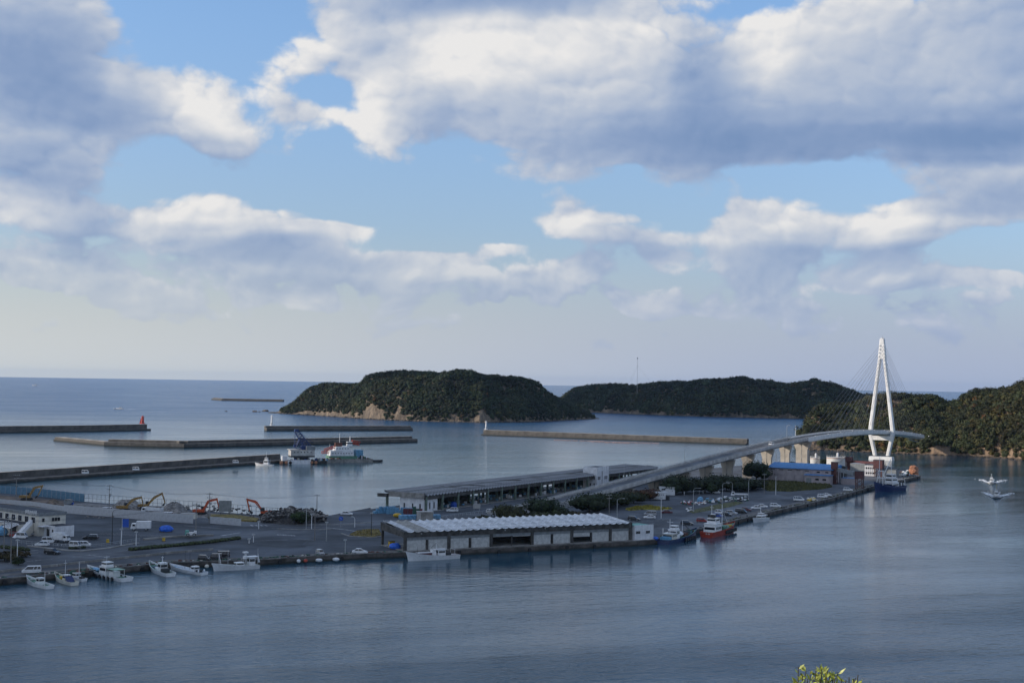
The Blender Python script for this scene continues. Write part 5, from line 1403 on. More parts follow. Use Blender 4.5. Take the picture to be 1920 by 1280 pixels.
lamp(612, 1014, 975, 0, 'pale column on the median right of the scrap heap', 0)
lamp(696, 1004, 958, 0, 'thin dark column rising from the golden lawn', 0, 'dark')
lamp(647, 1039.5, 1008, 0, 'thin column at the quay edge left of the white sedan', 0)
lamp(812, 973, 935, 0, 'thin column before the market hall end room', 0)
lamp(485, 991, 974, 0, 'short pale post by the blue hoarding', 0, 'white')
lamp(475, 1016, 998, 0, 'white signal post on the crossing, right one', 0, 'white')
lamp(467, 1018, 1006, 0, 'white post on the crossing, left one', 0, 'white')
lamp(665, 988, 968, 180, 'white signal post beside the round blue sign', .6, 'white')
lamp(32, 1050, 1008, 0, 'thin white post right of the pair of dark poles', 0, 'white')
lamp(1081, 925, 916, 0, 'short white post on the bridge ramp', 0, 'white')
# tall lamp with a camera on the bridge
p = on_plane(1491, 818, BO - BN * 5.4, BN); s_ = (Vector((p.x, p.y, 0)) - BO).dot(BU); b = BO + BU * s_ - BN * 5.3
t = thing('lamp_mast', 'white mast with a dark lamp standing on the viaduct left of the bend', 'mast', (b.x, b.y, deck_z(s_))); h = on_plane(1491, 797.5, b, (0, 1)).z - deck_z(s_)
MB().tube((0, 0, 0), (0, 0, h), .16, .1).build('mast', M['white'], t); MB().box((.9, 0, h - .7), (2.2, .5, .5)).build('lamp', M['dark'], t)
# signs
def round_sign(px, py, h, r, label, m='signblue'):
    t = thing('road_sign', label, 'sign', G(px, py)); MB().tube((0, 0, 0), (0, 0, h), .05).build('post', M['galv'], t)
    mb = MB().lathe([(r, -.03), (r, .03)], 16); mb.v = [(x, z, y + h - r * .6) for x, y, z in mb.v]; mb.build('disc', M[m], t)
    return t
s_ = round_sign(639, 988, 3.4, .75, 'round blue road sign with a pale arrow on the junction'); MB().bar((-.3, -.08, 3.2), (.3, -.08, 2.7), .16, .04).build('arrow', M['white'], s_)
t = thing('banner', 'blue banner on a white pole in the office car park', 'banner', G(235, 1008)); MB().box((0, 0, 4.6), (1.9, .12, 2.5)).build('cloth', M['signblue'], t); MB().tube((-1.1, 0, 0), (-1.1, 0, 6.0), .06).build('pole', M['white'], t)
for (px, py, lab) in ((202, 1017, 'small yellow bollard sign right of the black estate car'), (307, 1014, 'small yellow marker on the kerb end')):
    t = thing('marker', lab, 'marker', G(px, py)); MB().box((0, 0, .6), (.9, .5, 1.0), top=(.8, .8)).build('body', M['yellow'], t); MB().box((0, 0, .05), (1.1, .7, .1)).build('base', M['black'], t)
for (px, py, w_, h_, m_, lab) in ((311, 996.5, 4.6, 2.2, 'tarp', 'blue tarpaulin heap in the large car park'), (1313, 941, 2.6, 2.6, 'tarplight', 'white and blue covered bin in the gear yard'), (741, 1029, 3.6, 2.0, 'tarp', 'blue tarpaulin heap under the open left end of the shed'),
                                  (851, 951, 3.2, 2.4, 'signblue', 'blue tank in the shadow of the market hall above the white car'), (3, 1004, 3.8, 3.0, 'tarplight', 'pale blue covered stack at the left edge by the office'), (1229, 1011, 2.2, 1.0, 'tarp', 'small blue cloth at the right foot of the white annex')):
    c = G(px, py); t = thing('tarpaulin_heap', lab, 'tarpaulin', c); MB().lump((0, 0, h_ * .4), (w_ * .5, w_ * .36, h_ * .6), px, .16, sub=2).build('cover', M[m_], t); MB().box((0, 0, .1), (w_ * .8, w_ * .5, .2)).build('pallet', M['wood'], t)
t = thing('crate_stack', 'small tan box beside the blue heap under the shed end', 'box', G(734, 1024), rad(28)); MB().box((0, 0, .8), (1.6, 1.3, 1.6)).build('body', M['yellow'], t); MB().box((0, 0, 1.65), (1.7, 1.4, .1)).build('lid', M['wood'], t)

# ------------------------------------------------------------------ stacked gear
def crates(label, cells, loc_px, ang, m, name='crate_stack', cat='crates', s_=(1.2, 1.2, .8)):
    t = thing(name, label, cat, G(*loc_px), rad(ang)); me = MB().box((0, 0, s_[2] / 2), s_, top=(.95, .95)).mesh('crate', m)
    rr_ = random.Random(len(label))
    for (i, j, k) in cells:
        o = bpy.data.objects.new('crate', me); COL.objects.link(o); o.parent = t; o.location = (i * s_[0] * 1.08 + rr_.uniform(-.07, .07), j * s_[1] * 1.08, k * s_[2]); o.rotation_euler.z = rr_.uniform(-.05, .05)
    return t
rr = random.Random(2)
crates('pale blue fish crates stacked at the corner left of the market hall', [(i, j, k) for i in range(7) for j in range(2) for k in range(rr.choice((1, 2, 3)))], (704, 962), 25, M['tray'])
crates('blue fish crates stacked before the market hall end', [(i, j, k) for i in range(9) for j in range(2) for k in range(rr.choice((1, 2, 2, 3)))], (728, 963), 0, M['tray'])
crates('blue-green crates in front of the dark red stack', [(i, j, k) for i in range(5) for j in range(2) for k in range(rr.choice((2, 3)))], (744, 964), 0, M['tray'])
crates('long row of blue tubs before the concrete box', [(i, j, 0) for i in range(10) for j in range(2)], (753, 973), 15, M['tarplight'], s_=(1.4, 1.4, 1.5))
crates('dark red stack of pallets in front of the white end room', [(i, j, k) for i in range(4) for j in range(1) for k in range(3)], (760, 965), 5, M['maroon'], s_=(1.7, 1.3, .8))
crates('dark net stack right of the dark red pallets', [(i, 0, k) for i in range(3) for k in range(4 - i)], (777, 965.5), 5, M['net'], s_=(1.2, 1.2, .8))
t = thing('gas_float', 'yellow ball float lying before the blue tubs', 'float', G(745, 969.5)); MB().lump((0, 0, .8), (1.7, .8, .8), 1, .04, sub=2).build('ball', M['yellow'], t, smooth=True); MB().lathe([(.3, 0), (.3, .2)], 8).build('foot', M['dark'], t)
t = thing('concrete_box', 'pale concrete hut with an orange edge at the foot of the bridge approach', 'hut', G(796, 974.5), rad(8)); MB().box((0, 0, 1.5), (5.6, 3, 3.0)).build('wall', M['concrete'], t); MB().box((-2.2, -1.55, 1.5), (1.5, .12, 2.6)).build('door', M['pale'], t); MB().box((0, 0, 3.05), (5.8, 3.2, .16)).build('roof', M['pale'], t)
t = thing('sign_board', 'white lattice notice board in front of the market hall', 'board', G(894, 958), rad(10))
for x_ in (-1.1, 1.1): MB().tube((x_, 0, 0), (x_, 0, 2.9), .07).build('leg', M['galv'], t)
MB().box((0, 0, 1.9), (2.8, .1, 1.7)).build('board', M['pale'], t)
for z_ in (1.4, 1.9, 2.4): MB().box((0, -.08, z_), (2.6, .04, .1)).build('slat', M['panel'], t)
# orange floats and nets, gear rows on the middle yard
def heap(label, px0, px1, py0, py1, n, mats, smin, smax, name, cat, seed, zmax=1.2):
    c = G((px0 + px1) / 2, (py0 + py1) / 2); t = thing(name, label, cat, c); r = random.Random(seed)
    for m_ in mats:
        mb = MB()
        for i in range(n // len(mats)):
            p = G(r.uniform(px0, px1), r.uniform(py0, py1)) - c; s_ = r.uniform(smin, smax)
            if r.random() < .5: mb.lump((p.x, p.y, r.uniform(.2, zmax)), (s_, s_, s_ * .8), r.random(), .2)
            else: mb.box((p.x, p.y, r.uniform(.2, zmax * .7)), (s_ * 2, s_ * 1.3, s_), r.uniform(0, 3), top=(.8, .8))
        tag(mb.build('gear', M[m_], t), kind='stuff')
    return t
heap('row of white and grey stacked fishing gear in the middle yard', 1322, 1352, 937, 943, 70, ['white', 'net', 'gravelgrey', 'tray'], .35, .8, 'fishing_gear', 'fishing gear', 1)
heap('darker stacked gear at the right end of the gear row', 1356, 1402, 935, 940, 90, ['galv', 'net', 'scrap', 'white'], .3, .75, 'fishing_gear', 'fishing gear', 2)
heap('orange and white floats piled left of the curved street lamp', 1277, 1300, 942, 947, 44, ['redpaint', 'white', 'net'], .3, .6, 'float_heap', 'floats', 3, .9)
heap('orange and white floats piled right of the curved street lamp', 1303, 1322, 943, 946.5, 36, ['redpaint', 'white', 'cream'], .3, .55, 'float_heap', 'floats', 4, .8)
heap('few grey stones and floats by the road below the float piles', 1288, 1300, 951, 959, 18, ['white', 'gravelgrey'], .3, .5, 'float_heap', 'floats', 5, .5)
heap('small yellow pile of nets on the quay edge', 1514, 1530, 935, 939, 20, ['yellow', 'cream'], .4, .8, 'net_heap', 'nets', 6, .6)
heap('heap of large round orange nets and floats at the tip of the quay', 1706, 1719, 886, 889, 24, ['buoy', 'buoy'], 1.1, 2.0, 'float_heap', 'floats', 7, 4.2)
heap('dark and white clutter on the quay right of the large navy ship', 1688, 1704, 887, 892, 60, ['scrap', 'white', 'net', 'rust'], .5, 1.2, 'quay_gear', 'gear', 8, 1.6)
heap('piles of nets and ropes on the lower quay behind the small white boats', 130, 165, 1071, 1075, 34, ['rust', 'net', 'wood'], .4, .8, 'net_heap', 'nets', 9, .6)
# white container cabins with a row of marks
t = thing('container_cabin', 'white cabin with a row of dark characters, nearer of two under the viaduct', 'cabin', G(1235, 936.5), rad(-10))
MB().box((0, 0, 1.8), (6.0, 2.6, 3.0)).build('wall', M['white'], t); MB().box((0, 0, .15), (5.6, 2.2, .3)).build('base', M['dark'], t); MB().box((-.4, 0, 3.38), (8.0, 2.9, .14)).build('roof', M['white'], t)
r = random.Random(8); 
for i in range(6):
    x_ = -2.2 + i * .85; g_ = MB()
    for q in range(4): g_.box((x_ + r.uniform(-.15, .15), -1.34, 2.25 + r.uniform(-.25, .25)), ((.5, .06, .1) if q % 2 else (.1, .06, .55)))
    g_.build('lettering', M['dark'], t)
MB().box((3.9, 0, 1.0), (1.6, 1.8, 1.7)).build('machine', M['dark'], t)
t = thing('container_cabin', 'white cabin with plain walls, farther of two under the viaduct', 'cabin', G(1251, 928), rad(-10))
MB().box((0, 0, 1.9), (7.0, 3.0, 3.4)).build('wall', M['white'], t); MB().box((0, 0, 3.75), (7.6, 3.4, .2)).build('roof', M['white'], t)
MB().box((-1.6, -1.53, 2.7), (1.6, .06, .6)).build('window', M['glass'], t); MB().box((0, 0, .12), (6.6, 2.6, .24)).build('base', M['dark'], t)

# ------------------------------------------------------------------ office at left
OA = rad(-42); OF = thing('office_building', 'two-storey cream harbour office with dark flat roof and white letters along its parapet', 'building', G(72, 1005), OA)
# x along the long front towards the right corner (corner = 0), y away
OFH = top_z(72, 963, G(72, 1005)) - GZ
MB().box((-16, 4.6, OFH / 2), (32, 9.2, OFH)).build('wall', M['cream'], OF)
MB().box((-16, 4.6, OFH + .02), (31.2, 8.4, .12)).build('roof', M['darkroof'], OF)
for c_, d_ in (((-16, -.1, OFH - .25), (32.4, .3, 1.0)), ((.1, 4.6, OFH - .25), (.3, 9.4, 1.0)), ((-16, 9.3, OFH - .25), (32.4, .3, 1.0))): MB().box(c_, d_).build('parapet', M['panel'], OF)
for i in range(7):
    x_ = -3.2 - i * 4.1; f = MB().box((x_, -.04, OFH - 2.1), (2.3, .14, 1.9)).build('window', M['whitewall'], OF)
    for q in (-1, 1): MB().box((x_ + q * .54, -.12, OFH - 2.1), (.98, .05, 1.7)).build('pane', M['glass'], f)
for y_ in (1.5, 4.8, 5.8, 6.8): f = MB().box((.04, y_, OFH - 2.0), (.14, .8, 1.1)).build('window', M['dark'], OF); MB().box((.12, y_, OFH - 2.0), (.05, .62, .92)).build('pane', M['glass'], f)
r = random.Random(12)
for i in range(10):
    x_ = -7.6 + i * .72; g_ = MB()
    for q in range(5): g_.box((x_ + r.uniform(-.12, .12), -.32, OFH + .15 + r.uniform(-.3, .3)), ((.62, .1, .2) if q % 2 else (.2, .1, .95)))
    g_.build('letter', M['white'], OF)
MB().box((-15, -2.6, 1.85), (24, 5.0, 3.7)).build('lower_wing', M['cream'], OF)
MB().box((-15, -2.6, 3.75), (23.6, 4.7, .16)).build('lower_roof', M['darkroof'], OF)
MB().box((-15, -5.1, 3.75), (24.2, .25, .55)).build('parapet', M['whitewall'], OF)
for x_, w_ in ((-6, 3.6), (-12, 2.6), (-19, 3.0)): MB().box((x_, -5.14, 1.7), (w_, .1, 2.6)).build('doorway', M['dark'], OF)
MB().box((-24, -5.14, 2.6), (3.4, .1, .7)).build('window', M['glass'], OF)
for i in range(5):
    MB().side([(0, 0), (.12, 0), (.12, .3), (0, .3)], 0, 0.1)
    MB().bar((-8.6 + i * 1.2, -5.2, 3.9), (-8.6 + i * 1.2, -7.6, 2.9), .12, .12).build('canopy_rib', M['dark'], OF)
MB().add([(-9.2, -5.2, 3.8), (-3.2, -5.2, 3.8), (-3.2, -7.8, 2.8), (-9.2, -7.8, 2.8), (-9.2, -5.2, 3.68), (-3.2, -5.2, 3.68), (-3.2, -7.8, 2.68), (-9.2, -7.8, 2.68)], [(0, 1, 2, 3), (7, 6, 5, 4), (3, 2, 6, 7), (0, 3, 7, 4), (2, 1, 5, 6)]).build('canopy', M['whitewall'], OF)
MB().add([(-1.4, -2.4, 5.2), (.5, -2.4, 5.2), (.5, -8.0, .1), (-1.4, -8.0, .1), (-1.4, -2.4, 3.9), (.5, -2.4, 3.9), (.5, -6.6, 0), (-1.4, -6.6, 0)], [(0, 1, 2, 3), (7, 6, 5, 4), (1, 5, 6, 2), (0, 3, 7, 4), (3, 2, 6, 7)]).build('stair', M['whitewall'], OF)
for x_, y_, d_ in ((3.4, 5.0, (6.6, 6.6, 3.4)),):
    MB().box((x_, y_, 1.7), d_).build('side_wing', M['whitewall'], OF); MB().box((x_, y_, 3.44), (5.9, 5.9, .1)).build('side_roof', M['darkroof'], OF)
    MB().box((x_, y_ - 3.33, 3.35), (6.8, .2, .45)).build('parapet', M['whitewall'], OF)
    MB().box((x_ - .6, y_ - 3.36, 1.3), (1.5, .12, 2.2)).build('door', M['glass'], OF); MB().box((x_ + 2.1, y_ - 3.36, 1.8), (.6, .12, 1.3)).build('window', M['glass'], OF)
MB().box((1.6, .8, 3.2), (3.0, 2.6, .2)).build('porch_roof', M['whitewall'], OF)

# ------------------------------------------------------------------ warehouse group at right
WA = rad(-29); WL = G(1440, 901)
WH = thing('warehouse', 'large pinkish warehouse with blue sheet roof behind the dry grass', 'building', WL, WA)
MB().box((17, 13, 3.6), (34, 26, 7.2)).build('wall', M['pinkwall'], WH)
MB().add([(-.8, -.9, 7.1), (35, -.9, 7.1), (35, 27, 7.1), (-.8, 27, 7.1), (-.8, 13, 9.4), (35, 13, 9.4), (-.8, -.9, 7.3), (35, -.9, 7.3)], [(0, 1, 7, 6), (6, 7, 5, 4), (4, 5, 2, 3), (0, 6, 4, 3), (1, 2, 5, 7)]).build('roof', M['roofblue'], WH)
rm_ = MB().bar((0, -.9, 7.34), (0, 13, 9.44), .12, .1).mesh('roof_seam', M['roofblue'])
for i in range(23): o = bpy.data.objects.new('roof_seam', rm_); COL.objects.link(o); o.parent = WH; o.location = (.2 + i * 1.5, 0, 0)
for i in range(6):
    x_ = .3 + i * 4.6; MB().box((x_, -.14, 3.5), (.45, .3, 7.0)).build('buttress', M['pinkwall'], WH)
    if i < 5: MB().box((x_ + 2.3, -.04, 6.2), (2.2, .1, .35)).build('vent', M['dark'], WH)
for z_ in (3.5,): MB().box((12, -.05, z_), (24, .08, .12)).build('band', M['panel'], WH)
for x_ in (27, 31.5): MB().box((x_, -.05, 5.8), (1.6, .12, .6)).build('window', M['glass'], WH)
LW = thing('warehouse_wing', 'low pinkish wing with blue roof and two dark windows in front of the large warehouse', 'building', WL + Vector((cos(WA), sin(WA), 0)) * 21.6 + Vector((sin(WA), -cos(WA), 0)) * 5.6, WA)
MB().box((6.6, 2.7, 2.2), (13.2, 5.4, 4.4)).build('wall', M['pinkwall'], LW); MB().box((6.6, 2.5, 4.6), (14, 6.2, .3), top=(.98, .8)).build('roof', M['roofblue'], LW)
MB().box((2.0, -.05, 1.5), (2.6, .12, 3.0)).build('door', M['panel'], LW)
for x_ in (6.4, 10.2): f = MB().box((x_, -.05, 2.4), (1.9, .12, .9)).build('window', M['dark'], LW); MB().box((x_, -.12, 2.4), (1.6, .05, .65)).build('pane', M['glass'], f)
def box_b(pxl, pxr, pyb, pyt, depth, m, label, name='building', roof=None, ang=-29, cat='building', parts=None, over=.2):
    b = G((pxl + pxr) / 2, pyb); ppm = FPX / b.y; h = top_z((pxl + pxr) / 2, pyt, b) - GZ; w_ = (pxr - pxl) / ppm
    t = thing(name, label, cat, b, rad(ang)); MB().box((0, depth / 2, h / 2), (w_, depth, h)).build('wall', M[m], t)
    MB().box((0, depth / 2, h + .08), (w_ + over, depth + over, .2)).build('roof', M[roof or m], t)
    return t, w_, h
# conveyor towers
def tower(pxl, pxr, pyb, pyt, boxfrac, label, open_legs=True):
    b = G((pxl + pxr) / 2, pyb); ppm = FPX / b.y; h = top_z((pxl + pxr) / 2, pyt, b) - GZ; w_ = (pxr - pxl) / ppm
    t = thing('conveyor_tower', label, 'tower', b, rad(-29)); bh = h * boxfrac; d_ = w_ * .9
    MB().box((0, 0, h - bh / 2), (w_, d_, bh)).build('head_house', M['brownpanel'], t); MB().box((0, 0, h + .06), (w_ + .3, d_ + .3, .16)).build('roof', M['dark'], t)
    for x_ in (-1, 1):
        for y_ in (-1, 1): MB().box((x_ * w_ * .4, y_ * d_ * .4, (h - bh) / 2), (.35, .35, h - bh)).build('leg', M['rust'], t)
    mb = MB(); n = max(2, int((h - bh) / 2.4))
    for i in range(n):
        z0, z1 = (h - bh) * i / n, (h - bh) * (i + 1) / n
        for y_ in (-1, 1): mb.bar((-w_ * .4, y_ * d_ * .4, z0), (w_ * .4, y_ * d_ * .4, z1), .14, .14); mb.bar((w_ * .4, y_ * d_ * .4, z0), (-w_ * .4, y_ * d_ * .4, z1), .14, .14)
        for x_ in (-1, 1): mb.bar((x_ * w_ * .4, -d_ * .4, z1), (x_ * w_ * .4, d_ * .4, z1), .14, .14)
    mb.build('bracing', M['rust'], t)
    if not open_legs: MB().box((0, 0, (h - bh) / 2), (w_ * .62, d_ * .6, h - bh)).build('shaft', M['brownpanel'], t)
    return b, h
tA = tower(1559, 1570, 907, 866, .3, 'dark brown conveyor tower against the right end of the blue warehouse', False)
tB = tower(1604, 1619, 916.5, 883, .42, 'brown conveyor tower on lattice legs beside the road')
tC = tower(1586, 1598, 884, 856, .3, 'brown conveyor tower beside the large white tank', False)
tD = tower(1639, 1656, 893, 862, .5, 'brown conveyor tower behind the masts of the navy ship')
def conveyor(a, b, label, m='panel', w_=1.8, h_=1.8):
    t = thing('conveyor', label, 'conveyor', a); d = b - a; MB().bar((0, 0, 0), d, w_, h_).build('gallery', M[m], t)
    mb = MB(); n = 7
    for i in range(1, n): p = d * (i / n); mb.box((p.x, p.y, p.z + h_ * .52), (.3, w_, .12), math.atan2(d.y, d.x))
    mb.build('ribs', M['dark'], t); return t
conveyor(tA[0] + Vector((2, -1, tA[1] * .66)), tB[0] + Vector((-2, 1, tB[1] * .86)), 'sloping grey conveyor gallery from the dark tower to the roadside tower', 'panel')
conveyor(tC[0] + Vector((2, 0, tC[1] * .68)), tD[0] + Vector((-2, 0, tD[1] * .82)), 'long brown conveyor gallery crossing behind the grey building', 'brownpanel', 1.4, 1.4)
t, w_, h_ = box_b(1594, 1622, 889, 869.5, 10, 'panel', 'grey building under the long brown conveyor', roof='bridgegrey')
t, w_, h_ = box_b(1621, 1641, 892, 873, 6, 'whitewall', 'white two-storey site office with window bands between the towers', roof='pale')
for z_ in (1.4, 4.2): MB().box((0, -.06, z_ + .3), (w_ * .92, .12, 1.0)).build('window_band', M['glass'], t)
for i in range(5): MB().box((-w_ / 2 + (i + .5) * w_ / 5, -.14, 2.9), (.3, .1, 4.6)).build('mullion', M['white'], t)
t, w_, h_ = box_b(1655, 1680, 894, 880, 6, 'panel', 'grey corrugated building behind the navy ship', roof='dark')
t, w_, h_ = box_b(1577, 1604, 908, 896.5, 5, 'pinkwall', 'low pale shed row between the two near towers', roof='roofblue')
t, w_, h_ = box_b(1569, 1584, 904, 874, 4, 'shed', 'narrow tall silo block beside the dark tower', roof='dark')
for x_ in (-1.4, 0, 1.4): MB().tube((x_, -.3, 0), (x_, -.3, h_ * .8), .3).build('pipe', M['galv'], t)
t, w_, h_ = box_b(1682, 1690, 892, 886, 3, 'cream', 'tiny tan hut right of the grey corrugated building', roof='rust')
# oil tanks
def tank(px, pxw, pyb, pyt, label):
    b = G(px, pyb); r = pxw / 2 / (FPX / b.y); h = top_z(px, pyt, b) - GZ; t = thing('storage_tank', label, 'tank', b)
    sh_ = MB().lathe([(r, 0), (r, h)], 40).build('shell', M['tank'], t); MB().lathe([(r * 1.01, 0), (.4, h * .07)], 40, (0, 0, h + .03)).build('dome', M['tank'], t)
    MB().lathe([(r * 1.02, h - .5), (r * 1.02, h - .2)], 40).build('red_band', M['buoy'], t)
    MB().lathe([(.7, h), (.7, h + 2.6), (.3, h + 3)], 12, (r * .2, 0, 0)).build('vent_tower', M['white'], t)
    mb = MB()
    for i in range(24): a = i * pi / 12; mb.tube((cos(a) * r * .99, sin(a) * r * .99, h), (cos(a) * r * .99, sin(a) * r * .99, h + 1.1), .05, n=4)
    for i in range(24): a = i * pi / 12; c_ = (i + 1) * pi / 12; mb.tube((cos(a) * r * .99, sin(a) * r * .99, h + 1.1), (cos(c_) * r * .99, sin(c_) * r * .99, h + 1.1), .04, n=4)
    mb.build('railing', M['galv'], t)
    st = MB()
    for i in range(16): a = -2.2 + i * .085; st.box((cos(a) * (r + .5), sin(a) * (r + .5), .3 + i * h / 16), (.9, .8, .12), a)
    st.build('stair', M['galv'], t); return t
tank(1528, 18, 873, 858, 'smaller white storage tank left of the large one')
tank(1567, 34, 874.5, 857, 'large white storage tank with two vents and a spiral stair')

# ------------------------------------------------------------------ trees on the quay
def bush(px, py, r, h, label, tint=(.75, 1.0, .7), seed=0, n=6, cat='tree'): return tree(G(px, py), r, h, label, tint, None, seed, cat, n)
bush(961, 978, 6.5, 6.5, 'broad olive round tree, left one of the cluster left of the bridge ramp', (1.1, 1.05, .7), 1, 8)
bush(983, 980, 4.5, 3.6, 'low olive bush between the round trees by the slim poles', (1.2, 1.05, .7), 2, cat='shrub')
bush(1022, 972, 7.0, 8.0, 'tall dark round tree of the cluster left of the bridge ramp', (.6, .85, .6), 3, 9)
bush(1003, 979, 5.0, 4.2, 'mid-green bush in front of the tall round tree', (1.0, 1.05, .65), 4, 7)
bush(1044, 976, 4.5, 4.5, 'small round tree at the right of the cluster', (.8, .95, .6), 5, 6)
bush(905, 981, 3.8, 3.0, 'small bush behind the shed roof, leftmost', (1.1, 1.0, .6), 6, 4, 'shrub')
bush(1080, 973, 4.5, 2.8, 'low brownish bush behind the shed roof near its right end', (1.6, 1.15, .7), 7, 5, 'shrub')
bush(1105, 960, 7.5, 7.5, 'large dark bush at the foot of the ramp, nearest of the long row', (.7, .9, .6), 8, 9)
bush(1125, 955, 6.5, 6.5, 'dark bush second in the long row under the ramp', (.8, .95, .6), 9, 8)
bush(1145, 951, 6.5, 6.0, 'dark green bush third in the long row under the ramp', (.9, 1.0, .6), 10, 8)
bush(1166, 947, 6.5, 5.5, 'green bush fourth in the long row under the ramp', (.8, 1.0, .7), 11, 7)
bush(1188, 943, 6.0, 5.0, 'olive bush fifth in the long row under the ramp', (1.1, 1.0, .6), 12, 7)
bush(1208, 938, 5.5, 5.0, 'reddish brown bush left of the white cabins', (2.0, .9, .7), 13, 7)
bush(1222, 934, 4.5, 4.5, 'dark red bush touching the white cabin', (1.8, .8, .8), 14, 6)
for i, (px, py, r_, h_) in enumerate([(1262, 927, 7, 9.5), (1280, 926, 7.5, 9), (1300, 925, 7.5, 7.5), (1322, 924, 7.5, 7.5), (1343, 919, 7.5, 8), (1362, 920, 7.5, 7.5), (1383, 921, 7, 7), (1402, 919, 6.5, 6)]):
    bush(px, py, r_, h_, ['tall dark tree right behind the white cabins', 'dark tree second from the cabins in the thicket under the viaduct', 'dark tree third in the thicket, under the first clear pier', 'dark tree mid thicket below the second clear pier', 'dark tree mid thicket between two clear piers', 'dark tree in the thicket left of the flatbed truck', 'dark tree in the thicket behind the flatbed truck', 'dark tree at the right end of the thicket by the curved lamp'][i], (.62 + .08 * (i % 3), .85, .6), 20 + i, 9)
bush(1418, 902, 8.0, 11.5, 'large round dark tree at the left corner of the blue-roofed warehouse', (.6, .85, .6), 31, 11)
bush(1421, 917, 5.5, 5.0, 'lower tree in front of the large round one', (.8, .85, .5), 32, 7)
bush(1506, 901, 1.8, 2.4, 'small bush against the warehouse wall', (.9, 1, .6), 33, 3, 'shrub')
bush(1548, 872, 4.0, 4.5, 'dark tree between the two white tanks', (.6, .8, .6), 34, 5)
bush(1475, 873, 4.5, 3.4, 'dark tree showing over the blue roof', (.6, .8, .6), 35, 5)
bush(1508, 872, 4.0, 3.0, 'dark bush at the foot of the last viaduct pier', (.6, .8, .6), 36, 5)
bush(559, 983, 4.0, 4.6, 'green bush in front of the scrap heap', (.7, 1.0, .6), 37, 6)
bush(35, 1059, 1.6, 2.0, 'small dark bush at the left edge by the thin white post', (.7, .9, .6), 38, 3, 'shrub')
bush(8, 1052, 3.2, 2.6, 'brownish bush at the foot of the leaning poles', (1.2, .9, .7), 39, 4, 'shrub')
bush(28, 1044, 3.4, 2.0, 'low brownish shrub behind the thin white post', (1.4, .95, .8), 40, 4, 'shrub')

# ------------------------------------------------------------------ evergreen twigs in front of the camera position (bottom edge)
def sprig(px, py, dist, L, label, seed):
    d = (_F * FPX + _R * (px - 960) + _U * (640 - py)); d = d / np.linalg.norm(d); c = Vector(tuple(d * dist)) + Vector((0, 0, CAM_H)); r = random.Random(seed)
    mb = MB(); st = MB(); st.tube((0, 0, -2.4), (0, 0, 0), .03, .012, 6)
    return c, mb, st, r
tw_ = thing('shrub', 'sunlit yellow-green leafy shoots poking into the bottom edge of the view', 'shrub', (0, 0, 0))
M['shoot'] = mat('sunlit_leaf', (.30, .38, .05), .5, var=.5, scale=30, col2=(.09, .13, .02))
M['shoottip'] = mat('new_leaf', (.42, .46, .07), .5, var=.35, scale=30)
dc = 9.0; bases = []
for i, (px, py, lean) in enumerate([(1497, 1254, .05), (1511, 1262, .25), (1519, 1268, .1), (1530, 1262, .2), (1538, 1253, 0), (1553, 1256, .45), (1547, 1266, -.1), (1562, 1270, .1), (1570, 1266, .15), (1592, 1274, .0), (1609, 1269, .4), (1600, 1277, .2), (1504, 1270, -.2), (1578, 1278, -.1), (1524, 1272, -.2), (1534, 1266, .35), (1541, 1262, .2), (1556, 1268, .3), (1586, 1279, .2), (1514, 1276, .1), (1550, 1274, -.2), (1604, 1275, .5), (1566, 1275, .4)]):
    d = (_F * FPX + _R * (px - 960) + _U * (640 - (py - 5))); d = Vector(tuple(d / np.linalg.norm(d))); dist = dc + random.uniform(-.25, .25)
    tip = d * dist + Vector((0, 0, CAM_H)); base = tip + Vector((-lean * .25, random.uniform(-.05, .05), -.62))
    bases.append(base); st = MB().tube(base, tip, .006, .003, 5).build('stem', M['bark'], tw_)
    r = random.Random(i)
    for mname, k0, k1 in (('shoot', 0, 44), ('shoottip', 44, 52)):
        lf = MB()
        for k in range(k0, k1):
            t_ = r.uniform(.05, .85) if mname == 'shoot' else r.uniform(.75, 1.0)
            p = base.lerp(tip, t_); a = r.uniform(0, 6.28); upv = r.uniform(.3, 1.3); v = Vector((cos(a), sin(a), upv)).normalized() * r.uniform(.05, .10) * (1.25 - t_ * .5)
            w_ = v.cross(Vector((r.uniform(-1, 1), r.uniform(-1, 1), .3))).normalized() * .0085
            lf.add([p, p + v * .5 + w_, p + v, p + v * .5 - w_], [(0, 1, 2, 3)])
        lf.build('leaves', M[mname], tw_)
_m = sum(bases, Vector()) / len(bases) + Vector((0, 0, -1.0))
bm_ = MB().tube(_m + Vector((0, .3, -3.5)), _m, .06, .04, 7)
for b_ in bases: bm_.tube(_m, b_, .022, .007, 5)
bm_.build('trunk', M['bark'], tw_)

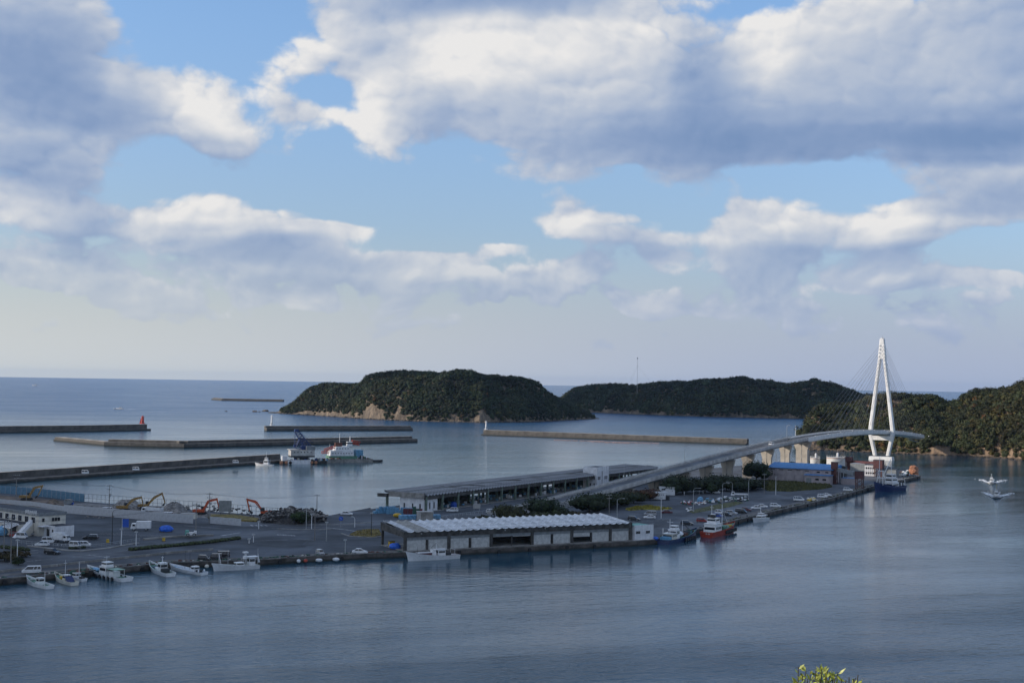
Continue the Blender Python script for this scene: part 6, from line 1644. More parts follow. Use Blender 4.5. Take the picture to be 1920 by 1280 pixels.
# ------------------------------------------------------------------ boats
def hull(t, L, B, sh_s, sh_b, m, bottom='bottomred', rim='white', deckm='deckgreen', draft=.55, deckdrop=.45, flare=1.0, transom=.78, n=14):
    """x from stern (-L/2) to bow (+L/2). Sheer rises to the bow; topsides flare; a deck sits inside the bulwark."""
    mb = MB(); ins = MB(); dk = MB(); rings = []; inr = []; dkr = []
    for i in range(n + 1):
        t_ = i / n; x = -L / 2 + L * t_
        w_ = B / 2 * (transom + (1 - transom) * min(1, t_ / .35) ** .8) if t_ < .45 else B / 2 * max(0.0, 1 - ((t_ - .45) / .55) ** 2.2)
        w_ = max(w_, .03); sh = sh_s + (sh_b - sh_s) * t_ ** 2.6
        k = t_ ** 3; xf = x + (.055 * L * k)                              # raked stem
        ch = w_ * (.78 - .42 * max(0, t_ - .5) * 2 * .9)
        kd = -draft * (1 - .6 * t_ ** 6)
        rings.append([(x - .02 * L * k * 0, 0, kd), (x, ch, -.12), (x + .02 * L * k, (ch + w_) / 2 * (.99), sh * .45), (xf, w_, sh)])
        inr.append([(xf - .04, max(w_ - .1, .015), sh), (xf - .04, max(w_ - .13, .012), sh - deckdrop)])
    full = [[(x, -y, z) for x, y, z in r[::-1]] + r[1:] for r in rings]; K = len(full[0])
    vs = [v for r in full for v in r]; fs = []; mi = []
    for i in range(n):
        for j in range(K - 1): fs.append((i * K + j, (i + 1) * K + j, (i + 1) * K + j + 1, i * K + j + 1)); mi.append(1 if j in (2, 3) else 0)
    fs.append(tuple(range(K))); mi.append(0)
    mb.v = vs; mb.f = fs; mb.m = mi; h = mb.build('hull', [M[m], M[bottom]], t)
    for s_ in (-1, 1):
        for i in range(n):
            a, b = rings[i], rings[i + 1]; c, d = inr[i], inr[i + 1]; f = lambda p: (p[0], p[1] * s_, p[2] + .015)
            ins.quad(f(a[3]), f(b[3]), f(d[0]), f(c[0])); ins.quad(f(c[0]), f(d[0]), f(d[1]), f(c[1]))
    ins.build('bulwark', M[rim], t)
    for i in range(n): c, d = inr[i], inr[i + 1]; dk.quad((c[1][0], -c[1][1], c[1][2]), (d[1][0], -d[1][1], d[1][2]), (d[1][0], d[1][1], d[1][2]), (c[1][0], c[1][1], c[1][2]))
    dk.build('deck', M[deckm], t)
    return h
def house(t, x, l, w, z, h, m='white', glass=True, y=0.0, name='wheelhouse', top=(.92, .92), band=(.55, .30)):
    o = MB().box((x, y, z + h / 2), (l, w, h), top=top).build(name, M[m], t)
    if glass:
        zb = z + h * band[0] + h * band[1] / 2; q = MB()
        q.box((x, y, zb), (l * (1.0 - (1 - top[0]) * .3) + .02, w * .86, h * band[1]), top=(.99, .99)); q.box((x, y, zb), (l * .8, w * (1.0 - (1 - top[1]) * .3) + .02, h * band[1]), top=(.99, .99))
        wq = q.build('windows', M['glass'], o)
    MB().box((x, y, z + h + .04), (l * 1.02, w * 1.02, .08)).build('roof', M['white'], o)
    return o
def mast(t, x, z, h, r=.06, m='white', cross=0, y=0.0):
    o = MB().tube((x, y, z), (x, y, z + h), r, r * .6, 6).build('mast', M[m], t)
    if cross: MB().box((x, y, z + h * .8), (.1, cross, .1)).build('yard', M[m], o)
    return o
def boat(bow, stern, label, group=None, name='fishing_boat', cat='boat', z=0.0, length=None):
    b, s_ = G(bow[0], bow[1], .3), G(stern[0], stern[1], .3); c = (b + s_) / 2; d = b - s_
    t = thing(name, label, cat, (c.x, c.y, z), math.atan2(d.y, d.x), group); return t, d.length
GB = 'small white boats moored along the lower quay'
t, L = boat((48, 1090), (97, 1102), 'small white boat at the far left of the quay, boxy wheelhouse and pale green hold', GB)
print('L', L); L = min(L, 12); hull(t, L, 3.0, .85, 2.1, 'white', 'dark', 'white', 'deckgreen')
house(t, -.9, 1.5, 1.5, .45, 1.7); MB().box((1.8, 0, .75), (2.0, 1.6, .5)).build('hatch', M['deckgreen'], t); mast(t, -3.2, .4, 3.4, .09); MB().box((3.6, 0, 1.25), (.9, .7, .3)).build('anchor_winch', M['galv'], t); MB().box((.5, 0, .8), (.9, 1.2, .5)).build('engine_box', M['white'], t)
t, L = boat((100, 1083), (144, 1096), 'cream boat with a yellow crate on its bow, second from the left', GB)
L = min(L, 12); hull(t, L, 3.0, .85, 2.1, 'cream', 'dark', 'cream', 'deckgreen')
house(t, -1.0, 1.7, 1.6, .45, 1.6, 'cream'); MB().box((1.6, 0, 1.0), (.9, 1.1, .95)).build('crate', M['yellow'], t); mast(t, -.1, 2.0, 3.6, .06, cross=.8); MB().add([(-3.8, -1, .6), (-1.9, -1, 1.9), (-1.9, 1, 1.9), (-3.8, 1, .6)], [(0, 1, 2, 3)]).build('awning', M['navy'], t); mast(t, -2.2, .4, 2.2, .05, 'dark')
t, L = boat((126, 1081), (158, 1087), 'white boat with a tall aft mast tucked behind the cream boat', GB)
hull(t, min(L, 9), 2.4, .7, 1.5, 'white', 'dark', 'white', 'deckblue'); house(t, -.2, 2.2, 1.5, .4, 1.4); mast(t, -1.5, .5, 4.2, .09); MB().box((-2.8, 0, .8), (1, 1, .5)).build('engine_box', M['dark'], t)
t, L = boat((164, 1073), (241, 1088), 'largest white boat at left with blue bow cover, tyre fenders and pale green canopy', GB)
L = min(L, 18); hull(t, L, 4.2, 1.0, 2.4, 'white', 'dark', 'white', 'deckgreen', transom=.9)
MB().lump((L * .30, 0, 1.55), (2.2, 1.3, .55), 1, .12, sub=2).build('cover', M['tarplight'], t)
house(t, .6, 3.2, 2.4, .6, 2.3); house(t, .2, 2.4, 2.1, 2.9, 1.1, top=(.85, .9)); MB().box((-3.9, 0, 2.6), (3.8, 3.0, .1)).build('canopy', M['canopy'], t)
for x_ in (-5.6, -2.2):
    for y_ in (-1.3, 1.3): MB().tube((x_, y_, .5), (x_, y_, 2.6), .05).build('canopy_post', M['white'], t)
MB().box((-3.2, 0, 1.3), (2.0, 2.0, 1.4)).build('engine_box', M['white'], t); mast(t, .6, 4, 1.6, .05, cross=1.6)
for s_ in (-1, 1):
    for i in range(5): o = bpy.data.objects.new('tyre', fm); COL.objects.link(o); o.parent = t; o.location = (2.4 - i * 1.9, s_ * 1.98, .45); o.scale = (1.15, 1.15, 1.15)
t, L = boat((274, 1063), (328, 1081), 'white boat with high flared bow and tall wheelhouse, left of the blue-decked boat', GB)
L = min(L, 15); hull(t, L, 3.8, .95, 2.5, 'white', 'white', 'white', 'deckgreen'); house(t, -1.6, 2.2, 2.0, .6, 2.3); MB().box((.6, 0, 1.0), (2.0, 1.8, .9)).build('trunk_cabin', M['white'], t); MB().box((3.4, 0, 1.2), (2.0, 1.4, .3)).build('hatch', M['navy'], t); mast(t, -1.4, 3, 1.6, .1, cross=.7); mast(t, -2.8, .6, 5.5, .04, 'dark')
MB().box((-3.6, 0, 1.1), (1.8, 1.8, 1.1)).build('net_bin', M['dark'], t)
t, L = boat((318, 1064), (386, 1076), 'low white boat with pale blue deck and small cabin at its stern', GB)
L = min(L, 15); hull(t, L, 3.4, .75, 1.6, 'white', 'white', 'white', 'deckblue'); house(t, -3.4, 1.6, 1.7, .5, 1.4); 
for s_ in (-1, 1): MB().box((.6, s_ * .75, .75), (6.5, .16, .5)).build('hold_coaming', M['white'], t)
MB().box((-5.2, 0, .8), (.8, 1.6, .7)).build('engine_box', M['dark'], t); mast(t, -1.0, .5, 5.0, .04, 'dark'); mast(t, 1.2, .5, 5.0, .04, 'dark')
for y_ in (-.9, .9): MB().lump((-6.2, y_, 1.0), (.25, .25, .4), 3, .1).build('float', M['white'], t)
t, L = boat((401, 1068), (484, 1062.5), 'long slim white boat with slender flying-bridge tower, right of the dark vans', None, 'long_boat')
L = min(L, 15); hull(t, L, 3.4, 1.0, 2.2, 'white', 'bottomred', 'white', 'deckgreen'); house(t, -.8, 2.4, 1.9, .7, 1.2); house(t, -4.2, 1.8, 2.0, .7, 2.4); MB().box((-4.4, 0, 3.3), (3.2, 2.3, .12)).build('canopy', M['white'], t)
for x_ in (-3.0, -2.2):
    for y_ in (-.6, .6): MB().tube((x_, y_, .8), (-2.6, y_ * .6, 4.2), .05).build('tower_leg', M['white'], t)
MB().box((-2.6, 0, 3.2), (1.0, 1.1, .7)).build('upper_helm', M['white'], t); MB().box((-2.6, 0, 4.5), (1.2, 1.2, .35)).build('tower_top', M['white'], t)
o = MB().path([(4.6, -.7, 1.5), (5.0, 0, 4.6), (4.6, .7, 1.5)], .08).build('bow_arch', M['white'], t); mast(t, 2.4, .8, 4.6, .04); mast(t, -6.2, .8, 4.6, .04)
MB().add([(-6.2, 0, 1.6), (-6.9, 0, 1.6), (-6.2, 0, 4.2)], [(0, 1, 2)]).build('steadying_sail', M['white'], t)
t, L = boat((765, 1049.5), (859, 1043.5), 'white trawler with maroon deck gear moored at the left end of the waterfront shed', None, 'trawler')
L = min(L, 16.5); hull(t, L, 3.8, 1.15, 2.8, 'white', 'dark', 'white', 'maroon', deckdrop=.3); house(t, -2.2, 2.6, 2.3, .9, 1.9); house(t, .1, 1.6, 1.6, .9, 1.9, glass=False, top=(.7, .8)); MB().box((-2.2, 0, 2.95), (3.4, 2.4, .1)).build('canopy', M['white'], t)
MB().box((3.2, 0, 1.75), (4.2, 2.1, .8)).build('net_bin', M['maroon'], t); MB().box((3.2, 0, 2.2), (4.6, 2.3, .08)).build('bin_cover', M['white'], t)
mast(t, -5.4, .9, 4.8, .07, 'dark', 1.0); mast(t, -1.0, 3, 2.3, .09, cross=1.2); mast(t, 5.2, 1.6, 2.4, .06, 'dark'); MB().path([(-6.4, -1.3, 1), (-6.4, -1.3, 2.8), (-6.4, 1.3, 2.8), (-6.4, 1.3, 1)], .05).build('stern_gallows', M['white'], t)
MB().tube((-1.2, 0, 5.0), (.8, 0, 3.4), .05).build('boom', M['dark'], t); MB().box((-4.6, 0, 1.4), (1.6, 1.8, .9)).build('winch', M['dark'], t)
# moored blue and red vessels
t, L = boat((1312, 1003), (1234, 1021), 'dark blue vessel with white wheelhouse moored behind the red ship', None, 'work_ship', 'ship')
L = min(L, 27); print('blue L', L); hull(t, L, 5.6, 1.5, 3.2, 'navy', 'navy', 'navy', 'deckgreen', 1.0, transom=.85)
house(t, -L * .30, 4.2, 3.6, 1.0, 2.2, 'cream'); house(t, -L * .18, 3.0, 3.2, 1.0, 3.2); house(t, -L * .17, 2.4, 2.4, 4.2, 1.2); mast(t, -L * .30, 3.2, 4.6, .12, cross=2.2)
MB().lump((-L * .05, 0, 2.4), (2.4, 1.7, 1.0), 4, .08, sub=2).build('life_raft', M['white'], t); mast(t, L * .08, 1, 5.5, .12); MB().box((L * .1, 0, 1.8), (3.0, 2.6, 1.4)).build('winch', M['rust'], t)
for i in range(5): MB().box((L * (.18 + .05 * i), 0, 1.9 + i * .1), (1.0, 2.4 - i * .3, 1.0 + (i % 2) * .5)).build('deck_gear', M[('net', 'dark', 'tray', 'net', 'rust')[i]], t)
MB().tube((L * .08, 0, 5.8), (L * .3, 0, 3.2), .1).build('derrick', M['dark'], t); MB().box((-L * .42, 0, 1.9), (2.2, 3.2, .9)).build('stern_locker', M['deckblue'], t)
for i in range(6): o = bpy.data.objects.new('tyre', fm); COL.objects.link(o); o.parent = t; o.location = (L * (-.05 + i * .07), -2.85 + .12 * i, .7); o.scale = (1.4, 1.4, 1.4)
for i in range(4): MB().box((-L * .44 + .0, -.9 + i * .6, 1.0), (.05, .4, .28)).build('name_mark', M['white'], t)
t, L = boat((1383, 991), (1316, 1008), 'red-hulled ship with tall white wheelhouse, mast and green deck gear', None, 'work_ship', 'ship')
L = min(L, 27); print('red L', L); hull(t, L, 5.6, 1.9, 3.4, 'hullred', 'hullred', 'hullred', 'deckgreen', 1.0, transom=.9)
house(t, -L * .28, 6.2, 4.4, 1.4, 2.9, band=(.35, .3)); house(t, -L * .26, 3.8, 3.4, 4.3, 1.8); house(t, -L * .27, 1.4, 1.4, 6.1, 1.4, glass=False); MB().box((-L * .31, 0, 6.9), (1.3, 2.6, .9)).build('funnel', M['dark'], t)
mast(t, -L * .32, 6, 4.8, .12, cross=1.4); mast(t, L * .06, 1.4, 8.6, .17); MB().tube((L * .06, 0, 8.6), (L * .26, 0, 3.4), .1).build('derrick', M['white'], t)
for i in range(6): MB().box((L * (-.06 + .065 * i), (-1) ** i * .5, 2.1), (1.6, 2.8 - .2 * i, 1.3)).build('deck_gear', M[('rust', 'deckgreen', 'net', 'canopy', 'net', 'yellow')[i]], t)
for i in range(7): o = bpy.data.objects.new('tyre', fm); COL.objects.link(o); o.parent = t; o.location = (L * (-.05 + i * .068), -2.85 + .1 * i, 1.0); o.scale = (1.5, 1.5, 1.5)
for i in range(2): MB().box((-L * .5 - .02, -.9 + i * .9, 1.3), (.06, .5, .4)).build('name_mark', M['pale'], t)
t, L = boat((1407, 979), (1442, 972.5), 'small white motor boat with red waterline moored alone right of the red ship', None, 'motor_boat')
L = min(L, 12); hull(t, L, 3.4, 1.2, 1.9, 'white', 'bottomred', 'white', 'deckgreen', transom=.9); house(t, -1.2, 4.2, 2.4, .8, 1.4); house(t, -1.0, 2.2, 2.0, 2.2, .9, top=(.8, .85)); mast(t, -.6, 3.2, 2.0, .09, cross=.8); MB().box((-3.9, 0, 2.3), (2.2, 2.4, .1)).build('canopy', M['white'], t)
t, L = boat((1641, 922), (1690, 909), 'large navy blue ship with white superstructure and A-frame masts', None, 'supply_ship', 'ship')
s_ = G(1641, 922, 0); d = U2 * .86 + Vector((.5, .1, 0)); d.normalize(); L = 24.0; c = s_ + d * L / 2; t.location = (c.x, c.y, 0); t.rotation_euler.z = math.atan2(-d.y, -d.x)
hull(t, L, 6.6, 2.4, 5.2, 'navy', 'bottomred', 'navy', 'panel', 1.2, deckdrop=.9, transom=.95)
house(t, -L * .12, 6.2, 5.0, 1.7, 2.6, band=(.4, .3)); house(t, -L * .10, 5.0, 4.4, 4.3, 2.2, band=(.4, .34)); house(t, -L * .09, 3.6, 3.8, 6.5, 1.9, band=(.35, .4)); mast(t, -L * .10, 8.4, 4.6, .14, cross=2.4)
for y_ in (-1.9, 1.9):
    for x0, x1 in ((L * .22, L * .27), (L * .34, L * .29)): MB().tube((x0, y_, 3.4), (x1, y_ * .55, 10.2), .2, .14).build('frame_leg', M['white'], t)
MB().box((L * .28, 0, 10.2), (1.6, 2.6, .3)).build('frame_top', M['white'], t); MB().box((L * .28, 0, 6.8), (2.4, 3.2, .25)).build('platform', M['white'], t)
MB().tube((L * .28, -1, 10.3), (L * .28, -1, 17.0), .14).build('mast', M['white'], t); MB().tube((L * .27, 1, 7.5), (L * .10, 2.6, 16.0), .16).build('derrick', M['white'], t); MB().tube((L * .10, 2.6, 16.0), (L * .02, 2.0, 5.0), .05).build('stay', M['white'], t)
for i in range(4): MB().box((-L * (.30 + .05 * i), 0, 3.2), (1.0, 4.4, 1.6 - .2 * i)).build('deck_gear', M['white' if i % 2 else 'dark'], t)
MB().path([(-L * .47, -2.5, 2.0), (-L * .47, -2.2, 5.4), (-L * .47, 2.2, 5.4), (-L * .47, 2.5, 2.0)], .14).build('stern_gallows', M['white'], t)
# small mooring boat near the mole
t, L = boat((480, 871.5), (512, 872.5), 'small white tug with tall mast moored at the mole left of the crane barge', None, 'tug_boat')
L = min(L, 11); L = 11; hull(t, L, 3.4, .9, 1.9, 'white', 'dark', 'white', 'panel'); house(t, -1.2, 3.0, 2.2, .7, 2.6); house(t, -1.2, 1.8, 1.6, 3.3, 1.5); mast(t, -1.0, 4.8, 3.4, .1, cross=1.2); MB().box((2.4, 0, 1.2), (1.4, 1.4, .8)).build('winch', M['rust'], t); mast(t, -3.6, .7, 3.6, .06)
t, L = boat((338, 880), (352, 879), 'tiny pale boat lying against the near mole', None, 'small_boat')
hull(t, 6, 2.2, .6, 1.2, 'white', 'dark', 'white', 'panel', n=8); house(t, -.6, 1.6, 1.2, .3, 1.2)
# boats under way, with wakes
M['foam'] = mat('foam', (.85, .88, .90), .8, var=.2, scale=1.2)
def running(px, py, L, ang, label, m='white', mast_h=3.0):
    c = G(px, py, 0); t = thing('fishing_boat', label, 'boat', c, rad(ang)); hull(t, L, L * .27, .9, 2.0, m, 'bottomred', m, 'deckgreen'); house(t, -.5, 2.2, 1.8, .7, 2.0); house(t, -.5, 1.4, 1.3, 2.7, .9, top=(.8, .8)); mast(t, -1.2, 2.4, mast_h, .07, 'yellow' if m == 'cream' else 'white', .8); return t
def foam(name, label, c, ang, L, spread, seed, n=260, w0=.5, front=6.0):
    """White water thrown from the bow and trailing in a widening V behind: low ragged flakes lying on the sea."""
    t = thing(name, label, 'wake', (c.x, c.y, .02), rad(ang)); r = random.Random(seed); mb = MB()
    for i in range(n):
        s_ = r.random() ** 2.1; x = front - s_ * L; side = r.choice((-1, 1)); y = side * (w0 + s_ * spread) + r.gauss(0, .25 + s_ * spread * .16)
        if r.random() < .28: y = r.uniform(-1, 1) * (w0 + .8 * s_)
        a = r.uniform(.6, 2.1) * (1 - .72 * s_); b = a * r.uniform(.25, .6); q = r.uniform(-.3, .3) - side * .18; z = .04 + (1 - s_) ** 3 * r.uniform(0, 1.1); pts_ = []
        for k in range(6): an = k * pi / 3; px_, py_ = cos(an) * a * r.uniform(.7, 1.2), sin(an) * b * r.uniform(.7, 1.2); pts_.append((x + px_ * cos(q) - py_ * sin(q), y + px_ * sin(q) + py_ * cos(q), z))
        pts_.append((x, y, z + .12)); mb.add(pts_, [(k, (k + 1) % 6, 6) for k in range(6)])
    tag(mb.build('foam', M['foam'], t), kind='stuff'); return t
a = running(1868, 932, 9.5, 250, 'white boat heading towards the camera, nearer of the two under way', 'cream', 4.2); foam('wake', 'white bow wave and wake around the nearer running boat', a.location, 250, 42, 6.5, 1, 520, .7, 4.6)
a = running(1859, 906, 8.5, 250, 'white boat under way behind the other, farther of the two', 'white'); foam('wake', 'white bow wave and wake around the farther running boat', a.location, 250, 42, 6.5, 2, 520, .7, 4.2)
c = G(226, 767, 0); t = thing('speed_boat', 'white speed boat far out at sea at the left', 'boat', c, rad(178)); hull(t, 12, 3.4, 1.0, 2.0, 'white', 'white', 'white', 'panel', n=8); house(t, 0, 4, 2.4, .9, 2.2); mast(t, -3, 1, 3); mast(t, 2, 1, 3)
foam('wake', 'white spray trailing the far speed boat', c, 178, 34, 3, 3, 200, 1.5, 9)
c = G(66, 723, 0); t = thing('distant_boat', 'tiny white boat near the horizon at far left', 'boat', c, rad(178)); hull(t, 24, 6, 2, 4, 'white', 'white', 'white', 'panel', n=6); house(t, -2, 8, 5, 2, 5)
# ------------------------------------------------------------------ crane barge and dredger
CB = G(568, 868.5, 0); CBA = rad(20); t = thing('crane_barge', 'floating crane barge with dark blue lattice jib and grey machinery house', 'barge', CB, CBA)
MB().box((0, 0, .7), (27, 12, 2.4)).build('pontoon', M['scrap'], t); MB().box((-3.5, -6.6, 1.2), (14, .3, 2.6)).build('side_plate', M['whitewall'], t)
for x_ in (-14.5, -11.5, -9, 4, 6.5): MB().lump((x_, -6.9, .9), (1.1, .6, 1.1), x_, .1).build('fender', M['buoy' if x_ != -9 else 'black'], t)
MB().box((-12, -3, 3.4), (3, 3, 3)).build('deck_house', M['whitewall'], t)
MB().lathe([(4.6, 2.0), (4.6, 3.6), (4.0, 3.7)], 18, (-1, 0, 0)).build('slew_ring', M['black'], t)
MB().box((-1, 0, 4.4), (14.5, 8.5, .9)).build('turntable_deck', M['dark'], t)
for i in range(9): MB().box((-8 + i * 2.1, -5.4, 2.5), (1.2, 1.2, .9 + .6 * (i % 3))).build('deck_gear', M[('dark', 'cobalt', 'panel')[i % 3]], t)
MB().box((-1, 0, 6.6), (14.5, 8.2, 3.4)).build('machinery_house', M['pale'], t); MB().box((3.9, -.5, 9.5), (5.4, 6.5, 2.4)).build('upper_house', M['panel'], t); MB().box((-6.2, 0, 8.46), (5.6, 9, .3)).build('platform', M['pale'], t)
for x_ in (-6, -4, -2, 0, 2, 4): MB().box((x_, -4.15, 7.0), (.6, .12, .6)).build('window', M['glass'], t)
def lattice(p, q, w_, n=7, r=.16, m='cobalt', name='jib', parent=None, w2=None):
    p = Vector(p); q = Vector(q); w2 = w2 or w_; mb = MB(); d = (q - p).normalized(); a = d.cross(Vector((0, 1, 0))).normalized(); b = Vector((0, 1, 0))
    cs = [(1, 1), (-1, 1), (-1, -1), (1, -1)]; P_ = [[p.lerp(q, i / n) + a * (sx_ * (w_ + (w2 - w_) * i / n) / 2) + b * (sy_ * (w_ + (w2 - w_) * i / n) / 2) for sx_, sy_ in cs] for i in range(n + 1)]
    for i in range(n):
        for k in range(4): mb.tube(P_[i][k], P_[i + 1][k], r, n=4); mb.tube(P_[i][k], P_[i + 1][(k + 1) % 4], r * .7, n=4); mb.tube(P_[i][k], P_[i][(k + 1) % 4], r * .7, n=4)
    return mb.build(name, M[m], parent)
zt_ = top_z(554, 807, CB) ; print('crane top', zt_)
lattice((3.6, 0, 8.4), (-4.6, 0, zt_), 4.4, 9, .17, 'cobalt', 'jib', t, 2.0); lattice((-3.6, 0, 8.6), (-.6, 0, 15.5), 3.0, 4, .16, 'cobalt', 'gantry_frame', t)
MB().box((-4.3, 0, zt_ + .2), (2.4, 2.4, 1.4)).build('jib_head', M['cobalt'], t); mb = MB()
for y_ in (-.8, 0, .8): mb.tube((-5.2, y_, zt_ - .4), (-5.2, y_, 9.8), .07, n=4)
for y_ in (-.6, .6): mb.tube((-4.0, y_, zt_ + .3), (6.0, y_, 12.4), .06, n=4)
mb.build('hoist_rope', M['cobalt'], t); MB().box((-5.2, 0, 10.6), (1.6, 1.4, 1.6)).build('grab', M['cobalt'], t); MB().box((1.0, 0, 9.6), (4.6, 4, 2.4)).build('winch_house', M['cobalt'], t)
for i in range(16): x_ = 8 + (i % 8) * .8; MB().box((x_, -5 + (i // 8) * 3.5, 2.5), (.9, 1.6, .8 + .5 * (i % 3))).build('deck_gear', M[('dark', 'rust', 'white', 'tray')[i % 4]], t)
DR = G(646, 866, 0); t = thing('dredger', 'white and green working ship with red girders moored right of the crane barge', 'ship', DR, rad(20))
MB().box((1, 0, .9), (31, 12, 2.8)).build('pontoon', M['gravelgrey'], t); MB().box((1, -6.05, .8), (30.6, .15, 2.2)).build('side_plate', M['concrete'], t)
MB().box((-2, 0, 3.2), (18, 9, 1.8)).build('lower_deck', M['deckgreen'], t); MB().box((-2.6, 0, 5.7), (15, 8.4, 3.2), top=(.96, 1)).build('house', M['whitewall'], t); MB().box((-2.2, 0, 8.6), (9.5, 7.5, 2.5), top=(.85, .95)).build('house', M['white'], t)
for z_, x0, n_ in ((5.7, -8.4, 8), (8.6, -5.6, 5)):
    for i in range(n_): MB().box((x0 + i * 1.7, -4.22 if z_ < 7 else -3.78, z_), (.6, .1, .6)).build('porthole', M['dark'], t)
MB().box((2.6, -1, 11.4), (3.2, 3.2, 2.6)).build('bridge_house', M['white'], t); MB().box((2.6, -1, 11.8), (3.24, 3.24, .8)).build('windows', M['glass'], t)
lattice((-13, -1, 7.5), (-2, -1, 11), 1.4, 7, .14, 'hullred', 'girder', t); lattice((-14, 2, 6.0), (-6, 2, 6.5), 1.4, 5, .14, 'hullred', 'girder', t); MB().box((-4.5, -1, 11), (4.0, 2.6, 2.4)).build('winch_house', M['rust'], t); lattice((4.5, 0, 12.5), (9.5, 0, 11.4), 2.2, 3, .22, 'hullred', 'boom', t)
mast(t, -3.4, 12, 5.8, .16); mast(t, -9.5, 7, 4.2, .14); mast(t, 3.2, 13, 3.0, .3)
MB().box((8.6, 0, 5.4), (4.6, 7, 4.6)).build('after_house', M['tray'], t)
for i in range(22): x_ = 9 + (i % 11) * .75; MB().box((x_, -4.6 + (i // 11) * 4, 3.2 - .15 * (i % 11)), (.5, 1.5, 2.6 - .18 * (i % 11))).build('deck_gear', M[('dark', 'white', 'rust', 'deckgreen')[i % 4]], t)
MB().box((19, -1, .8), (5.5, 4.6, 1.2)).build('bow_platform', M['dark'], t); MB().tube((21.5, -1, .6), (24.0, -1, .9), .7).build('bow_roller', M['dark'], t)
for i in range(7): MB().box((-12 + i * 1.3, -5.2, 2.6), (.8, 1.0, .8)).build('deck_gear', M[('rust', 'cream', 'buoy')[i % 3]], t)
# float buoys and moorings along the quay wall between the boats
for px, py, m_, lab in ((560, 1051, 'white', 'white float hanging on the quay wall, left of the red and white one'), (573, 1050.5, 'hullred', 'red and white float hanging on the quay wall'), (598, 1049.5, 'white', 'pale float board on the quay wall under the small car'), (630, 1048, 'white', 'pale float board on the quay wall right of the small car'), (388, 1061, 'cream', 'cream float between the blue-decked boat and the long white boat')):
    c = G(px, py, .9); t = thing('float', lab, 'float', c); MB().lump((0, 0, 0), (1.0 if 'board' in lab else .6, .4, .5), px, .1, sub=2).build('ball', M[m_], t); MB().tube((0, .1, .3), (0, .3, 1.2), .03, n=4).build('rope', M['rope'], t)
# low cars / boats on the mole
for px, py, lab in ((160, 888, 'tiny white van parked far along the near mole, left one'), (255, 881.5, 'tiny white van on the near mole, middle one'), (442, 868, 'tiny white car on the near mole, right one')):
    o = car(px, py, 'keivan', 'white', 8, lab, None, 'car'); p = G(px, py, 2.7); o.location = p
# person by the moorings
pe = thing('person', 'person in pale top standing by the quay edge near the annex', 'person', G(1243, 999)); mb = MB(); 
for s_ in (-.1, .1): mb.tube((s_, 0, 0), (s_ * .8, 0, .85), .07, .1, 8)
mb.tube((0, 0, .8), (0, 0, 1.45), .16, .2, 10); mb.lump((0, 0, 1.62), (.1, .12, .14), 1, .03, sub=2); mb.tube((-.22, 0, 1.4), (-.28, .05, .8), .055, .04, 6); mb.tube((.22, 0, 1.4), (.28, .05, .8), .055, .04, 6)
mb.build('body', M['white'], pe)

# ------------------------------------------------------------------ worn bay lines, litter of small things on the quay
def bays(p0, p1, n, depth, ang_off=0.0):
    a = G(*p0); b = G(*p1); d = (b - a).normalized(); nr = Vector((-d.y, d.x, 0)); mb = MB()
    for i in range(n + 1):
        c = a.lerp(b, i / n); e = c + nr * depth + d * ang_off; w_ = d * .07
        mb.quad(*[(v.x, v.y, GZ + .072) for v in (c - w_, c + w_, e + w_, e - w_)])
    tag(mb.build('bay_lines', M['paint']), kind='structure')
bays((60, 1024), (170, 1022), 14, 5.0); bays((180, 1002), (290, 1006), 16, 5.0); bays((1150, 983), (1260, 975), 18, 5.0, 1.5); bays((1330, 985), (1560, 935), 34, 4.6, 1.0); bays((860, 966), (940, 957), 14, 4.5)
r = random.Random(77)
def scatter(name, label_kind, n, area, size, m, zf=.5):
    mb = MB()
    for i in range(n):
        c = G(r.uniform(area[0], area[1]), r.uniform(area[2], area[3])); s_ = size * r.uniform(.5, 1.3)
        (mb.box((c.x, c.y, GZ + s_ * zf / 2), (s_, s_ * r.uniform(.5, 1), s_ * zf), r.uniform(0, 3)) if r.random() < .6 else mb.lump((c.x, c.y, GZ + s_ * .2), (s_ * .6, s_ * .5, s_ * .4), i, .2))
    tag(mb.build(name, M[m]), kind='stuff')
def edge_scatter(name, n, line, off0, off1, size, m):
    mb = MB(); P_ = [G(*p) for p in line]
    for i in range(n):
        k = r.randrange(len(P_) - 1); a, b = P_[k], P_[k + 1]; d = (b - a).normalized(); nr = Vector((-d.y, d.x, 0)); c = a.lerp(b, r.random()) + nr * r.uniform(off0, off1); s_ = size * r.uniform(.4, 1.4)
        (mb.box((c.x, c.y, GZ + s_ * .25), (s_, s_ * r.uniform(.5, 1), s_ * .5), r.uniform(0, 3)) if r.random() < .5 else mb.lump((c.x, c.y, GZ + s_ * .2), (s_ * .7, s_ * .5, s_ * .4), i, .2))
    tag(mb.build(name, M[m]), kind='stuff')
QE = [(0, 1086), (160, 1071), (320, 1055), (480, 1050), (620, 1041), (757, 1035.5)]
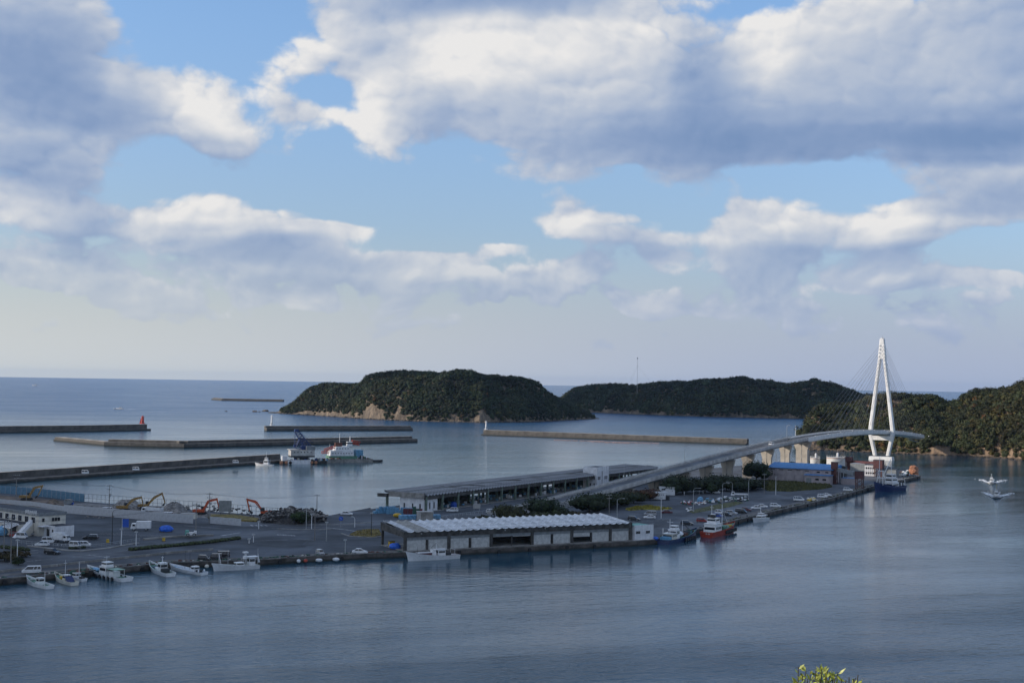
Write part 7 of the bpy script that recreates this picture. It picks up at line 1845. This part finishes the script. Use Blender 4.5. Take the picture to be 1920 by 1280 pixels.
QR = [(1245, 1008), (1440, 961), (1560, 934), (1640, 911), (1724, 892)]
edge_scatter('ropes_and_nets', 90, QE, .8, 2.6, .8, 'net'); edge_scatter('rusty_gear', 70, QE, .8, 3.0, .7, 'rust'); edge_scatter('pale_gear', 30, QE, .8, 3.0, .5, 'cream')
edge_scatter('weeds', 320, QR, .3, 3.2, .5, 'grass'); edge_scatter('dark_gear', 60, QR, .8, 3.0, .7, 'scrap'); edge_scatter('pale_gear', 30, QR, .8, 3.0, .5, 'pale')
bol = MB().lathe([(.22, 0), (.18, .35), (.3, .4), (.3, .55)], 8).mesh('bollard', M['dark'])
for line in (QE, QR):
    P_ = [G(*p) for p in line]
    for a, b in zip(P_[:-1], P_[1:]):
        L = (b - a).length; d = (b - a) / L; nr = Vector((-d.y, d.x, 0)); n_ = max(1, int(L / 14))
        for i in range(n_):
            o = bpy.data.objects.new('bollard', bol); COL.objects.link(o); o.parent = g; c = a.lerp(b, (i + .5) / n_) + nr * .7; o.location = (c.x, c.y, GZ + .25)
# gulls of foam: a few pale current lines are left to the water itself
# people on the quay
def person(px, py, m, label, ang=0):
    pe = thing('person', label, 'person', G(px, py), rad(ang)); mb = MB()
    for s_, f in ((-.1, .14), (.1, -.12)): mb.tube((f, s_, .02), (0, s_ * .9, .86), .065, .1, 8)
    mb.tube((0, 0, .8), (0, 0, 1.45), .15, .19, 10); mb.tube((0, 0, 1.42), (0, 0, 1.54), .06, n=8); mb.lump((0, 0, 1.64), (.1, .1, .13), 1, .03, sub=2)
    for s_ in (-1, 1): mb.tube((0, s_ * .2, 1.4), (.05 * s_, s_ * .27, 1.12), .05, .045, 6); mb.tube((.05 * s_, s_ * .27, 1.12), (.12, s_ * .26, .85), .045, .035, 6)
    mb.build('body', M[m], pe)
person(1318, 925, 'white', 'person in pale clothes standing left of the flatbed truck')
person(1311, 926, 'pale', 'second pale figure just left of the person by the flatbed truck')
person(840, 977, 'person', 'dark figure walking beside the bridge approach road')
person(1283, 928, 'white', 'pale figure standing alone before the thicket right of the white cabins')
